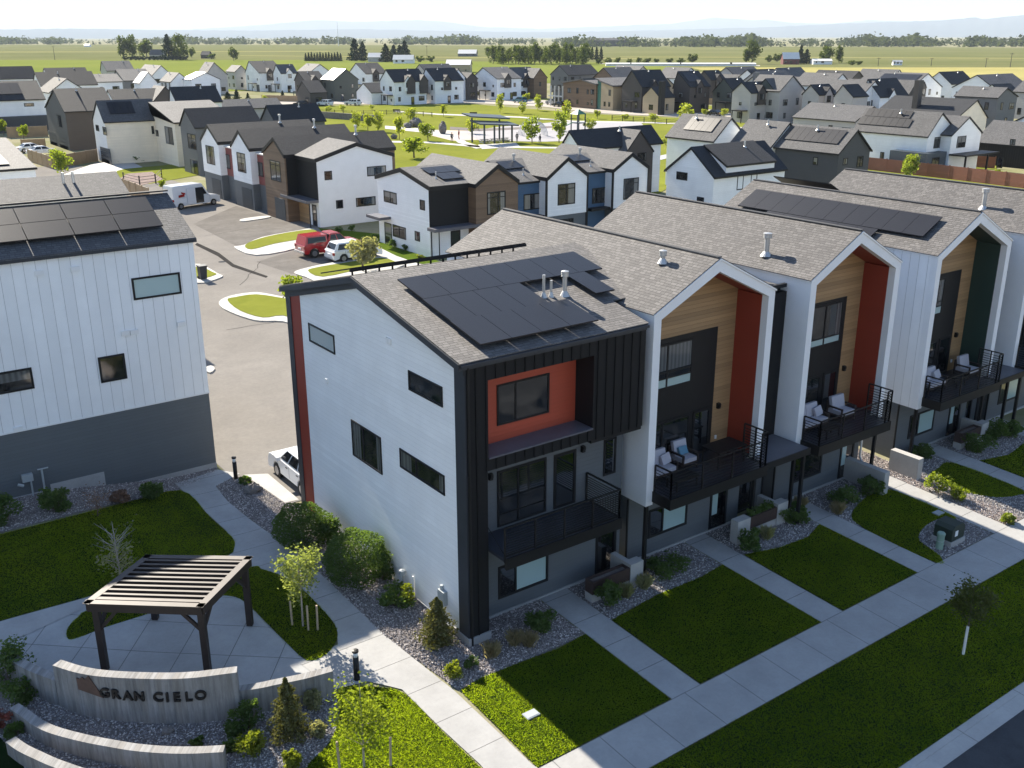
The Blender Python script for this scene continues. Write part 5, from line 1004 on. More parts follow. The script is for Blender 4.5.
def H(key, label, spec, wall, roof, ax2=None, pane='glass_house', sol=None, gar=False, pipes=1, wn=True, solmat=None, extra=None, cat='house', grp=None, gable=None, chim=None, name='house', minL=6., zf=None):
    s = solve(*spec) if isinstance(spec, tuple) else spec; rd = random.Random(key)
    if s['ax'] == 'x': s['x1'] = max(s['x1'], s['x0']+minL)
    else: s['y1'] = max(s['y1'], s['y0']+minL)
    x0, x1, y0, y1 = s['x0'], s['x1'], s['y0'], s['y1']; t = thing(name, label, cat, ((x0+x1)/2, (y0+y1)/2, .05), grp)
    volume(t, s['ax'], x0, x1, y0, y1, -.1, s['ze'], s['zr'], s['rid'], zf, wall, roof, ov=.25, ovg=.2)
    if gable: # cladding of the gable end
        if s['ax'] == 'x': MB().ext([(x0-.03, y0-.02, 0), (x0-.03, y0-.02, s['ze']-.1), (x0-.03, s['rid'], s['zr']-.1), (x0-.03, y1+.02, s['ze']-.1), (x0-.03, y1+.02, 0)], (.028, 0, 0)).build('gable_cladding', gable, t)
        else: MB().ext([(x0-.02, y0-.03, 0), (x1+.02, y0-.03, 0), (x1+.02, y0-.03, s['ze']-.1), (s['rid'], y0-.03, s['zr']-.1), (x0-.02, y0-.03, s['ze']-.1)], (0, .028, 0)).build('gable_cladding', gable, t)
    if wn:
        off = .03 if gable else 0
        autowin(t, '-X', x0-(off if s['ax'] == 'x' else 0), y0, y1, s['ze'], rd, gar=gar, pane=pane); autowin(t, '-Y', y0-(off if s['ax'] == 'y' else 0), x0, x1, s['ze'], rd, door=True, pane=pane)
    if sol:
        n, f0, f1 = sol
        if s['ax'] == 'x': solar(t, 'x', x0+(x1-x0)*f0, (x1-x0)*(f1-f0)/n, n, y0+(s['rid']-y0)*.25, y0+(s['rid']-y0)*.85, lambda x, y: s['ze']+(s['zr']-s['ze'])*(y-y0)/(s['rid']-y0)+.2, .12, .03)
        else: solar(t, 'y', y0+(y1-y0)*f0, (y1-y0)*(f1-f0)/n, n, x0+(s['rid']-x0)*.25, x0+(s['rid']-x0)*.85, lambda x, y: s['ze']+(s['zr']-s['ze'])*(x-x0)/(s['rid']-x0)+.2, .12, .03)
    for k in range(pipes):
        if s['ax'] == 'x': vent_pipe(t, x0+(x1-x0)*rd.uniform(.3, .8), s['rid']-.8, s['zr']-.2, .6, .09, False)
        else: vent_pipe(t, s['rid']-.8, y0+(y1-y0)*rd.uniform(.3, .8), s['zr']-.2, .6, .09, False)
    if chim: cx, cy_, ch, cm = chim; MB().box(x0+cx, x0+cx+1.3, y0+cy_, y0+cy_+1.0, 0, s['zr']+ch).build('chimney', cm, t)
    if 18 <= key <= 36 and s['ax'] == 'x' or key in (31, 36):   # street side porch
        py0 = y0+(y1-y0)*rd.uniform(.1, .4); pw = min(3.6, (y1-y0)*.55); MB().box(x0-1.9, x0-.03, py0, py0+pw, 2.6, 2.82).build('porch_roof', 'bronze_rail', t)
        for k in (0, 1): MB().box(x0-1.85, x0-1.7, py0+.05+k*(pw-.25), py0+.2+k*(pw-.25), 0, 2.6).build('porch_post', 'bronze_rail', t)
        xg = x0+(x1-x0)*.3; volume(t, 'y', xg, xg+2.4, y0-.35, s['rid'], s['ze']-2.6, s['ze'], s['ze']+1.4, None, None, wall if rd.random() < .5 else 'charbrown_house', roof, ov=.08, ovg=.1, wname='dormer')
        win(t, '-Y', y0-.35, xg+.5, xg+1.9, s['ze']-1.6, s['ze']-.2, mull=(.5,), pane=pane, fw=.1)
    t['_s'] = 0
    for e in (extra or ()):
        e = dict(e); k = e.pop('k')
        if k == 'vol':
            q = e; a = (q['x0'], q['x1'], q['y0'], q['y1']); volume(t, q['ax'], *a, q.get('z0', -.1), q['ze'], q['zr'], q.get('rid'), q.get('zf'), q['wall'], q['roof'], ov=.2, ovg=.15, wname='wing_wall')
            if q.get('win', True): autowin(t, '-X', q['x0'], q['y0'], q['y1'], q['ze'], rd, pane=pane); autowin(t, '-Y', q['y0'], q['x0'], q['x1'], q['ze'], rd, pane=pane)
        elif k == 'pxv':
            q = solve(*e['spec']); (q.update(x1=max(q['x1'], q['x0']+e.get('L', 5))) if q['ax'] == 'x' else q.update(y1=max(q['y1'], q['y0']+e.get('L', 5))))
            volume(t, q['ax'], q['x0'], q['x1'], q['y0'], q['y1'], -.1, q['ze'], q['zr'], q['rid'], None, e['wall'], e['roof'], ov=.2, ovg=.15, wname='wing_wall')
            autowin(t, '-X', q['x0'], q['y0'], q['y1'], q['ze'], rd, pane=pane); autowin(t, '-Y', q['y0'], q['x0'], q['x1'], q['ze'], rd, pane=pane)
        elif k == 'box': MB().box(*e['b']).build(e['n'], e['m'], t)
        elif k == 'win': winpx(t, e['f'], {'-X': x0, '-Y': y0}[e['f']]-e.get('o', 0), e['r'], mull=e.get('mull', ()), pane=e.get('p', 'glass_house'), fw=.09)
        elif k == 'gar':
            a, b = PX(e['r'][0], e['r'][1], x0), PX(e['r'][2], e['r'][1], x0); garage(t, '-X', x0-.0, b.y, a.y, 2.4)
    return t, s
gH = 'detached houses of the neighbourhood'
W = lambda f, *r, **k: dict(k='win', f=f, r=r, **k)
# houses left of the alley
_, s = H(1, 'cream sided house with white gable end, dark garage door and shrubs', ('x', (93, 118), (97, 102), (108, 122.5), (150, 100), None, (110, 164.5)), 'cream_house', 'shingle_grey', wn=False, gable='white_panel', grp=gH, sol=(4, .15, .62), extra=[W('-X', 103, 127, 106.5, 135, o=.03), W('-X', 96, 125, 99, 131, o=.03), dict(k='gar', r=(100.5, 150, 110, 160)), W('-Y', 151.5, 126, 154, 134)], pipes=0)
s['x1'] += 0
H(2, 'cream stucco house with grey single pitch roof beside the grey end house', ('x', (152, 109), (149.5, 103.5), (174.5, 123.5), (209, 101.5), 6.3), 'cream_house', 'shingle_grey', wn=False, grp=gH, extra=[W('-X', 165.5, 127, 173, 144, mull=(.5,)), W('-X', 155, 130, 158.5, 136)], pipes=0)
H(3, 'dark grey barn shaped house with brown upper side and pale board base', ('x', (48, 122), (54, 90), (65, 112), (103, 88), 6.4), 'charbrown_house', 'shingle_dark', wn=False, gable='darkgrey_house', grp=gH, extra=[W('-X', 57.5, 115, 61.5, 127, o=.03, mull=(.5,)), dict(k='gar', r=(50, 140, 57, 145)), dict(k='gar', r=(59.5, 140, 67, 145))])
H(4, 'long white house with dark lower storey and rooftop solar square at the left edge', dict(ax='x', x0=8, x1=32.3, y0=203.9, y1=215, rid=209.5, ze=6.3, zr=9.6), 'white_lap', 'shingle_dark', wn=False, grp=gH, sol=(3, .62, .85), extra=[W('-Y', 24, 103, 34, 106.5), dict(k='box', b=(7.9, 32.4, 203.5, 204, -.1, 3.2), n='lower_wall', m='slate_board')])
H(5, 'white house with long black roof behind the dark grey barn house', ('x', (33, 83), (35, 73), (41, 86), (84, 71.5), 6.3), 'white_lap', 'shingle_dark', grp=gH, minL=14)
H(6, 'white house with black roof at the upper left picture edge', dict(ax='x', x0=30, x1=55.5, y0=322, y1=333, rid=327, ze=6.3, zr=9.6), 'white_lap', 'shingle_dark', grp=gH)
H(7, 'black roofed house right behind the cream house with a brown cross gable', ('x', (106, 99), (108, 90.5), (114, 101), (148, 90), 6.0), 'white_lap', 'shingle_dark', grp=gH, minL=10, extra=[dict(k='vol', ax='y', x0=51, x1=56, y0=193, y1=200, ze=5.8, zr=8.4, wall='charbrown_house', roof='shingle_grey')])
H(8, 'white gabled house with black roof left of the long grey garage', ('x', (169, 95), (170, 88), (177, 103), (213, 87.5), 6.0), 'white_lap', 'shingle_dark', grp=gH, minL=9)
H(9, 'long low pale building with light grey roof behind the row', ('x', (211, 105), (212, 101), (218, 110), (270, 99), 3.2), 'lightgrey_house', 'shingle_grey', grp=gH, minL=15, wn=False)
H(10, 'grey gabled house with black roof behind the red panelled row', ('x', (261, 120), (267, 106.5), (276, 123), (303, 104), 6.0), 'grey_house', 'shingle_dark', grp=gH, minL=8)
H(11, 'white house with light grey roof and small dark window strip', ('x', (84, 80), (87, 75), (93, 82.5), (110, 73.5), 6.2), 'white_lap', 'shingle_grey', grp=gH, minL=8)
H(12, 'brownish house with a small cream gable at the field edge', ('x', (100, 66), (101.5, 61.5), (107, 71), (127, 61), 6.3), 'lightgrey_house', 'shingle_grey', grp=gH, minL=10)
H(13, 'dark walled house with taupe roof left of the white gables', ('x', (113, 74), (116, 70), (124, 81), (145, 69.5), 6.0), 'grey_house', 'shingle_grey', grp=gH)
H(14, 'white gable nearest the camera of three before the field', ('y', (140, 83), (148, 72.6), (157, 81), (143, 66), 6.0), 'white_lap', 'metal_roof', grp=gH)
H(15, 'white gabled house with pale roof, rear one of three', ('y', (152, 76), (161, 66), (172, 75), (145, 65), 6.0), 'white_lap', 'shingle_grey', grp=gH)
H(16, 'white gabled low house with wide windows, right one of three', ('y', (171, 82), (179, 73.4), (190, 82), (168, 72), 5.5), 'white_lap', 'shingle_grey', grp=gH)
H(17, 'white modern house with a long pale lean roof', ('y', (191, 80), (206, 73), (219, 72), (196, 66), 6.2), 'white_lap', 'metal_roof', grp=gH, pipes=0)
H(18, 'tall light grey gabled house with pale roof', ('y', (206, 75), (214, 63), (227, 74), (205, 62), 6.3), 'lightgrey_house', 'shingle_grey', grp=gH, extra=[dict(k='pxv', spec=('y', (235, 72), (241, 66), (247, 72), (232, 66), 6.3), wall='lightgrey_house', roof='shingle_grey')])
H(19, 'white house with dark roof and small grey front gable at the street corner', ('x', (245, 67), (249, 61.5), (259, 73), (269, 61), 6.3), 'white_lap', 'shingle_dark', grp=gH, minL=9, gar=True)
H(20, 'white two storey house with shallow dark roof beyond the corner house', ('x', (273, 68), (276, 65), (281, 73.5), (292, 65), 6.3), 'white_lap', 'shingle_grey', grp=gH)
H(21, 'charcoal house with low front gable at the park street', ('x', (294.5, 77), (298, 72), (305, 81), (318, 71), 5.8), 'charbrown_house', 'shingle_dark', grp=gH, extra=[dict(k='pxv', spec=('x', (297, 92), (302, 81.5), (310, 93), (318, 81), 3.5), wall='charbrown_house', roof='shingle_dark')])
H(22, 'grey olive house whose broad gable and pale roof face the park', ('y', (334, 80), (345.6, 69.5), (358, 80), (333, 69), 6.2), 'green_house', 'metal_roof', grp=gH)
H(23, 'white gabled house with brown band behind the grey olive one', ('x', (349, 71), (356, 63.5), (366, 74), (377, 64), 6.3), 'white_lap', 'shingle_dark', grp=gH)
wb, s = H(24, 'white house with black upper storey and twin dormer gables by the park', ('x', (380, 79), (386, 70), (394, 82), (418, 68.5), 6.3), 'white_lap', 'shingle_dark', grp=gH)
for k in (0, 1):
    xx = s['x0']+4+k*4.2; volume(wb, 'y', xx, xx+2.6, s['y0']-.5, s['rid'], 3., 6.3, 7.9, None, None, 'charbrown_house', 'shingle_grey', ov=.1, ovg=.1, wname='dormer')
volume(wb, 'x', s['x0']-3.5, s['x0']+4, s['y1']-1, s['y1']+8, -.1, 3.2, 5.6, None, None, 'white_lap', 'shingle_dark', wname='wing_wall')
H(25, 'white and dark brown house with a tall white cross gable', ('x', (421, 76), (426, 69), (435, 81), (454, 69), 6.3), 'white_lap', 'shingle_dark', grp=gH, extra=[dict(k='pxv', spec=('y', (451, 79), (458, 69.5), (466, 79), (450, 69), 6.3), wall='white_lap', roof='shingle_grey'), dict(k='vol', ax='y', x0=158.2, x1=162, y0=238, y1=245, ze=6.2, zr=7.8, wall='charbrown_house', roof='shingle_dark')])
H(26, 'white gabled house behind small shrubs right of the brown cross gable', ('x', (473, 77), (483, 68), (497, 79), (503, 67.5), 6.2), 'white_lap', 'shingle_grey', grp=gH, minL=9)
H(27, 'white house with long catslide roof and brown right gable', ('x', (492, 87), (510, 68), (517, 79), (530, 67), 5.9), 'white_lap', 'shingle_grey', grp=gH, minL=7, zf=2.9, extra=[dict(k='pxv', spec=('y', (534, 78), (540, 69), (547, 78), (528, 68), 6.2), wall='brown_house', roof='shingle_grey')])
# modern glazed building with lean roofs
gb = thing('community_building', 'modern brown building with green glass corner and lean roofs by the park street', 'building', (172, 196, .05))
b0, b1 = G(553, 103), G(626, 106)
bx = 163.
def shed(n, x0, x1, y0, y1, zl, zh, wall, roof='shingle_grey'):
    MB().ext([(x0, y0, -.1), (x0, y0, zl), (x0, y1, zh), (x0, y1, -.1)], (x1-x0, 0, 0)).build(n, wall, gb); MB().ext([(x0-.5, y0-.4, zl), (x0-.5, y1+.5, zh), (x0-.5, y1+.5, zh+.35), (x0-.5, y0-.4, zl+.35)], (x1-x0+1, 0, 0)).build('roof', roof, gb)
Y = lambda px: PX(px, 95, bx).y
shed('brick_wall', bx, bx+14, Y(596), Y(583), 6.2, 7.2, 'brown_house'); shed('glass_wall', bx+.5, bx+13, Y(601), Y(596), 7.0, 7.6, 'glass_green', 'shingle_grey'); shed('brown_wall', bx, bx+13, Y(583), Y(563), 7.4, 6.2, 'brown_house'); shed('stone_wall', bx, bx+10, Y(613), Y(601), 6.0, 7.2, 'tan_house', 'shingle_grey'); shed('pavilion_wall', bx+1, bx+10, Y(563), Y(550), 5.0, 3.6, 'glass', 'shingle_grey')
for px in (552, 556, 560, 564): y_ = Y(px); MB().box(bx-.6, bx-.3, y_-.15, y_+.15, 0, 5.4).build('column', 'play_pale', gb)
MB().box(bx-.65, bx-.25, Y(564), Y(550), 2.6, 2.9).build('crossbeam', 'play_pale', gb); autowin(gb, '-X', bx, Y(582), Y(565), 6, random.Random(4), n=2); autowin(gb, '-X', bx, Y(595), Y(585), 6, random.Random(5), n=2); autowin(gb, '-X', bx, Y(612), Y(602), 6, random.Random(6), n=2)
H(29, 'near black gabled house with covered porch and small tan front gable', ('x', (622, 83), (632, 71), (642, 87), (660, 70), 6.3), 'charbrown_house', 'shingle_dark', grp=gH, minL=9, chim=(-2, -9, -2, 'black_trim'), extra=[dict(k='pxv', spec=('x', (643, 94), (651.5, 87.6), (660, 98), (664, 86), 4.), wall='tan_house', roof='shingle_dark')])
H(30, 'near black house with tall narrow gable and pale roof strip', ('x', (674, 79), (678, 72), (690, 87), (695, 71.5), 6.4), 'charbrown_house', 'shingle_dark', grp=gH, minL=7, sol=(3, .1, .7), extra=[dict(k='vol', ax='y', x0=175, x1=181, y0=173.5, y1=178, ze=5.8, zr=7.8, wall='tan_house', roof='shingle_grey')])
H(31, 'small brown gabled house right of the near black houses', ('x', (698, 78), (704, 71), (711, 80), (716, 71), 6.3), 'charbrown_house', 'shingle_dark', grp=gH)
H(32, 'olive grey gabled cottage with a thick dark chimney', ('x', (713, 90), (724, 79), (735, 93), (738, 78), 5), 'green_house', 'shingle_dark', grp=gH, chim=(5.5, -1.5, 1.6, 'grey_house'))
H(33, 'light grey house with twin gables and dark porch facing the park street', ('x', (732.5, 91), (742, 83), (751, 93), (756, 79), 6.5), 'lightgrey_house', 'shingle_dark', grp=gH, minL=7, extra=[dict(k='pxv', spec=('y', (780, 91.5), (793, 76.5), (804, 92), (760, 76), 6.8), wall='lightgrey_house', roof='shingle_grey', L=9), dict(k='vol', ax='x', x0=166, x1=176, y0=127, y1=134, ze=6.2, zr=9.2, wall='green_house', roof='shingle_grey')])
H(34, 'pale grey house with two narrow pointed front gables and roof solar', ('x', (803, 92), (811, 85.5), (819, 95), (824, 85), 6.3), 'lightgrey_house', 'shingle_dark', grp=gH, extra=[dict(k='pxv', spec=('x', (835, 93), (843, 85.5), (853, 97), (858, 84), 6.3), wall='lightgrey_house', roof='shingle_dark'), dict(k='vol', ax='y', x0=174, x1=182, y0=111, y1=125, ze=6.2, zr=9.0, wall='white_lap', roof='shingle_grey')])
H(35, 'white gabled house with dark roof and brown back gable', ('x', (863, 94), (868, 80), (880, 97), (896, 79), 6.0), 'white_lap', 'shingle_dark', grp=gH, minL=9, extra=[dict(k='vol', ax='y', x0=194, x1=199, y0=113, y1=120, ze=5.8, zr=8.6, wall='charbrown_house', roof='shingle_grey')])
H(36, 'white house with taupe roof, long solar strip and dark garage', dict(ax='y', x0=222, x1=236, y0=131, y1=148, rid=229, ze=5.6, zr=9.0), 'white_lap', 'shingle_grey', grp=gH, sol=(6, .05, .7))
# nearer houses on the right
wd, s = H(37, 'white house with dark roof, broad dormer and green window behind the blue row', ('x', (667, 172), (692, 149), (714, 177), (757, 140), 5.9), 'white_lap', 'shingle_dark', grp=gH, wn=False, minL=10, extra=[W('-X', 676.5, 172, 687.5, 180), W('-X', 697, 197, 704, 202)])
volume(wd, 'x', s['x0']+1.6, s['x0']+8.4, s['y0']+.02, s['rid']+.5, 4, 6.7, s['zr']+.1, s['rid']-.02, None, 'white_panel', 'shingle_dark', ov=.15, ovg=.1, wname='dormer'); win(wd, '-Y', s['y0']+.02, s['x0']+3.2, s['x0']+6, 4.4, 5.8, mull=(.3, .7), pane='glass_house', fw=.1)
H(38, 'white house whose grey roof carries a two row solar array', ('y', (714, 141), (731, 119), (746, 140), (687, 117), 6.2), 'white_lap', 'shingle_grey', grp=gH, sol=(5, .15, .75), wn=False, minL=8)
H(39, 'plain white gabled house with bare taupe roof between the solar roofs', ('y', (771, 147), (789, 124), (803, 143), (750, 120.5), 6.0), 'white_lap', 'shingle_grey', grp=gH, wn=False, extra=[W('-Y', 776, 157, 783, 168), W('-Y', 793, 155.5, 799, 160)])
H(40, 'dark grey house with solar panels on its left roof slope', ('y', (839, 153.5), (857, 131), (870, 150), (793, 126), 6.0), 'darkgrey_house', 'shingle_grey', grp=gH, sol=(8, .1, .95), wn=False, extra=[W('-X', 813, 157, 818, 165), W('-Y', 843, 158, 847.5, 165), W('-Y', 857, 156, 863, 167, mull=(.5,))])
wr, s = H(41, 'white house behind the red fence with a double solar array and blue grey bay', ('y', (928, 136), (942, 114), (957, 133), (868, 108.5), 5.2), 'white_lap', 'shingle_grey', grp=gH, wn=False, extra=[W('-Y', 934, 137, 942, 148, mull=(.5,)), W('-X', 880, 152, 884, 160), W('-X', 892, 153, 898, 157)])
zq = lambda x, y: s['ze']+(s['zr']-s['ze'])*(x-s['x0'])/(s['rid']-s['x0'])+.2
solar(wr, 'y', s['y0']+3.5, 1.05, 8, s['x0']+.5, s['x0']+1.5, zq, .14, .04); solar(wr, 'y', s['y0']+4.2, 1.05, 7, s['x0']+1.55, s['x0']+2.5, zq, .14, .04)
MB().box(s['x0']-1.5, s['x0']+3.2, s['y0']-1.2, s['y0']+4.6, -.1, 3.0).build('bay', 'steelblue_house', wr); win(wr, '-Y', s['y0']-1.2, s['x0']-.2, s['x0']+1.6, .8, 2.4, mull=(.5,), pane='glass_house', fw=.1)
volume(wr, 'y', s['rid']+.5, s['x1']+3.5, s['y0']-1.6, s['y0']+6, -.1, 5.2, 7.4, None, None, 'white_lap', 'shingle_grey', wname='wing_wall'); win(wr, '-Y', s['y0']-1.6, s['rid']+2, s['rid']+4.2, 3.4, 5.0, mull=(.5,), pane='glass_house', fw=.1)
MB().box(s['rid']+.4, s['x1']+4.5, s['y0']-4.2, s['y0']-1.6, 2.5, 2.7).build('porch_roof', 'bronze_rail', wr)
for k in (0, 1): MB().box(s['rid']+.6+k*5.6, s['rid']+.8+k*5.6, s['y0']-4.1, s['y0']-3.9, 0, 2.5).build('porch_post', 'bronze_rail', wr)
H(42, 'white house with taupe roof cut by the right picture edge', dict(ax='y', x0=121.5, x1=130, y0=30, y1=44.5, rid=125.8, ze=5.9, zr=8.7), 'white_lap', 'shingle_grey', grp=gH, wn=False, extra=[W('-X', 1010, 139, 1015.5, 145), W('-X', 997, 157, 1003, 168)])
H(43, 'dark walled low house with broad taupe roof between the white houses', dict(ax='y', x0=131, x1=140, y0=44, y1=60, rid=135.5, ze=3.2, zr=6.0), 'black_board', 'shingle_grey', grp=gH, wn=False)
H(44, 'grey house with taupe roof and narrow windows at the far right', ('y', (998, 98), (1007, 88.5), (1017, 99), (964, 87), 6.2), 'grey_house', 'shingle_grey', grp=gH)
H(45, 'pale house with long black roof and two brick chimney stacks', ('y', (980, 112), (974, 94), (988, 111), (935, 97), 5.0), 'cream_house', 'shingle_dark', grp=gH, minL=10, chim=(1.2, 5, 2.2, 'charbrown_house')) if False else H(45, 'pale house with long black roof and two brick chimney stacks', dict(ax='y', x0=150, x1=160, y0=75, y1=91, rid=156, ze=4.6, zr=7.6), 'cream_house', 'shingle_dark', grp=gH, chim=(2.2, 9, 3.2, 'charbrown_house'))
H(46, 'pale gabled house with black roof above the right picture edge house', dict(ax='x', x0=141, x1=154, y0=52, y1=61, rid=56.5, ze=5.0, zr=7.4), 'white_lap', 'shingle_dark', grp=gH)
H(47, 'taupe roofed low house behind the double solar array', dict(ax='y', x0=146, x1=156, y0=92, y1=106, rid=151, ze=3.4, zr=5.8), 'lightgrey_house', 'shingle_grey', grp=gH)
H(48, 'white house group with grey roof at the straw field edge', dict(ax='x', x0=228, x1=244, y0=112, y1=123, rid=117, ze=6, zr=9), 'white_lap', 'shingle_grey', grp=gH, extra=[dict(k='vol', ax='x', x0=222, x1=230, y0=106, y1=113, ze=4.5, zr=7.2, wall='white_lap', roof='shingle_dark')])
H(49, 'house with long solar strip on a taupe roof at the upper right', dict(ax='y', x0=220, x1=230, y0=88, y1=103, rid=225, ze=6, zr=8.8), 'lightgrey_house', 'shingle_grey', grp=gH, sol=(6, .1, .9))
bg, s = H(50, 'black roofed house with dark brown cross gable behind the blue row', ('x', (562, 143), (570, 132), (581, 149), (650, 125.5), 6.0), 'white_lap', 'shingle_dark', grp=gH, wn=False, minL=12)
xm = s['x0']+(s['x1']-s['x0'])*.62; volume(bg, 'y', xm-2.2, xm+2.2, s['y0']-1.4, s['rid'], -.1, 5.2, 7.6, None, None, 'charbrown_house', 'shingle_grey', ov=.1, ovg=.1, wname='gable_wall'); win(bg, '-Y', s['y0']-1.4, xm-.3, xm+1.1, 4.2, 5.2, pane='glass_house', fw=.1)
# far roofs in the block beyond the park street, first those one can tell apart, right to left
rd = random.Random(11); far = [
 ('white gabled house with grey roof peeping over the twin gabled house', 215, 150, 'y', 'white_lap', 'shingle_grey'), ('dark gabled house between white roofs behind the solar strip', 236, 160, 'y', 'charbrown_house', 'shingle_dark'), ('grey roof with solar panels over the light grey house', 205, 162, 'x', 'lightgrey_house', 'shingle_grey'),
 ('white gabled house with black roof beyond the thick chimney', 226, 184, 'x', 'white_lap', 'shingle_dark'), ('low house under a broad grey roof past the near black houses', 240, 205, 'x', 'lightgrey_house', 'shingle_grey'), ('grey roofed house with a dormer beyond the near black houses', 222, 212, 'y', 'white_lap', 'shingle_grey'),
 ('brown gabled house behind the glass cornered building', 206, 226, 'x', 'brown_house', 'shingle_grey'), ('grey roofed house above the glass cornered building', 224, 236, 'y', 'lightgrey_house', 'shingle_grey'), ('dark roofed house at the green field past the brown right gable', 212, 256, 'x', 'grey_house', 'shingle_dark'),
 ('grey roofed house with pale walls over the olive cottage', 218, 174, 'x', 'lightgrey_house', 'shingle_grey'), ('white house with dark roof behind the white gable and solar strip', 252, 138, 'x', 'white_lap', 'shingle_dark'), ('taupe roofed house at the far edge of the straw field', 256, 160, 'y', 'white_lap', 'shingle_grey'),
 ('long grey roof behind the small brown gabled house', 246, 190, 'x', 'lightgrey_house', 'shingle_grey'), ('pale house behind the charcoal street house', 150, 330, 'y', 'white_lap', 'shingle_grey'), ('grey roofed house beyond the black dormer house', 182, 300, 'x', 'lightgrey_house', 'shingle_grey'),
 ('white house with black roof left of the tall light grey gable', 62, 336, 'x', 'white_lap', 'shingle_dark'), ('pale roofed house at the far left field edge', 22, 372, 'x', 'white_lap', 'metal_roof'), ('white house peeping between two black roofs at the left', 42, 244, 'y', 'white_lap', 'shingle_dark')]
for i, (lb_, x, y, ax, wl, rf) in enumerate(far):
    L, D = rd.uniform(11, 14), rd.uniform(8, 10); H(60+i, lb_, dict(ax=ax, x0=x, x1=x+(L if ax == 'x' else D), y0=y, y1=y+(D if ax == 'x' else L), rid=(y+D/2 if ax == 'x' else x+D/2), ze=5.6, zr=8.6), wl, rf, grp=gH, sol=(4, .2, .8) if 'solar panels' in lb_ else None)
# ------------------------------------------------------------------ alley
sheet('alley', [(-1.3, 12.75), (20.9, 12.75), (40, 13.5), (40, 36), (29, 47.5), (27.9, 120), (21, 140), (12, 140), (9, 62), (-1.4, 30)], 'asphalt_old', .012)
sheet('parking_pad', gp((193, 224), (236, 246), (308, 229), (262, 214), (236, 206)), 'asphalt_mid', .018); sheet('parking_pad', gp((256, 262), (297, 250), (345, 236), (372, 252), (322, 268), (292, 274)), 'asphalt_mid', .018)
sheet('drain_line', gp((195, 245), (197, 243), (219, 253), (234, 264.5), (268, 276.5), (266, 278), (232, 267), (218, 256.5)), 'crack_seal', .022)
rdc = random.Random(21)
for (px, py), (qx, qy) in (((228, 330), (300, 318)), ((240, 285), (262, 262)), ((205, 236), (250, 228))):
    a, b = GG(px, py), GG(qx, qy); P = [a.lerp(b, k/7)+Vector((rdc.uniform(-.15, .15), rdc.uniform(-.12, .12), 0)) for k in range(8)]; nn = (b-a).normalized(); nn = Vector((-nn.y, nn.x, 0))*.022; sheet('pavement_crack', [tuple((p-nn)[:2]) for p in P]+[tuple((p+nn)[:2]) for p in reversed(P)], 'crack_seal', .02)
for px, py, r in ((222, 262, .32),):
    a = GG(px, py); sheet('manhole_cover', [(a.x+r*math.cos(k*.45), a.y+r*math.sin(k*.45)) for k in range(14)], 'asphalt_new', .02)
sheet('drive_apron', gp((244, 475), (285, 503), (299, 500), (268, 474)), 'plain_concrete', .02)
def island(k, kerb, turf):
    sheet('kerb', smooth_poly(gp(*kerb), 3), 'kerb_concrete', .10, thick=.2); sheet('lawn', smooth_poly(gp(*turf), 3), 'park_turf', .125)
island(0, ((219, 303), (230, 297), (252, 293.5), (266, 294.5), (290, 299), (330, 304), (320, 330), (283, 322.5), (260, 322), (243, 318), (224, 310)), ((227.5, 301.5), (236, 298.5), (257, 295.8), (285, 300), (322, 306), (315, 324), (283, 317), (263, 319), (240, 312)))
island(1, ((234, 248), (244, 246), (262, 238), (300, 231), (314, 229.5), (316, 239), (297, 249), (256, 256)), ((245, 247), (253, 242), (275, 236), (312, 230.5), (313.5, 237.5), (276, 244.5), (252, 250.5)))
island(2, ((294, 273.5), (306, 269), (330, 264), (378, 257), (404, 266), (362, 277), (322, 283), (306, 278)), ((308, 272), (318, 268.5), (345, 264), (381, 259), (396, 265.5), (361, 270.5), (323, 278)))
island(3, ((186, 268), (200, 265), (217, 274), (222, 278), (196, 284)), ((194, 270), (201, 268), (212, 273), (216, 276), (198, 280)))
for k, (a) in enumerate((((240, 220.5), (249, 218.5), (267, 216.5), (270, 218), (252, 221), (242, 222)), ((204, 370), (211, 367), (215, 370), (210, 374)))): sheet('kerb', smooth_poly(gp(*a), 3), 'kerb_concrete', .10, thick=.2)
sheet('lawn', gp((318, 228), (380, 234), (440, 262), (445, 268), (410, 262), (382, 250), (330, 240)), 'turf', .02); sheet('path', gp((376, 246), (396, 256), (430, 268), (424, 272), (388, 262), (366, 250)), 'plain_concrete', .03)
b = GG(203, 280); q = b; t = thing('wheelie_bin', 'black wheeled bin on the little grass island at the alley edge', 'bin', (q.x, q.y, .15))
MB().ext([(q.x-.24, q.y-.3, .2), (q.x+.24, q.y-.3, .2), (q.x+.3, q.y-.36, 1.15), (q.x-.3, q.y-.36, 1.15)], (0, .62, 0)).build('body', 'bin_plastic', t); MB().box(q.x-.33, q.x+.33, q.y-.4, q.y+.32, 1.15, 1.25).build('lid', 'bin_plastic', t)
for s in (-1, 1): MB().tube((q.x+s*.24, q.y+.3, .25), (q.x+s*.3, q.y+.3, .25), .12, n=10).build('wheel', 'rubber', t)
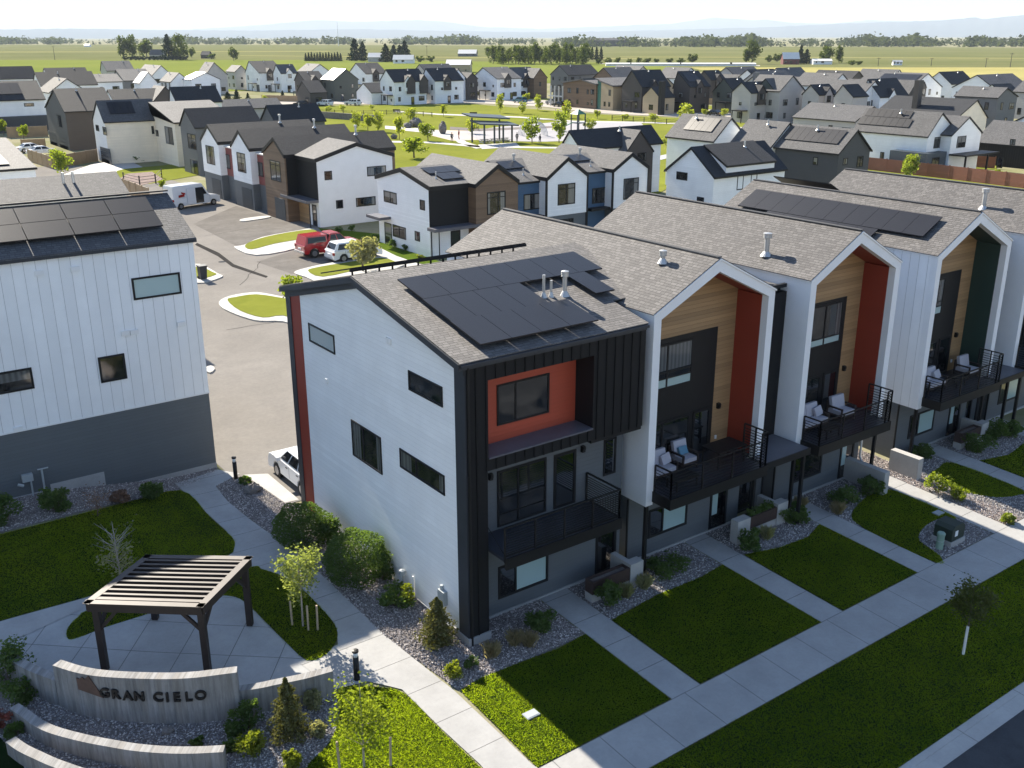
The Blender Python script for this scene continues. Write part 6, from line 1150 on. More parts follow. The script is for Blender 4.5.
# ------------------------------------------------------------------ vehicles, built nose to +x then turned
def bevel(ob, w=.06, seg=2):
    bm = bmesh.new(); bm.from_mesh(ob.data); bmesh.ops.remove_doubles(bm, verts=bm.verts, dist=1e-4)
    ed = [e for e in bm.edges if len(e.link_faces) == 2 and e.calc_face_angle(0) > .5]; bmesh.ops.bevel(bm, geom=ed, offset=w, segments=seg, affect='EDGES', clamp_overlap=True); bm.to_mesh(ob.data); bm.free(); ob.data.polygons.foreach_set('use_smooth', [False]*len(ob.data.polygons)); return ob
def vehicle(name, label, cat, pos, head, col, kind='suv', L=4.7, Wd=1.86, H=1.65, group='vehicles of the neighbourhood', small=False, canopy=True):
    t = thing(name, label, cat, (0, 0, 0), group); h = Wd/2; R = .34 if kind != 'pickup' else .40; g = .24 if kind != 'pickup' else .38; belt = {'suv': 1.0, 'pickup': 1.18, 'van': 1.25, 'car': .9}[kind]
    nose = {'suv': belt-.02, 'pickup': 1.1, 'van': 1.15, 'car': .82}[kind]
    pr = [(-L/2, g+.15), (-L/2+.04, belt-.1), (-L/2+.1, belt), (L*.22, belt+.02), (L/2-.35, nose), (L/2-.08, nose-.2), (L/2, g+.25), (L/2-.06, g), (-L/2+.08, g)]
    # wheel arches are cut into the outline
    fw, rw = L/2-.95, -L/2+.95; ar = R+.07
    def arch(c): return [(c+ar*math.cos(a), max(g, R+ar*math.sin(a))) for a in np.linspace(0, PI, 7)]
    pr = pr[:8]+arch(fw)+arch(rw)+pr[8:]
    bevel(MB().ext([(x, -h, z) for x, z in pr], (0, 2*h, 0)).build('body', col, t), .05, 2)
    if kind == 'van': c0, c1, d0, d1, ht = -L/2+.06, L*.27, -L/2+.12, L*.13, .1
    elif kind == 'pickup': c0, c1, d0, d1, ht = -L*.10, L*.24, -L*.05, L*.11, .16
    elif kind == 'suv': c0, c1, d0, d1, ht = -L/2+.12, L*.24, -L/2+.5, L*.06, .17
    else: c0, c1, d0, d1, ht = -L*.38, L*.24, -L*.22, L*.05, .2
    hb = h-.03; hn = h-ht
    V = [(c0, -hb, belt), (c1, -hb, belt), (c1, hb, belt), (c0, hb, belt), (d0, -hn, H), (d1, -hn, H), (d1, hn, H), (d0, hn, H)]
    bevel(MB().add(V, [(0, 3, 2, 1), (4, 5, 6, 7), (0, 1, 5, 4), (1, 2, 6, 5), (2, 3, 7, 6), (3, 0, 4, 7)]).build('cabin', col, t), .06, 2)
    V = [Vector(v) for v in V]
    def pane(ia, ib, ic, id_, u0, u1, v0, v1, nm):
        A, B, C_, D = V[ia], V[ib], V[ic], V[id_]; P = lambda u, v: (A.lerp(B, u)).lerp(D.lerp(C_, u), v); n = (B-A).cross(D-A).normalized(); n = n if n.dot((A+C_)/2-Vector((0, 0, belt+.2))) > 0 else -n
        MB().ext([P(u0, v0)+n*.004, P(u1, v0)+n*.004, P(u1, v1)+n*.004, P(u0, v1)+n*.004], n*.008).build(nm, 'car_glass', t)
    pane(1, 2, 6, 5, .06, .94, .1, .9, 'windscreen')
    if kind != 'van': pane(3, 0, 4, 7, .08, .92, .2, .88, 'rear_window')
    for A_ in ((0, 1, 5, 4), (3, 2, 6, 7)):
        if kind == 'van': pane(*A_, .78, .95, .1, .62, 'side_window')
        else:
            for u0, u1 in (((.08, .36), (.4, .68), (.72, .95)) if kind == 'suv' else ((.08, .48), (.54, .94))): pane(*A_, u0, u1, .14, .86, 'side_window')
    if kind == 'pickup' and canopy:
        x0, x1 = -L/2+.1, -L*.10-.03; bevel(MB().ext([(x0, -h+.04, belt), (x1, -h+.04, belt), (x1, -h+.16, H-.06), (x0+.22, -h+.16, H-.06)], (0, 0, .001)).add([(x0, -h+.04, belt), (x1, -h+.04, belt), (x1, h-.04, belt), (x0, h-.04, belt), (x0+.2, -h+.16, H-.04), (x1, -h+.16, H-.04), (x1, h-.16, H-.04), (x0+.2, h-.16, H-.04)], [(0, 3, 2, 1), (4, 5, 6, 7), (0, 1, 5, 4), (1, 2, 6, 5), (2, 3, 7, 6), (3, 0, 4, 7)]).build('bed_canopy', col, t), .05)
        for s in (-1, 1): MB().add([(x0+.25, s*(h-.055), belt+.12), (x1-.15, s*(h-.055), belt+.12), (x1-.15, s*(h-.14), H-.18), (x0+.35, s*(h-.14), H-.18), (x0+.25, s*(h-.02), belt+.12), (x1-.15, s*(h-.02), belt+.12), (x1-.15, s*(h-.11), H-.18), (x0+.35, s*(h-.11), H-.18)], [(0, 1, 2, 3), (4, 5, 6, 7), (0, 1, 5, 4), (1, 2, 6, 5), (2, 3, 7, 6), (3, 0, 4, 7)]).build('canopy_window', 'car_glass', t)
        MB().box(-L/2-.12, -L/2+.02, -h+.1, h-.1, .45, .62).build('rear_bumper', 'steel', t)
    for sx in (fw, rw):
        for s in (-1, 1):
            w_ = MB().tube((sx, s*(h-.24), R), (sx, s*(h-.01), R), R, n=18).build('wheel', 'rubber', t); MB().tube((sx, s*(h-.02), R), (sx, s*(h+.005), R), R*.6, n=14).build('rim', 'rim', w_)
    for s in (-1, 1):
        MB().box(L/2-.25, L/2-.05, s*(h-.42), s*(h-.06), nose-.26, nose-.13).build('headlight', 'lamp_glass', t); MB().box(-L/2-.015, -L/2+.12, s*(h-.22), s*(h+.005), belt-.32, belt-.08).build('tail_light', 'tail_red', t); MB().box(c1-.35, c1-.15, s*(h), s*(h+.18), belt, belt+.16).build('mirror', col, t)
    for s in (-1, 1):      # door seams and handles, number plate
        m = MB()
        for u in ((.24, -.02, -.26) if kind != 'van' else (.27, .1)): m.box(L*u-.008, L*u+.008, s*h, s*(h+.004), g+.2, belt-.03)
        m.build('door_seams', 'rubber', t); m = MB()
        for u in ((.03, -.21) if kind != 'van' else (.13,)): m.box(L*u-.09, L*u+.09, s*h, s*(h+.025), belt-.16, belt-.12)
        m.build('door_handles', 'rubber' if col != 'car_black' else 'rim', t)
    MB().box(-L/2-.03, -L/2+.05, -.26, .26, g+.35, g+.5).build('number_plate', 'white_paint', t)
    t.location = pos; t.rotation_euler = (0, 0, head); return t
def heading(a, b, z): p, q = G(*a, z), G(*b, z); return math.atan2(q.y-p.y, q.x-p.x), (p+q)/2
vehicle('parked_car', 'white hatchback parked behind the rust red corner of the end townhouse', 'car', (1.2, 14.25, .05), PI/2, 'car_white', 'suv', 4.4, 1.85, 1.62)
hd, mid = heading((297, 239), (337, 234), 1.95); vehicle('pickup_truck', 'red pickup truck with a matching bed canopy in the alley bay', 'pickup', (G(316, 258).x+1.8, G(316, 258).y+.95, .06), hd*.5, 'car_red', 'pickup', 5.7, 2.0, 1.95)
q = G(341, 263); vehicle('parked_car', 'white crossover parked beside the red pickup', 'car', (q.x+1.7, q.y+.9, .06), .0, 'car_white', 'suv', 4.7, 1.86, 1.65)
p, q = GG(181, 211), GG(217, 203.5); vn = vehicle('delivery_van', 'tall white van with its side door open at the far end of the alley', 'van', ((p.x+q.x)/2-.4, (p.y+q.y)/2+1.0, .05), math.atan2(q.y-p.y, q.x-p.x)*.55, 'car_white', 'van', 6.2, 2.05, 2.6)
vn['_o'] = [0., 0., 0.]; MB().box(-.2, .85, -1.06, -1.0, .5, 2.2).build('open_doorway', 'car_black', vn); MB().box(-1.35, -.25, -1.16, -1.1, .5, 2.25).build('sliding_door', 'car_white', vn); MB().obox((-2.0, -1.045, 1.5), (1, 0, .1), (0, 1, 0), (0, 0, 1), .38, .006, .14).obox((-1.75, -1.045, 1.75), (1, 0, -.3), (0, 1, 0), (0, 0, 1), .25, .006, .09).build('red_marking', 'tail_red', vn)
for px, py, hd, col, kd, lb_, nm, ct in ((32, 152, .1, 'car_white', 'car', 'white car with dark glass behind the cedar fence, left of a pair', 'parked_car', 'car'), (43, 155, .1, 'car_white', 'car', 'white car behind the cedar fence, right of a pair', 'parked_car', 'car'), (325, 106, 1.9, 'car_white', 'suv', 'white off roader at the park kerb, left of two', 'parked_car', 'car'), (353, 105.5, 2.0, 'car_white', 'suv', 'white wagon at the park kerb, right of two', 'parked_car', 'car'), (520, 103, 1.6, 'car_teal', 'suv', 'teal off roader parked on the park street', 'parked_car', 'car'), (553, 105, 1.6, 'car_silver', 'pickup', 'silver pickup parked before the glass cornered building', 'parked_car', 'pickup'), (713, 116, 1.7, 'car_black', 'car', 'dark car by the driveway of the olive cottage', 'parked_car', 'car'), (275, 108, 2.2, 'car_blue', 'car', 'dark blue car behind the grey gabled house', 'parked_car', 'car'), (302, 106, 2.2, 'car_black', 'car', 'black car near the grey wall at the park corner', 'parked_car', 'car'), (287, 89, 2.0, 'car_black', 'suv', 'black car in the open garage mouth of a white house', 'parked_car', 'car'), (560, 107, 1.6, 'car_black', 'car', 'black car next to the silver pickup', 'parked_car', 'car'), (824, 124, 1.7, 'car_silver', 'car', 'grey car before the twin gabled house', 'parked_car', 'car')):
    q = G(px, py); vehicle(nm, lb_, ct, (q.x, q.y, .1), hd, col, kd, 4.8, 1.85, 1.7 if kd != 'car' else 1.45, canopy=False)
q = G(602, 107); t = thing('box_trailer', 'white box trailer parked at the kerb before the stone wing', 'trailer', (q.x, q.y, .1), 'vehicles of the neighbourhood'); MB().box(q.x-1.1, q.x+1.1, q.y-2.2, q.y+2.2, .5, 2.6).build('body', 'car_white', t)
for s in (-1, 1): MB().tube((q.x+s*1.0, q.y, .38), (q.x+s*1.2, q.y, .38), .36, n=12).build('wheel', 'rubber', t)
MB().bar((q.x, q.y-2.2, .55), (q.x, q.y-3.4, .5), .06).build('drawbar', 'steel', t)
# ------------------------------------------------------------------ fences
def fence(label, pts, h=1.8, mat='cedar_fence', post=2.4, z0=.05, group='board fences', cat='fence', name='fence', world=False, solid=True, th=.05):
    P = [Vector((*p, z0)) for p in (pts if world else gp(*pts))]; c = sum(P, Vector())/len(P); t = thing(name, label, cat, c, group); m = MB()
    for a, b in zip(P[:-1], P[1:]):
        u = (b-a).normalized(); v = Vector((-u.y, u.x, 0)); L = (b-a).length
        if solid: m.obox((a+b)/2+Vector((0, 0, h/2)), u, v, (0, 0, 1), L/2, th/2, h/2)
        else:
            for k in range(3): m.obox((a+b)/2+Vector((0, 0, h*(k+1)/3.2)), u, v, (0, 0, 1), L/2, .02, .03)
        n = max(1, int(L/post))
        for i in range(n+1): q = a+(b-a)*(i/n); MB().obox(q+Vector((0, 0, h/2+.04)), u, v, (0, 0, 1), .06, .06, h/2+.06).build('post', mat if solid else 'bronze_rail', t)
    m.build('panels', mat, t); return t
fence('light cedar fence in front of the dark grey barn house', ((29, 161), (53, 169), (98, 161))); fence('cedar fence behind the two white cars', ((8, 138), (48, 136.5)), 2.0); fence('low cedar fence below the white cars', ((22, 149), (46, 148)), 1.6)
fence('fresh cedar fence behind the ridge of the white house roof', ((113, 188), (150, 203)), 1.7); fence('dark post and wire fence round the bare garden plot', ((124, 182), (140, 186), (156, 184), (162, 178)), 1.2, 'bronze_rail', 3, solid=False)
fence('long red stained fence behind the near row', ((866, 169.5), (948, 179), (1024, 188.5), (1100, 198)), 1.75, 'red_fence', 2.6); fence('red stained fence round the porch of the blue grey bay house', ((960, 166), (994, 168.5)), 1.6, 'red_fence'); fence('brown fence beside the charcoal street house', ((262, 101), (303, 102)), 1.7); fence('brown fence between near black houses and olive cottage', ((697, 104), (722, 105)), 1.7)
sheet('path', gp((866, 170.5), (948, 181), (1100, 200), (1100, 205), (940, 184.5), (866, 172.5)), 'plain_concrete', .03); sheet('lawn', gp((862, 172), (866, 166), (1100, 196), (1100, 215), (940, 195)), 'park_turf', .02); sheet('lawn', gp((962, 168), (996, 170), (998, 164), (975, 162)), 'park_turf', .05)
sheet('driveway', gp((96, 163), (128, 160), (152, 172), (152, 178), (112, 182), (60, 176)), 'plain_concrete', .03); sheet('lawn', gp((117, 171), (125, 169), (180, 164), (200, 175), (150, 184), (112, 184)), 'park_turf', .035); sheet('garden_plot', gp((127, 174), (152, 172), (164, 180), (135, 187), (118, 180)), 'gravel_red', .045)
# ------------------------------------------------------------------ fields, streets and park
sheet('far_field', gp((-900, 44.5), (300, 44.8), (1024, 47.5), (1900, 48), (1900, 90), (1200, 72), (-900, 72)), 'field_olive', .02)
sheet('green_field', gp((-700, 60), (300, 60), (655, 63), (690, 70), (660, 80), (300, 90), (-700, 110)), 'field_green', .05); sheet('straw_field', gp((690, 67.5), (1400, 67.5), (1500, 110), (1040, 112), (925, 100), (880, 76), (700, 70)), 'field_straw', .06)
for tk in (((-40, 52.0), (330, 51.2), (330, 51.55), (-40, 52.4)), ((620, 56.8), (1040, 58.2), (1040, 58.6), (620, 57.1)), ((240, 55.6), (640, 58.6), (640, 59.0), (240, 55.9))): sheet('farm_track', gp(*tk), 'field_straw', .1)
sheet('field_track', gp((600, 63.4), (760, 65.2), (760, 66.2), (600, 64.2)), 'road_far', .08)
sheet('park_street', gp((150, 104), (250, 100), (300, 98.8), (400, 98.3), (470, 97.3), (540, 100), (600, 104), (660, 107), (700, 109), (760, 114), (800, 118), (860, 121.5), (930, 126), (1000, 131), (1000, 137), (930, 132), (860, 127.5), (800, 124), (740, 120), (700, 118), (600, 113.5), (540, 106.5), (470, 103), (400, 104.5), (300, 104), (250, 106.5), (150, 112)), 'road_far', .06)
sheet('park_lawn', gp((230, 114), (300, 106), (400, 105), (470, 104), (600, 114.5), (700, 119), (790, 125), (760, 150), (690, 175), (640, 205), (380, 205), (240, 150)), 'park_turf', .035)
sheet('front_yard', gp((300, 98), (470, 95.5), (600, 101), (600, 103.3), (470, 96.8), (300, 98.6)), 'park_turf', .05); sheet('front_yard', gp((700, 105), (860, 116), (930, 122), (930, 125.5), (860, 121), (700, 108.5)), 'park_turf', .05)
for p in (((395, 111), (440, 114), (520, 116.8), (575, 121), (640, 122), (700, 124), (760, 129), (760, 130.2), (700, 125.2), (640, 123.2), (574, 122.2), (519, 118), (440, 115.2), (395, 112.2)), ((385, 126), (418, 128.5), (446, 133), (462, 137), (466, 142), (484, 148), (476, 149), (458, 143), (452, 138), (430, 133.5), (385, 129)), ((380, 141), (430, 142), (480, 146), (560, 147.5), (560, 149), (480, 147.8), (430, 143.6), (380, 142.6)), ((640, 160), (700, 148), (704, 150), (645, 164)), ((676, 122), (704, 129), (684, 136), (676, 178), (668, 178), (672, 136))): sheet('park_path', gp(*p), 'plain_concrete', .07)
sheet('plaza', gp((430, 130), (470, 131), (482, 140), (452, 141), (432, 136)), 'plaza_paver', .06); sheet('playground', gp((462, 132), (500, 127), (560, 122), (640, 122), (650, 132), (600, 140), (545, 142), (480, 141)), 'playground_surface', .065); sheet('pavilion_floor', gp((478, 145), (516, 143), (520, 147), (482, 149.5)), 'plain_concrete', .075); sheet('planting_strip', gp((450, 127), (480, 129), (560, 126), (560, 128), (480, 131.5), (450, 130)), 'soil', .07)
# pavilion
A, B = G(484.5, 144.5), G(512, 142.5); u = (B-A); u.z = 0; LP = u.length; u.normalize(); v = Vector((-u.y, u.x, 0)); pv = thing('pavilion', 'steel park pavilion with two overlapping lean roofs', 'pavilion', (A.x, A.y, .05))
for i, (a, b_, h_) in enumerate(((0, 0, 3.6), (.36, 0, 3.2), (.68, 0, 3.4), (1, 0, 3.1), (0, 4, 4.4), (1, 4, 3.9))):
    p = A+u*(LP*a)+v*b_; MB().box(p.x-.12, p.x+.12, p.y-.12, p.y+.12, 0, h_).build('post', 'play_blue', pv)
for nm, o0, o1, z0, z1 in (('lower_roof', -.8, 2.6, 3.5, 2.9), ('upper_roof', 2.0, 5.2, 4.6, 3.9)):
    P = [A+u*a+v*b_+Vector((0, 0, z)) for a, b_, z in ((-1.4, o0, z0), (LP+1, o0, z1), (LP+1, o1, z1+.4), (-1.4, o1, z0+.4))]
    for q in P: q.z += 0
    MB().ext(P, (0, 0, .22)).build(nm, 'play_blue', pv)
for k in range(3):
    p = A+u*(1.2+k*2.2)+v*1.8; t = thing('picnic_table', 'picnic table under the pavilion roof', 'table', (p.x, p.y, .1), 'picnic tables'); MB().box(p.x-.8, p.x+.8, p.y-.4, p.y+.4, .68, .75).build('table_top', 'dark_wood', t)
    for s in (-1, 1): MB().box(p.x-.8, p.x+.8, p.y+s*.75-.14, p.y+s*.75+.14, .4, .46).build('bench', 'dark_wood', t); MB().box(p.x+s*.6-.06, p.x+s*.6+.06, p.y-.75, p.y+.75, .1, .4).box(p.x+s*.6-.05, p.x+s*.6+.05, p.y-.1, p.y+.1, .4, .68).build('leg', 'steel', t)
# play equipment
c = G(533, 136); t = thing('climbing_arch', 'pale arched climbing frame on the playground', 'play frame', (c.x, c.y, .1))
for k in range(-2, 3):
    m = MB(); n = 12; o = Vector((-fwd.x*0+k*.35, k*.9, 0))
    for i in range(n): a0, a1 = PI*i/n, PI*(i+1)/n; m.tube(c+o+rgt*(2.3*math.cos(a0))+Vector((0, 0, .05+2.9*math.sin(a0))), c+o+rgt*(2.3*math.cos(a1))+Vector((0, 0, .05+2.9*math.sin(a1))), .07, n=5)
    m.build('arch', 'play_pale', t)
c = G(578, 131); t = thing('slide_tower', 'green play tower with slide beside the young trees', 'play tower', (c.x, c.y, .1))
for dx in (-1, 1):
    for dy in (-1, 1): MB().box(c.x+dx-.09, c.x+dx+.09, c.y+dy-.09, c.y+dy+.09, 0, 3.4).build('post', 'play_blue', t)
MB().box(c.x-1.1, c.x+1.1, c.y-1.1, c.y+1.1, 1.6, 1.75).build('platform', 'play_blue', t); MB().add([(c.x-1.2, c.y-1.2, 3.4), (c.x+1.2, c.y-1.2, 3.4), (c.x+1.2, c.y+1.2, 3.4), (c.x-1.2, c.y+1.2, 3.4), (c.x, c.y, 4.4)], [(0, 1, 4), (1, 2, 4), (2, 3, 4), (3, 0, 4), (3, 2, 1, 0)]).build('roof', 'play_green', t)
m = MB(); m.bar(c+rgt*-1.1+Vector((0, 0, 1.7)), c+rgt*-4.2+Vector((0, 0, .3)), .35, .08); m.build('slide', 'play_green', t)
c = G(547, 131); t = thing('swing_frame', 'low dark rope frame right of the arched climber', 'play frame', (c.x, c.y, .1)); m = MB()
for k in (-1, 1): m.tube(c+rgt*k*2.4, c+rgt*k*2.0+Vector((0, 0, 2.2)), .07).tube(c+rgt*k*2.4+Vector((1, 1, 0)), c+rgt*k*2.0+Vector((0, 0, 2.2)), .07)
m.bar(c-rgt*2+Vector((0, 0, 2.2)), c+rgt*2+Vector((0, 0, 2.2)), .06); m.build('frame', 'play_blue', t)
for i, (px, py, rx, rz, lb_) in enumerate(((443, 134, 1.05, 1.25, 'tall upright standing stone on the plaza'), (416, 127, 1.7, 1.0, 'big rounded boulder left of the standing stone'), (422, 131, 1.2, .7, 'lower boulder just in front of the big rounded one'), (408, 128, 1.2, .6, 'flat boulder at the left of the boulder group'), (394, 139, .8, .5, 'light boulder on the lawn near the path'))):
    q = G(px, py); tag(MB().blob((q.x, q.y, rz*.9), rx*.75, rx*.75, rz, 20+i, .16, 12, 8).build('boulder', 'boulder'), lb_, 'boulder', 'park boulders')
def bench(px, py, lb_):
    q = G(px, py); t = thing('park_bench', lb_, 'bench', (q.x, q.y, .05), 'park benches'); MB().obox((q.x, q.y, .45), rgt, (0, 0, 1), rgt.cross(Vector((0, 0, 1))), .9, .04, .22).build('seat', 'dark_wood', t); MB().obox(Vector((q.x, q.y, .75))-Vector((0, -.25, 0)), rgt, (0, 0, 1), rgt.cross(Vector((0, 0, 1))), .9, .2, .03).build('backrest', 'dark_wood', t)
    for s in (-1, 1): p = q+rgt*s*.75; MB().box(p.x-.05, p.x+.05, p.y-.2, p.y+.2, 0, .42).build('leg', 'steel', t)
bench(474, 116, 'long dark bench on the upper lawn path'); bench(397, 113, 'dark bench by the railing near the grey wall'); bench(475, 131, 'bench at the plaza planting strip')
q0, q1 = G(308, 117), G(378, 122); m = MB(); u_ = (q1-q0).normalized(); m.obox((q0+q1)/2+Vector((0, 0, .7)), u_, Vector((-u_.y, u_.x, 0)), (0, 0, 1), (q1-q0).length/2, .2, .75); tag(m.build('retaining_wall', 'boulder'), 'long dark stone retaining wall at the left end of the park', 'wall')
fence('thin black post fence above the stone retaining wall', ((318, 114), (352, 115.5), (398, 114.5), (432, 117)), 1.1, 'bronze_rail', 2.6, group='park fences', solid=False); fence('black post fence along the playground edge near the street', ((612, 120.5), (655, 123.5), (690, 126)), 1.1, 'bronze_rail', 3, group='park fences', solid=False)
# people far off in the park
def person(px, py, lb_, mat, hd=0.):
    q = G(px, py, .1); t = thing('person', lb_, 'person', (q.x, q.y, .1), 'people in the park'); me = bpy.data.meshes.new('body'); k = 1.72/1.75
    J = [(0, 0, .95), (0, 0, 1.2), (0, 0, 1.42), (0, 0, 1.52), (0, 0, 1.66), (0, -.2, 1.4), (.06, -.27, 1.12), (.16, -.26, .9), (0, .2, 1.4), (-.04, .27, 1.12), (.05, .28, .88), (.05, -.1, .9), (.14, -.1, .5), (.1, -.1, .06), (.22, -.1, .04), (-.03, .1, .9), (-.06, .1, .5), (-.2, .1, .08), (-.09, .1, .04)]
    E = [(0, 1), (1, 2), (2, 3), (3, 4), (2, 5), (5, 6), (6, 7), (2, 8), (8, 9), (9, 10), (0, 11), (11, 12), (12, 13), (13, 14), (0, 15), (15, 16), (16, 17), (17, 18)]; Rr = [.13, .14, .14, .06, .105, .06, .05, .04, .06, .05, .04, .1, .065, .045, .04, .1, .065, .045, .04]
    me.from_pydata(J, E, []); ob = bpy.data.objects.new('body', me); COL.objects.link(ob); sk = ob.modifiers.new('s', 'SKIN'); ob.modifiers.new('d', 'SUBSURF').levels = 1
    for i, r in enumerate(Rr): ob.data.skin_vertices[0].data[i].radius = (r, r)
    ob.data.skin_vertices[0].data[0].use_root = True; dg = bpy.context.evaluated_depsgraph_get(); m2 = bpy.data.meshes.new_from_object(ob.evaluated_get(dg)); bpy.data.objects.remove(ob); m2.materials.clear(); m2.materials.append(MATS[mat])
    m2.materials.append(MATS['skin'])
    for p in m2.polygons:
        if p.center.z > 1.53: p.material_index = 1
    b = bpy.data.objects.new('body', m2); COL.objects.link(b); b.parent = t; t['_o'] = [0., 0., 0.]
    MB().blob((-.015, 0, 1.70), .115, .105, .1, 2, .05, 10, 6).build('hair', 'cloth_dark', t, True); t.rotation_euler = (0, 0, hd)
person(459, 139.5, 'person in a red top walking on the plaza path', 'cloth_red', 2.); person(452, 142.5, 'person in dark clothes beside the path', 'cloth_dark', .5); person(540, 144, 'person in dark clothes standing on the lawn right of the pavilion', 'cloth_dark', 3.); person(517, 142.5, 'person in dark clothes at the right post of the pavilion', 'cloth_dark', 1.)
# ------------------------------------------------------------------ trees seen from afar: a few crowns, many placements
def crown_mesh(kind, seed):
    rd = random.Random(seed); m = MB(); tk = MB()
    if kind == 'broad': m.leaves(cloud(rd, 620, (0, 0, .54), .52, .52, .5, 14), .13, rd); tk.tube((0, 0, -.03), (0, 0, .45), .035, .02, 6)
    elif kind == 'park': m.leaves(cloud(rd, 760, (0, 0, .58), .54, .54, .45, 16), .105, rd); tk.tube((0, 0, -.03), (0, 0, .85), .03, .01, 6)
    elif kind == 'poplar': m.leaves(cloud(rd, 1000, (0, 0, .5), .56, .56, .54, 22), .10, rd); tk.tube((0, 0, -.03), (0, 0, .4), .04, .02, 6)
    elif kind == 'bush': m.leaves(cloud(rd, 260, (0, 0, .45), .5, .5, .5, 10), .17, rd); tk.tube((0, 0, -.03), (0, 0, .4), .03, .02, 5)
    else:
        pts = []; ph = rd.uniform(0, 6)
        while len(pts) < 1100:
            f = rd.random()**1.25; a = rd.uniform(0, 6.28); e = .66*(1-f)**.7*(.85+.2*math.sin(f*30+ph))*(.8+.25*math.sin(4*a+ph+f*6)); q = e*rd.random()**.4; pts.append((q*math.cos(a), q*math.sin(a), .04+f*.97))
        m.leaves(pts, .10, rd); tk.tube((0, 0, -.03), (0, 0, .9), .03, .008, 6)
    def mesh(mb, nm):
        me = bpy.data.meshes.new(nm); me.from_pydata(mb.v, [], mb.f); me.polygons.foreach_set('use_smooth', [False]*len(me.polygons)); return me
    return mesh(m, 'crown'), mesh(tk, 'trunk')
CM = {}
def ftree(px, yb, yt, w, kind, mat, label, group, cat='tree', name=None, z=.05, dist=None):
    q = G(px, yb, z); D = (q-CAM).dot(fwd); h = (yb-yt)*D/FPX; ww = w*D/FPX; key = (kind, mat, int(px*7+yb) % 3)
    if key not in CM:
        a, b_ = crown_mesh(kind, hash(kind) % 97 + key[2]*13 if False else len(kind)*31+key[2]*13); a.materials.append(MATS[mat]); b_.materials.append(MATS['bark']); CM[key] = (a, b_)
    a, b_ = CM[key]; t = thing(name or ('conifer' if kind == 'conifer' else 'bush' if kind == 'bush' else 'tree'), label, cat, (q.x, q.y, z), group)
    for nm, me in (('crown', a), ('trunk', b_)): o = bpy.data.objects.new(nm, me); COL.objects.link(o); o.parent = t
    t.scale = (ww, ww, h); t.rotation_euler = (0, 0, (px*1.7) % 6.28); return t
gp1 = 'young trees of the park'
for px, yt, yb, w, lb_ in ((356, 113, 130, 9, 'young park tree, left of three before the retaining wall end'), (368, 112, 132, 10, 'young park tree, middle of three before the retaining wall end'), (378, 113, 132, 10, 'young park tree, right of three before the retaining wall end'), (399.5, 113, 140, 9, 'slim park tree left of the boulders'), (428, 121, 141, 13, 'leafy park tree in front of the boulders'), (414, 134, 158, 22, 'largest leafy tree between the two townhouse rows'), (411, 107, 121, 10, 'young tree behind the big rounded boulder'), (443.5, 103, 117, 6, 'thin tree standing alone on the upper park lawn'), (500, 93, 113, 6, 'thin sapling at the street side of the park lawn'), (472.5, 120, 134, 10, 'small tree at the planting strip left of the pavilion'), (532, 118, 143, 14, 'full tree right of the pavilion'), (559, 113, 143, 13, 'tall slender tree between arch and slide tower'), (566, 102, 118, 8, 'thin tree behind the slide tower'), (589, 119, 131, 10, 'bushy young tree right of the slide tower'), (597.5, 109, 119, 6, 'small lawn tree below the box trailer'), (625, 113, 121, 7, 'small lawn tree above the black cross gable roof'), (653, 113, 122, 8, 'small dark green lawn tree near the street bend'), (686, 105, 124, 13, 'full bright tree behind the solar roofed white house'), (665.5, 136, 145, 8, 'small tree between the black roof and the white house'), (522, 103, 114, 7, 'thin lawn tree above the pavilion roof'), (538, 97, 111, 7, 'sapling at the kerb below the silver pickup'), (310, 104, 110, 6, 'small tree at the left end of the park kerb'), (329, 106, 112, 6, 'small tree below the left white off roader'), (342, 105, 111, 5, 'small tree below the right white wagon'), (372, 104, 110, 5, 'small dark tree at the fence of the park')):
    ftree(px, yb, yt, w*1.4, 'park', 'street_leaf' if w < 12 or yb < 135 else 'leaf_tree', lb_, gp1)
for px, yt, yb, w, lb_ in ((455, 91, 98.5, 6, 'small street tree at the tall white cross gable'), (466, 92, 98, 5, 'small bushy tree right of the tall white cross gable'), (479, 91, 98, 7, 'small garden tree before the white gabled house'), (435, 93, 99, 6, 'small garden tree between the two white houses'), (370, 94, 101, 6, 'small tree at the grey olive gable'), (316, 93, 101, 7, 'bare branched pale tree before the charcoal house'), (636, 99, 107, 6, 'small tree at the dark covered porch'), (649, 101, 108, 6, 'small tree left of the tan front gable'), (700, 101, 109, 6, 'little tree at the brown yard fence'), (770, 109, 118, 7, 'street tree between the twin gables'), (796, 114, 122, 6, 'street tree in front of the right twin gable wall'), (845, 117, 126, 7, 'street tree right of the pointed gables'), (872, 118, 128, 7, 'street tree at the white house with brown back gable'), (883, 117, 126, 6, 'thin street tree at the end of the park street'), (150, 96, 104, 7, 'tree among the roofs left of the alley'), (265, 95, 102, 6, 'small tree at the corner fence of the park street')):
    ftree(px, yb, yt, w, 'park', 'street_leaf', lb_, 'garden trees along the park street')
gs = 'street trees before the far houses'
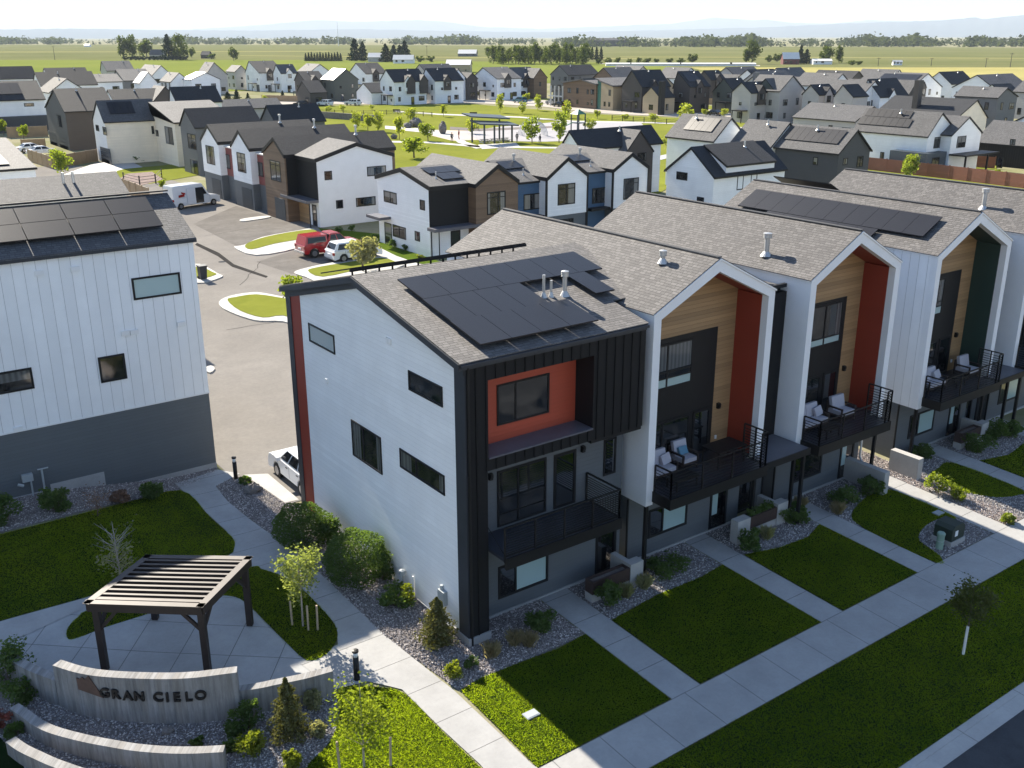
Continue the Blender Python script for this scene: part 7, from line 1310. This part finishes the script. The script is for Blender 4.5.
for px, yt, yb, w, lb_ in ((508, 87, 98, 10, 'pale street tree before the catslide roof house'), (500, 90, 98, 8, 'street tree left of the pale one at the catslide house'), (526, 92, 103, 8, 'street tree before the brown right gable'), (538, 93, 103, 7, 'street tree left of the silver pickup'), (570, 96, 104, 7, 'street tree at the columns of the glazed building'), (591, 96, 107, 9, 'bright street tree left of the box trailer'), (610, 97, 107, 8, 'bright street tree right of the box trailer'), (705, 108, 116, 8, 'yellowish street tree before the near black house'), (724, 108, 117, 9, 'street tree before the olive cottage'), (758, 106, 117, 7, 'street tree before the twin gabled porch'), (785.5, 112, 121, 8, 'street tree at the right twin gable'), (812, 116, 124, 8, 'bright bush tree before the first pointed gable'), (831, 115, 124, 9, 'bright tree before the second pointed gable, left of a pair'), (838, 111, 124, 8, 'taller bright tree before the second pointed gable'), (859, 114, 127, 8, 'bright tree at the dark side wall of the pointed gable house'), (849, 122, 129, 7, 'low bright tree on the kerb at the solar roof'), (740, 110, 118, 6, 'small street tree before the left twin gable'), (663, 96, 104, 6, 'street tree before the small tan gable')):
    ftree(px, yb, yt, w, 'park', 'street_leaf', lb_, gs)
for px, yt, yb, w, lb_ in ((384, 91, 101, 5, 'dark narrow conifer, left of three before the black dormer house'), (404, 89, 101, 5, 'dark narrow conifer, middle of three before the black dormer house'), (417, 90, 101, 5, 'dark narrow conifer, right of three before the black dormer house'), (283, 91, 100, 6, 'dark round conifer at the brown fence'), (228, 92, 100, 9, 'dark green shrubby conifer, left of two at the street corner'), (237, 90, 101, 9, 'dark green shrubby conifer, right of two at the street corner'), (248, 93, 99, 5, 'small dark conifer right of the shrubby pair')):
    ftree(px, yb, yt, w, 'conifer', 'far_conifer', lb_, 'garden conifers')
for px, yt, yb, w, mt, lb_ in ((363, 231, 272, 38, 'leaf_grey', 'pale grey green tree on the alley island beside the white crossover'), (292, 272, 303, 26, 'leaf_tree', 'green tree whose top shows over the end townhouse roof'), (62, 148, 176, 22, 'leaf_young', 'yellow green tree before the cedar fence'), (4, 117, 136, 10, 'leaf_young', 'young yellow tree at the left edge behind the solar roof'), (24, 123, 140, 11, 'leaf_young', 'young yellow tree before the long white house'), (163, 178, 190, 10, 'leaf_young', 'small bush at the garden plot'), (910, 153, 177, 17, 'leaf_tree', 'leaning tree at the red fence'), (906, 163, 178, 11, 'leaf_tree', 'shorter dark tree at the left of the leaning tree'), (997, 167, 184, 9, 'leaf_young', 'small tree at the right end of the red fence'), (951, 159, 168, 11, 'leaf_tree', 'low bush behind the red fence')):
    ftree(px, yb, yt, w, 'park', mt, lb_, 'trees among the near houses')
for px, yb, w, h, mt, lb_ in ((393, 247, 12, 9, 'leaf_shrub', 'dark shrub below the white end wall, first of the row'), (405, 251, 10, 8, 'leaf_shrub', 'dark shrub below the white end wall, second of the row'), (377, 240, 14, 9, 'leaf_shrub', 'dark shrub at the side canopy of the white end wall'), (420, 260, 10, 7, 'leaf_lime', 'yellow green shrub at the corner of the white end wall'), (340, 233, 9, 8, 'leaf_shrub', 'shrub at the foot of the alley end house'), (352, 231, 8, 7, 'leaf_shrub', 'second shrub at the foot of the alley end house'), (120, 163, 14, 7, 'leaf_shrub', 'dark shrub mass before the cream wall, left one'), (137, 162, 16, 8, 'leaf_shrub', 'dark shrub mass before the cream wall, right one')):
    ftree(px, yb, yb-h, w, 'bush', mt, lb_, 'house shrubs', 'shrub', 'shrub')
# beyond the fields
LF = 'tall leafy tree of the farm grove at the far left'; gB = 'trees beyond the green field'
for px, yt, yb, w, k, mt, lb_ in ((124, 36, 59, 11, 'poplar', 'far_leaf', 'tall pale tree at the left end of the farm grove'), (133, 35, 59, 11, 'poplar', 'far_leaf', 'second tall tree of the farm grove'), (147, 40, 58, 14, 'broad', 'far_leaf', 'rounded tree left of the grove house'), (169, 36, 60, 12, 'conifer', 'far_conifer', 'dark broad conifer of the farm grove'), (181, 35, 60, 15, 'poplar', 'far_leaf', 'tall tree at the right end of the farm grove'), (192, 48, 58, 6, 'broad', 'far_leaf', 'small tree just right of the farm grove'), (234, 48, 61, 9, 'broad', 'far_leaf', 'lone round tree in the green field'), (212, 53, 59, 8, 'bush', 'far_leaf', 'bush beside the small field barn'), (355, 40, 61, 11, 'conifer', 'far_conifer', 'left one of the twin dark conifers at the blue farmhouse'), (363, 43, 61, 10, 'conifer', 'far_conifer', 'right one of the twin dark conifers at the blue farmhouse'), (386, 45, 62, 11, 'conifer', 'far_conifer', 'dark conifer right of the blue farmhouse'), (394, 46, 62, 10, 'conifer', 'far_conifer', 'dark conifer in the middle of the four'), (400, 46, 61, 9, 'conifer', 'far_conifer', 'dark conifer third of the four'), (405, 42, 60, 11, 'conifer', 'far_conifer', 'tallest dark conifer, last of the four'), (421, 55, 62, 9, 'bush', 'far_leaf', 'bush right of the low white farmhouse'), (430, 55, 62, 9, 'bush', 'far_leaf', 'second bush right of the low white farmhouse'), (488, 48, 58, 8, 'broad', 'far_leaf', 'small tree right of the grey farm sheds'), (692, 52, 63, 10, 'broad', 'far_leaf', 'largest round tree of the field edge hedge'), (752, 40, 64, 12, 'poplar', 'far_leaf', 'tall lone tree over the white greenhouse'), (746, 50, 64, 8, 'broad', 'far_leaf', 'small tree left of the tall lone tree'), (800, 46, 64, 7, 'conifer', 'far_conifer', 'dark conifer behind the red barn'), (806, 50, 64, 8, 'conifer', 'far_conifer', 'second dark conifer behind the red barn'), (825, 46, 63, 13, 'poplar', 'far_leaf', 'broad tree right of the red barn'), (839, 45, 63, 8, 'poplar', 'far_leaf', 'tall tree at the right end of the barn trees'), (777, 52, 62, 9, 'broad', 'far_leaf', 'round tree left of the red barn'), (769, 54, 62, 8, 'bush', 'far_leaf', 'bush at the left end of the barn trees'), (851, 60, 65, 8, 'bush', 'far_leaf', 'bush at the right of the barn trees'), (858, 60, 65, 8, 'bush', 'far_leaf', 'last bush right of the barn trees')):
    ftree(px, yb, yt, w*(1.35 if k == 'conifer' else 1.2), k, mt, lb_, gB)
for i in range(13): ftree(306+i*2.9, 61.2, 53.5-(i % 3)*.6, 4.2, 'conifer', 'far_conifer', 'small dark conifer in the planted windbreak row', 'windbreak conifers')
rd = random.Random(3)
for i in range(19): x = 494+i*5.1+rd.uniform(-1.5, 1.5); ftree(x, 63.5+(i % 3)*.5, rd.uniform(42, 48), rd.uniform(9, 13), 'poplar', 'far_leaf', 'tall pale green tree of the long poplar grove', 'poplar grove')
for i in range(3): ftree(592+i*4.5, 60, 47.5, 5.5, 'conifer', 'far_conifer', 'dark pointed conifer at the right end of the poplar grove', 'grove conifers')
for i in range(9): ftree(597+i*10.2+rd.uniform(-2, 2), 64, 57+rd.uniform(-.8, .8), rd.uniform(7, 10), 'bush', 'far_leaf', 'round hedge bush along the far field edge', 'field hedge', 'bush')
for i in range(14): ftree(126+i*4.6, 60.3, 55.5, 7, 'bush', 'far_conifer', 'dark hedge bush at the foot of the farm grove', 'grove hedge', 'bush')
def farm(px0, px1, yb, h, label, wall, roof, ze=3.0, dep=9, name='farm_building'):
    a, b_ = G(px0, yb), G(px1, yb); u = (b_-a); u.z = 0; L = u.length; t = thing(name, label, 'farm building', (0, 0, 0), 'farm buildings'); t['_o'] = [0., 0., 0.]; volume(t, 'x', 0, L, 0, dep, 0, ze, ze+h, None, None, wall, roof, ov=.3, ovg=.3)
    autowin(t, '-Y', 0, 0, L, 4, random.Random(int(px0)), n=3); t.location = (a.x, a.y, .05); t.rotation_euler = (0, 0, math.atan2(u.y, u.x)); return t
farm(150, 163, 59.5, 4, 'grey roofed farmhouse inside the farm grove', 'lightgrey_house', 'shingle_grey', 4); farm(201, 209, 58.5, 3, 'small dark barn in the green field', 'charbrown_house', 'shingle_dark'); farm(368, 382, 62, 3, 'pale blue farmhouse between the conifers', 'lightgrey_house', 'metal_roof', 3.4); farm(393, 413, 63.5, 3, 'low white farmhouse with pale roof before the conifers', 'white_lap', 'metal_roof', 2.6); farm(458, 476, 56.5, 3.5, 'grey farm sheds with pale roof in the olive field', 'grey_house', 'metal_roof', 2.6, 14); farm(783, 799, 64.5, 4, 'red barn with a white roof', 'barn_red', 'metal_roof', 3.6); farm(813, 832, 64.5, 1.2, 'low white sheds under the barn trees', 'white_lap', 'metal_roof', 2.2); farm(606, 756, 66.0, .6, 'long low white greenhouse at the field edge', 'white_paint', 'metal_roof', 1.1, 10); farm(587, 627, 46.3, 4, 'large dark building before the distant woods', 'charbrown_house', 'shingle_dark', 11, 30); farm(84, 89, 46.8, 2, 'tiny white shed in the far olive field', 'white_lap', 'metal_roof'); farm(893, 902, 65.3, 1, 'white trailer parked at the edge of the straw field', 'white_lap', 'metal_roof', 2.0, 3); farm(446, 470, 73, 2.4, 'barn with cream metal roof behind the white cross gable', 'tan_house', 'metal_roof', 4, 14)
for px, yb, yt, lb_ in ((55, 60, 46.5, 'wooden power pole in the left green field'), (878, 66, 58, 'power pole in the right field, first from the barn'), (931, 66, 58.5, 'power pole in the right field, second from the barn'), (985.5, 67.5, 58.5, 'power pole in the right field left of the last one'), (1010, 67.5, 53.5, 'tallest power pole at the right picture edge'), (427, 57, 46, 'thin power pole in the middle olive field')):
    q = G(px, yb); D = (q-CAM).dot(fwd); h = (yb-yt)*D/FPX; t = thing('power_pole', lb_, 'power pole', (q.x, q.y, .05), 'power poles'); MB().tube((q.x, q.y, 0), (q.x, q.y, h), .2, .14, 6).build('pole', 'dark_wood', t); MB().bar(Vector((q.x, q.y, h*.93))-rgt*1.3, Vector((q.x, q.y, h*.93))+rgt*1.3, .09).build('crossarm', 'dark_wood', t)
q = G(338.5, 46); D = (q-CAM).dot(fwd); tag(MB().tube((q.x, q.y, 0), (q.x, q.y, 25*D/FPX*.9), .9, .35, 6).build('radio_mast', 'steel'), 'slender radio mast above the distant woods', 'mast')
# far woods as one mass, hills
rd = random.Random(9); V = []; m = MB(); N = 5200
for i in range(N):
    px = rd.uniform(-160, 1190); wob = math.sin(px*.045)+.8*math.sin(px*.11+1)+.6*math.sin(px*.027+2)
    if rd.random() < .38-.22*wob: continue
    yb = (44.6 if px < 250 else 44.8 if px < 560 else 47)-abs(rd.gauss(0, 3.0)); yb = max(yb, 38.6); q = G(px, yb, .05); h = rd.uniform(7, 18)*(1+.18*wob)*(1.25 if rd.random() < .12 else 1); w_ = h*rd.uniform(.35, .75)
    if 560 < px < 1000 and yb < 43 and rd.random() < .3: h *= .7
    for k in range(11): c = q+Vector((rd.gauss(0, w_*.3), rd.gauss(0, w_*.3), h*rd.uniform(.03, .92))); m.leaves([c], w_*.9*(1.2-(c.z/h)*.6), rd)
tag(m.build('distant_woods', 'wood_leaf'), 'hazy dark band of woods along the horizon', 'woods', None, 'stuff')
def hills(name, prof, D, dep, seed):
    rd = random.Random(seed); xs_ = np.arange(-260, 1300, 6.); P = []; px_ = [p[0] for p in prof]; py_ = [p[1] for p in prof]
    for x in xs_:
        y = np.interp(x, px_, py_)+rd.uniform(-.25, .25); r = ray(x, y); r = r*(D/math.hypot(r.x, r.y)); top = CAM+r; d = Vector((r.x, r.y, 0)).normalized(); row = []
        for f, hf in ((-1, -.02), (-.7, .12), (-.45, .38), (-.2, .72), (0, 1), (.5, .6), (1, -.02)): q = top+d*(dep*f+rd.uniform(-.06, .06)*dep); row.append((q.x, q.y, max(-2, top.z*hf*(1+rd.uniform(-.08, .08) if f else 1))))
        P.append(row)
    m = MB(); k = len(P[0]); m.add([v for r in P for v in r], [(i*k+j, (i+1)*k+j, (i+1)*k+j+1, i*k+j+1) for i in range(len(P)-1) for j in range(k-1)]); o = m.build(name, 'hill_far', smooth=True); o['kind'] = 'structure'
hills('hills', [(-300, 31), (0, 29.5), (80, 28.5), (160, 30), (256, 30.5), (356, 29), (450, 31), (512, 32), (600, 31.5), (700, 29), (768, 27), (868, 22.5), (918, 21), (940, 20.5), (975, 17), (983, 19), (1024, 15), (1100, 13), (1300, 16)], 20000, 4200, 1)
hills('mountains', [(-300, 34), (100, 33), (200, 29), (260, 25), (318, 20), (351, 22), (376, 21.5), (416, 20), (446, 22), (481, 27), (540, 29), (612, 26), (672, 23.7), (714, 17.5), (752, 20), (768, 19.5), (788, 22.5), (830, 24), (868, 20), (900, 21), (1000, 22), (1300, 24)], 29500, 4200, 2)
# air
t = NT('haze_air'); vp = t.n('ShaderNodeVolumePrincipled'); vp.inputs['Color'].default_value = (.80, .90, 1., 1); vp.inputs['Density'].default_value = 5.5e-5; vp.inputs['Anisotropy'].default_value = 0.; t.t.links.new(vp.outputs[0], t.out.inputs['Volume'])
bpy_h = MB().box(-37000, 37000, -37000, 37000, -3.5, 900).build('haze', t.m); tag(bpy_h, None, None, None, 'stuff')
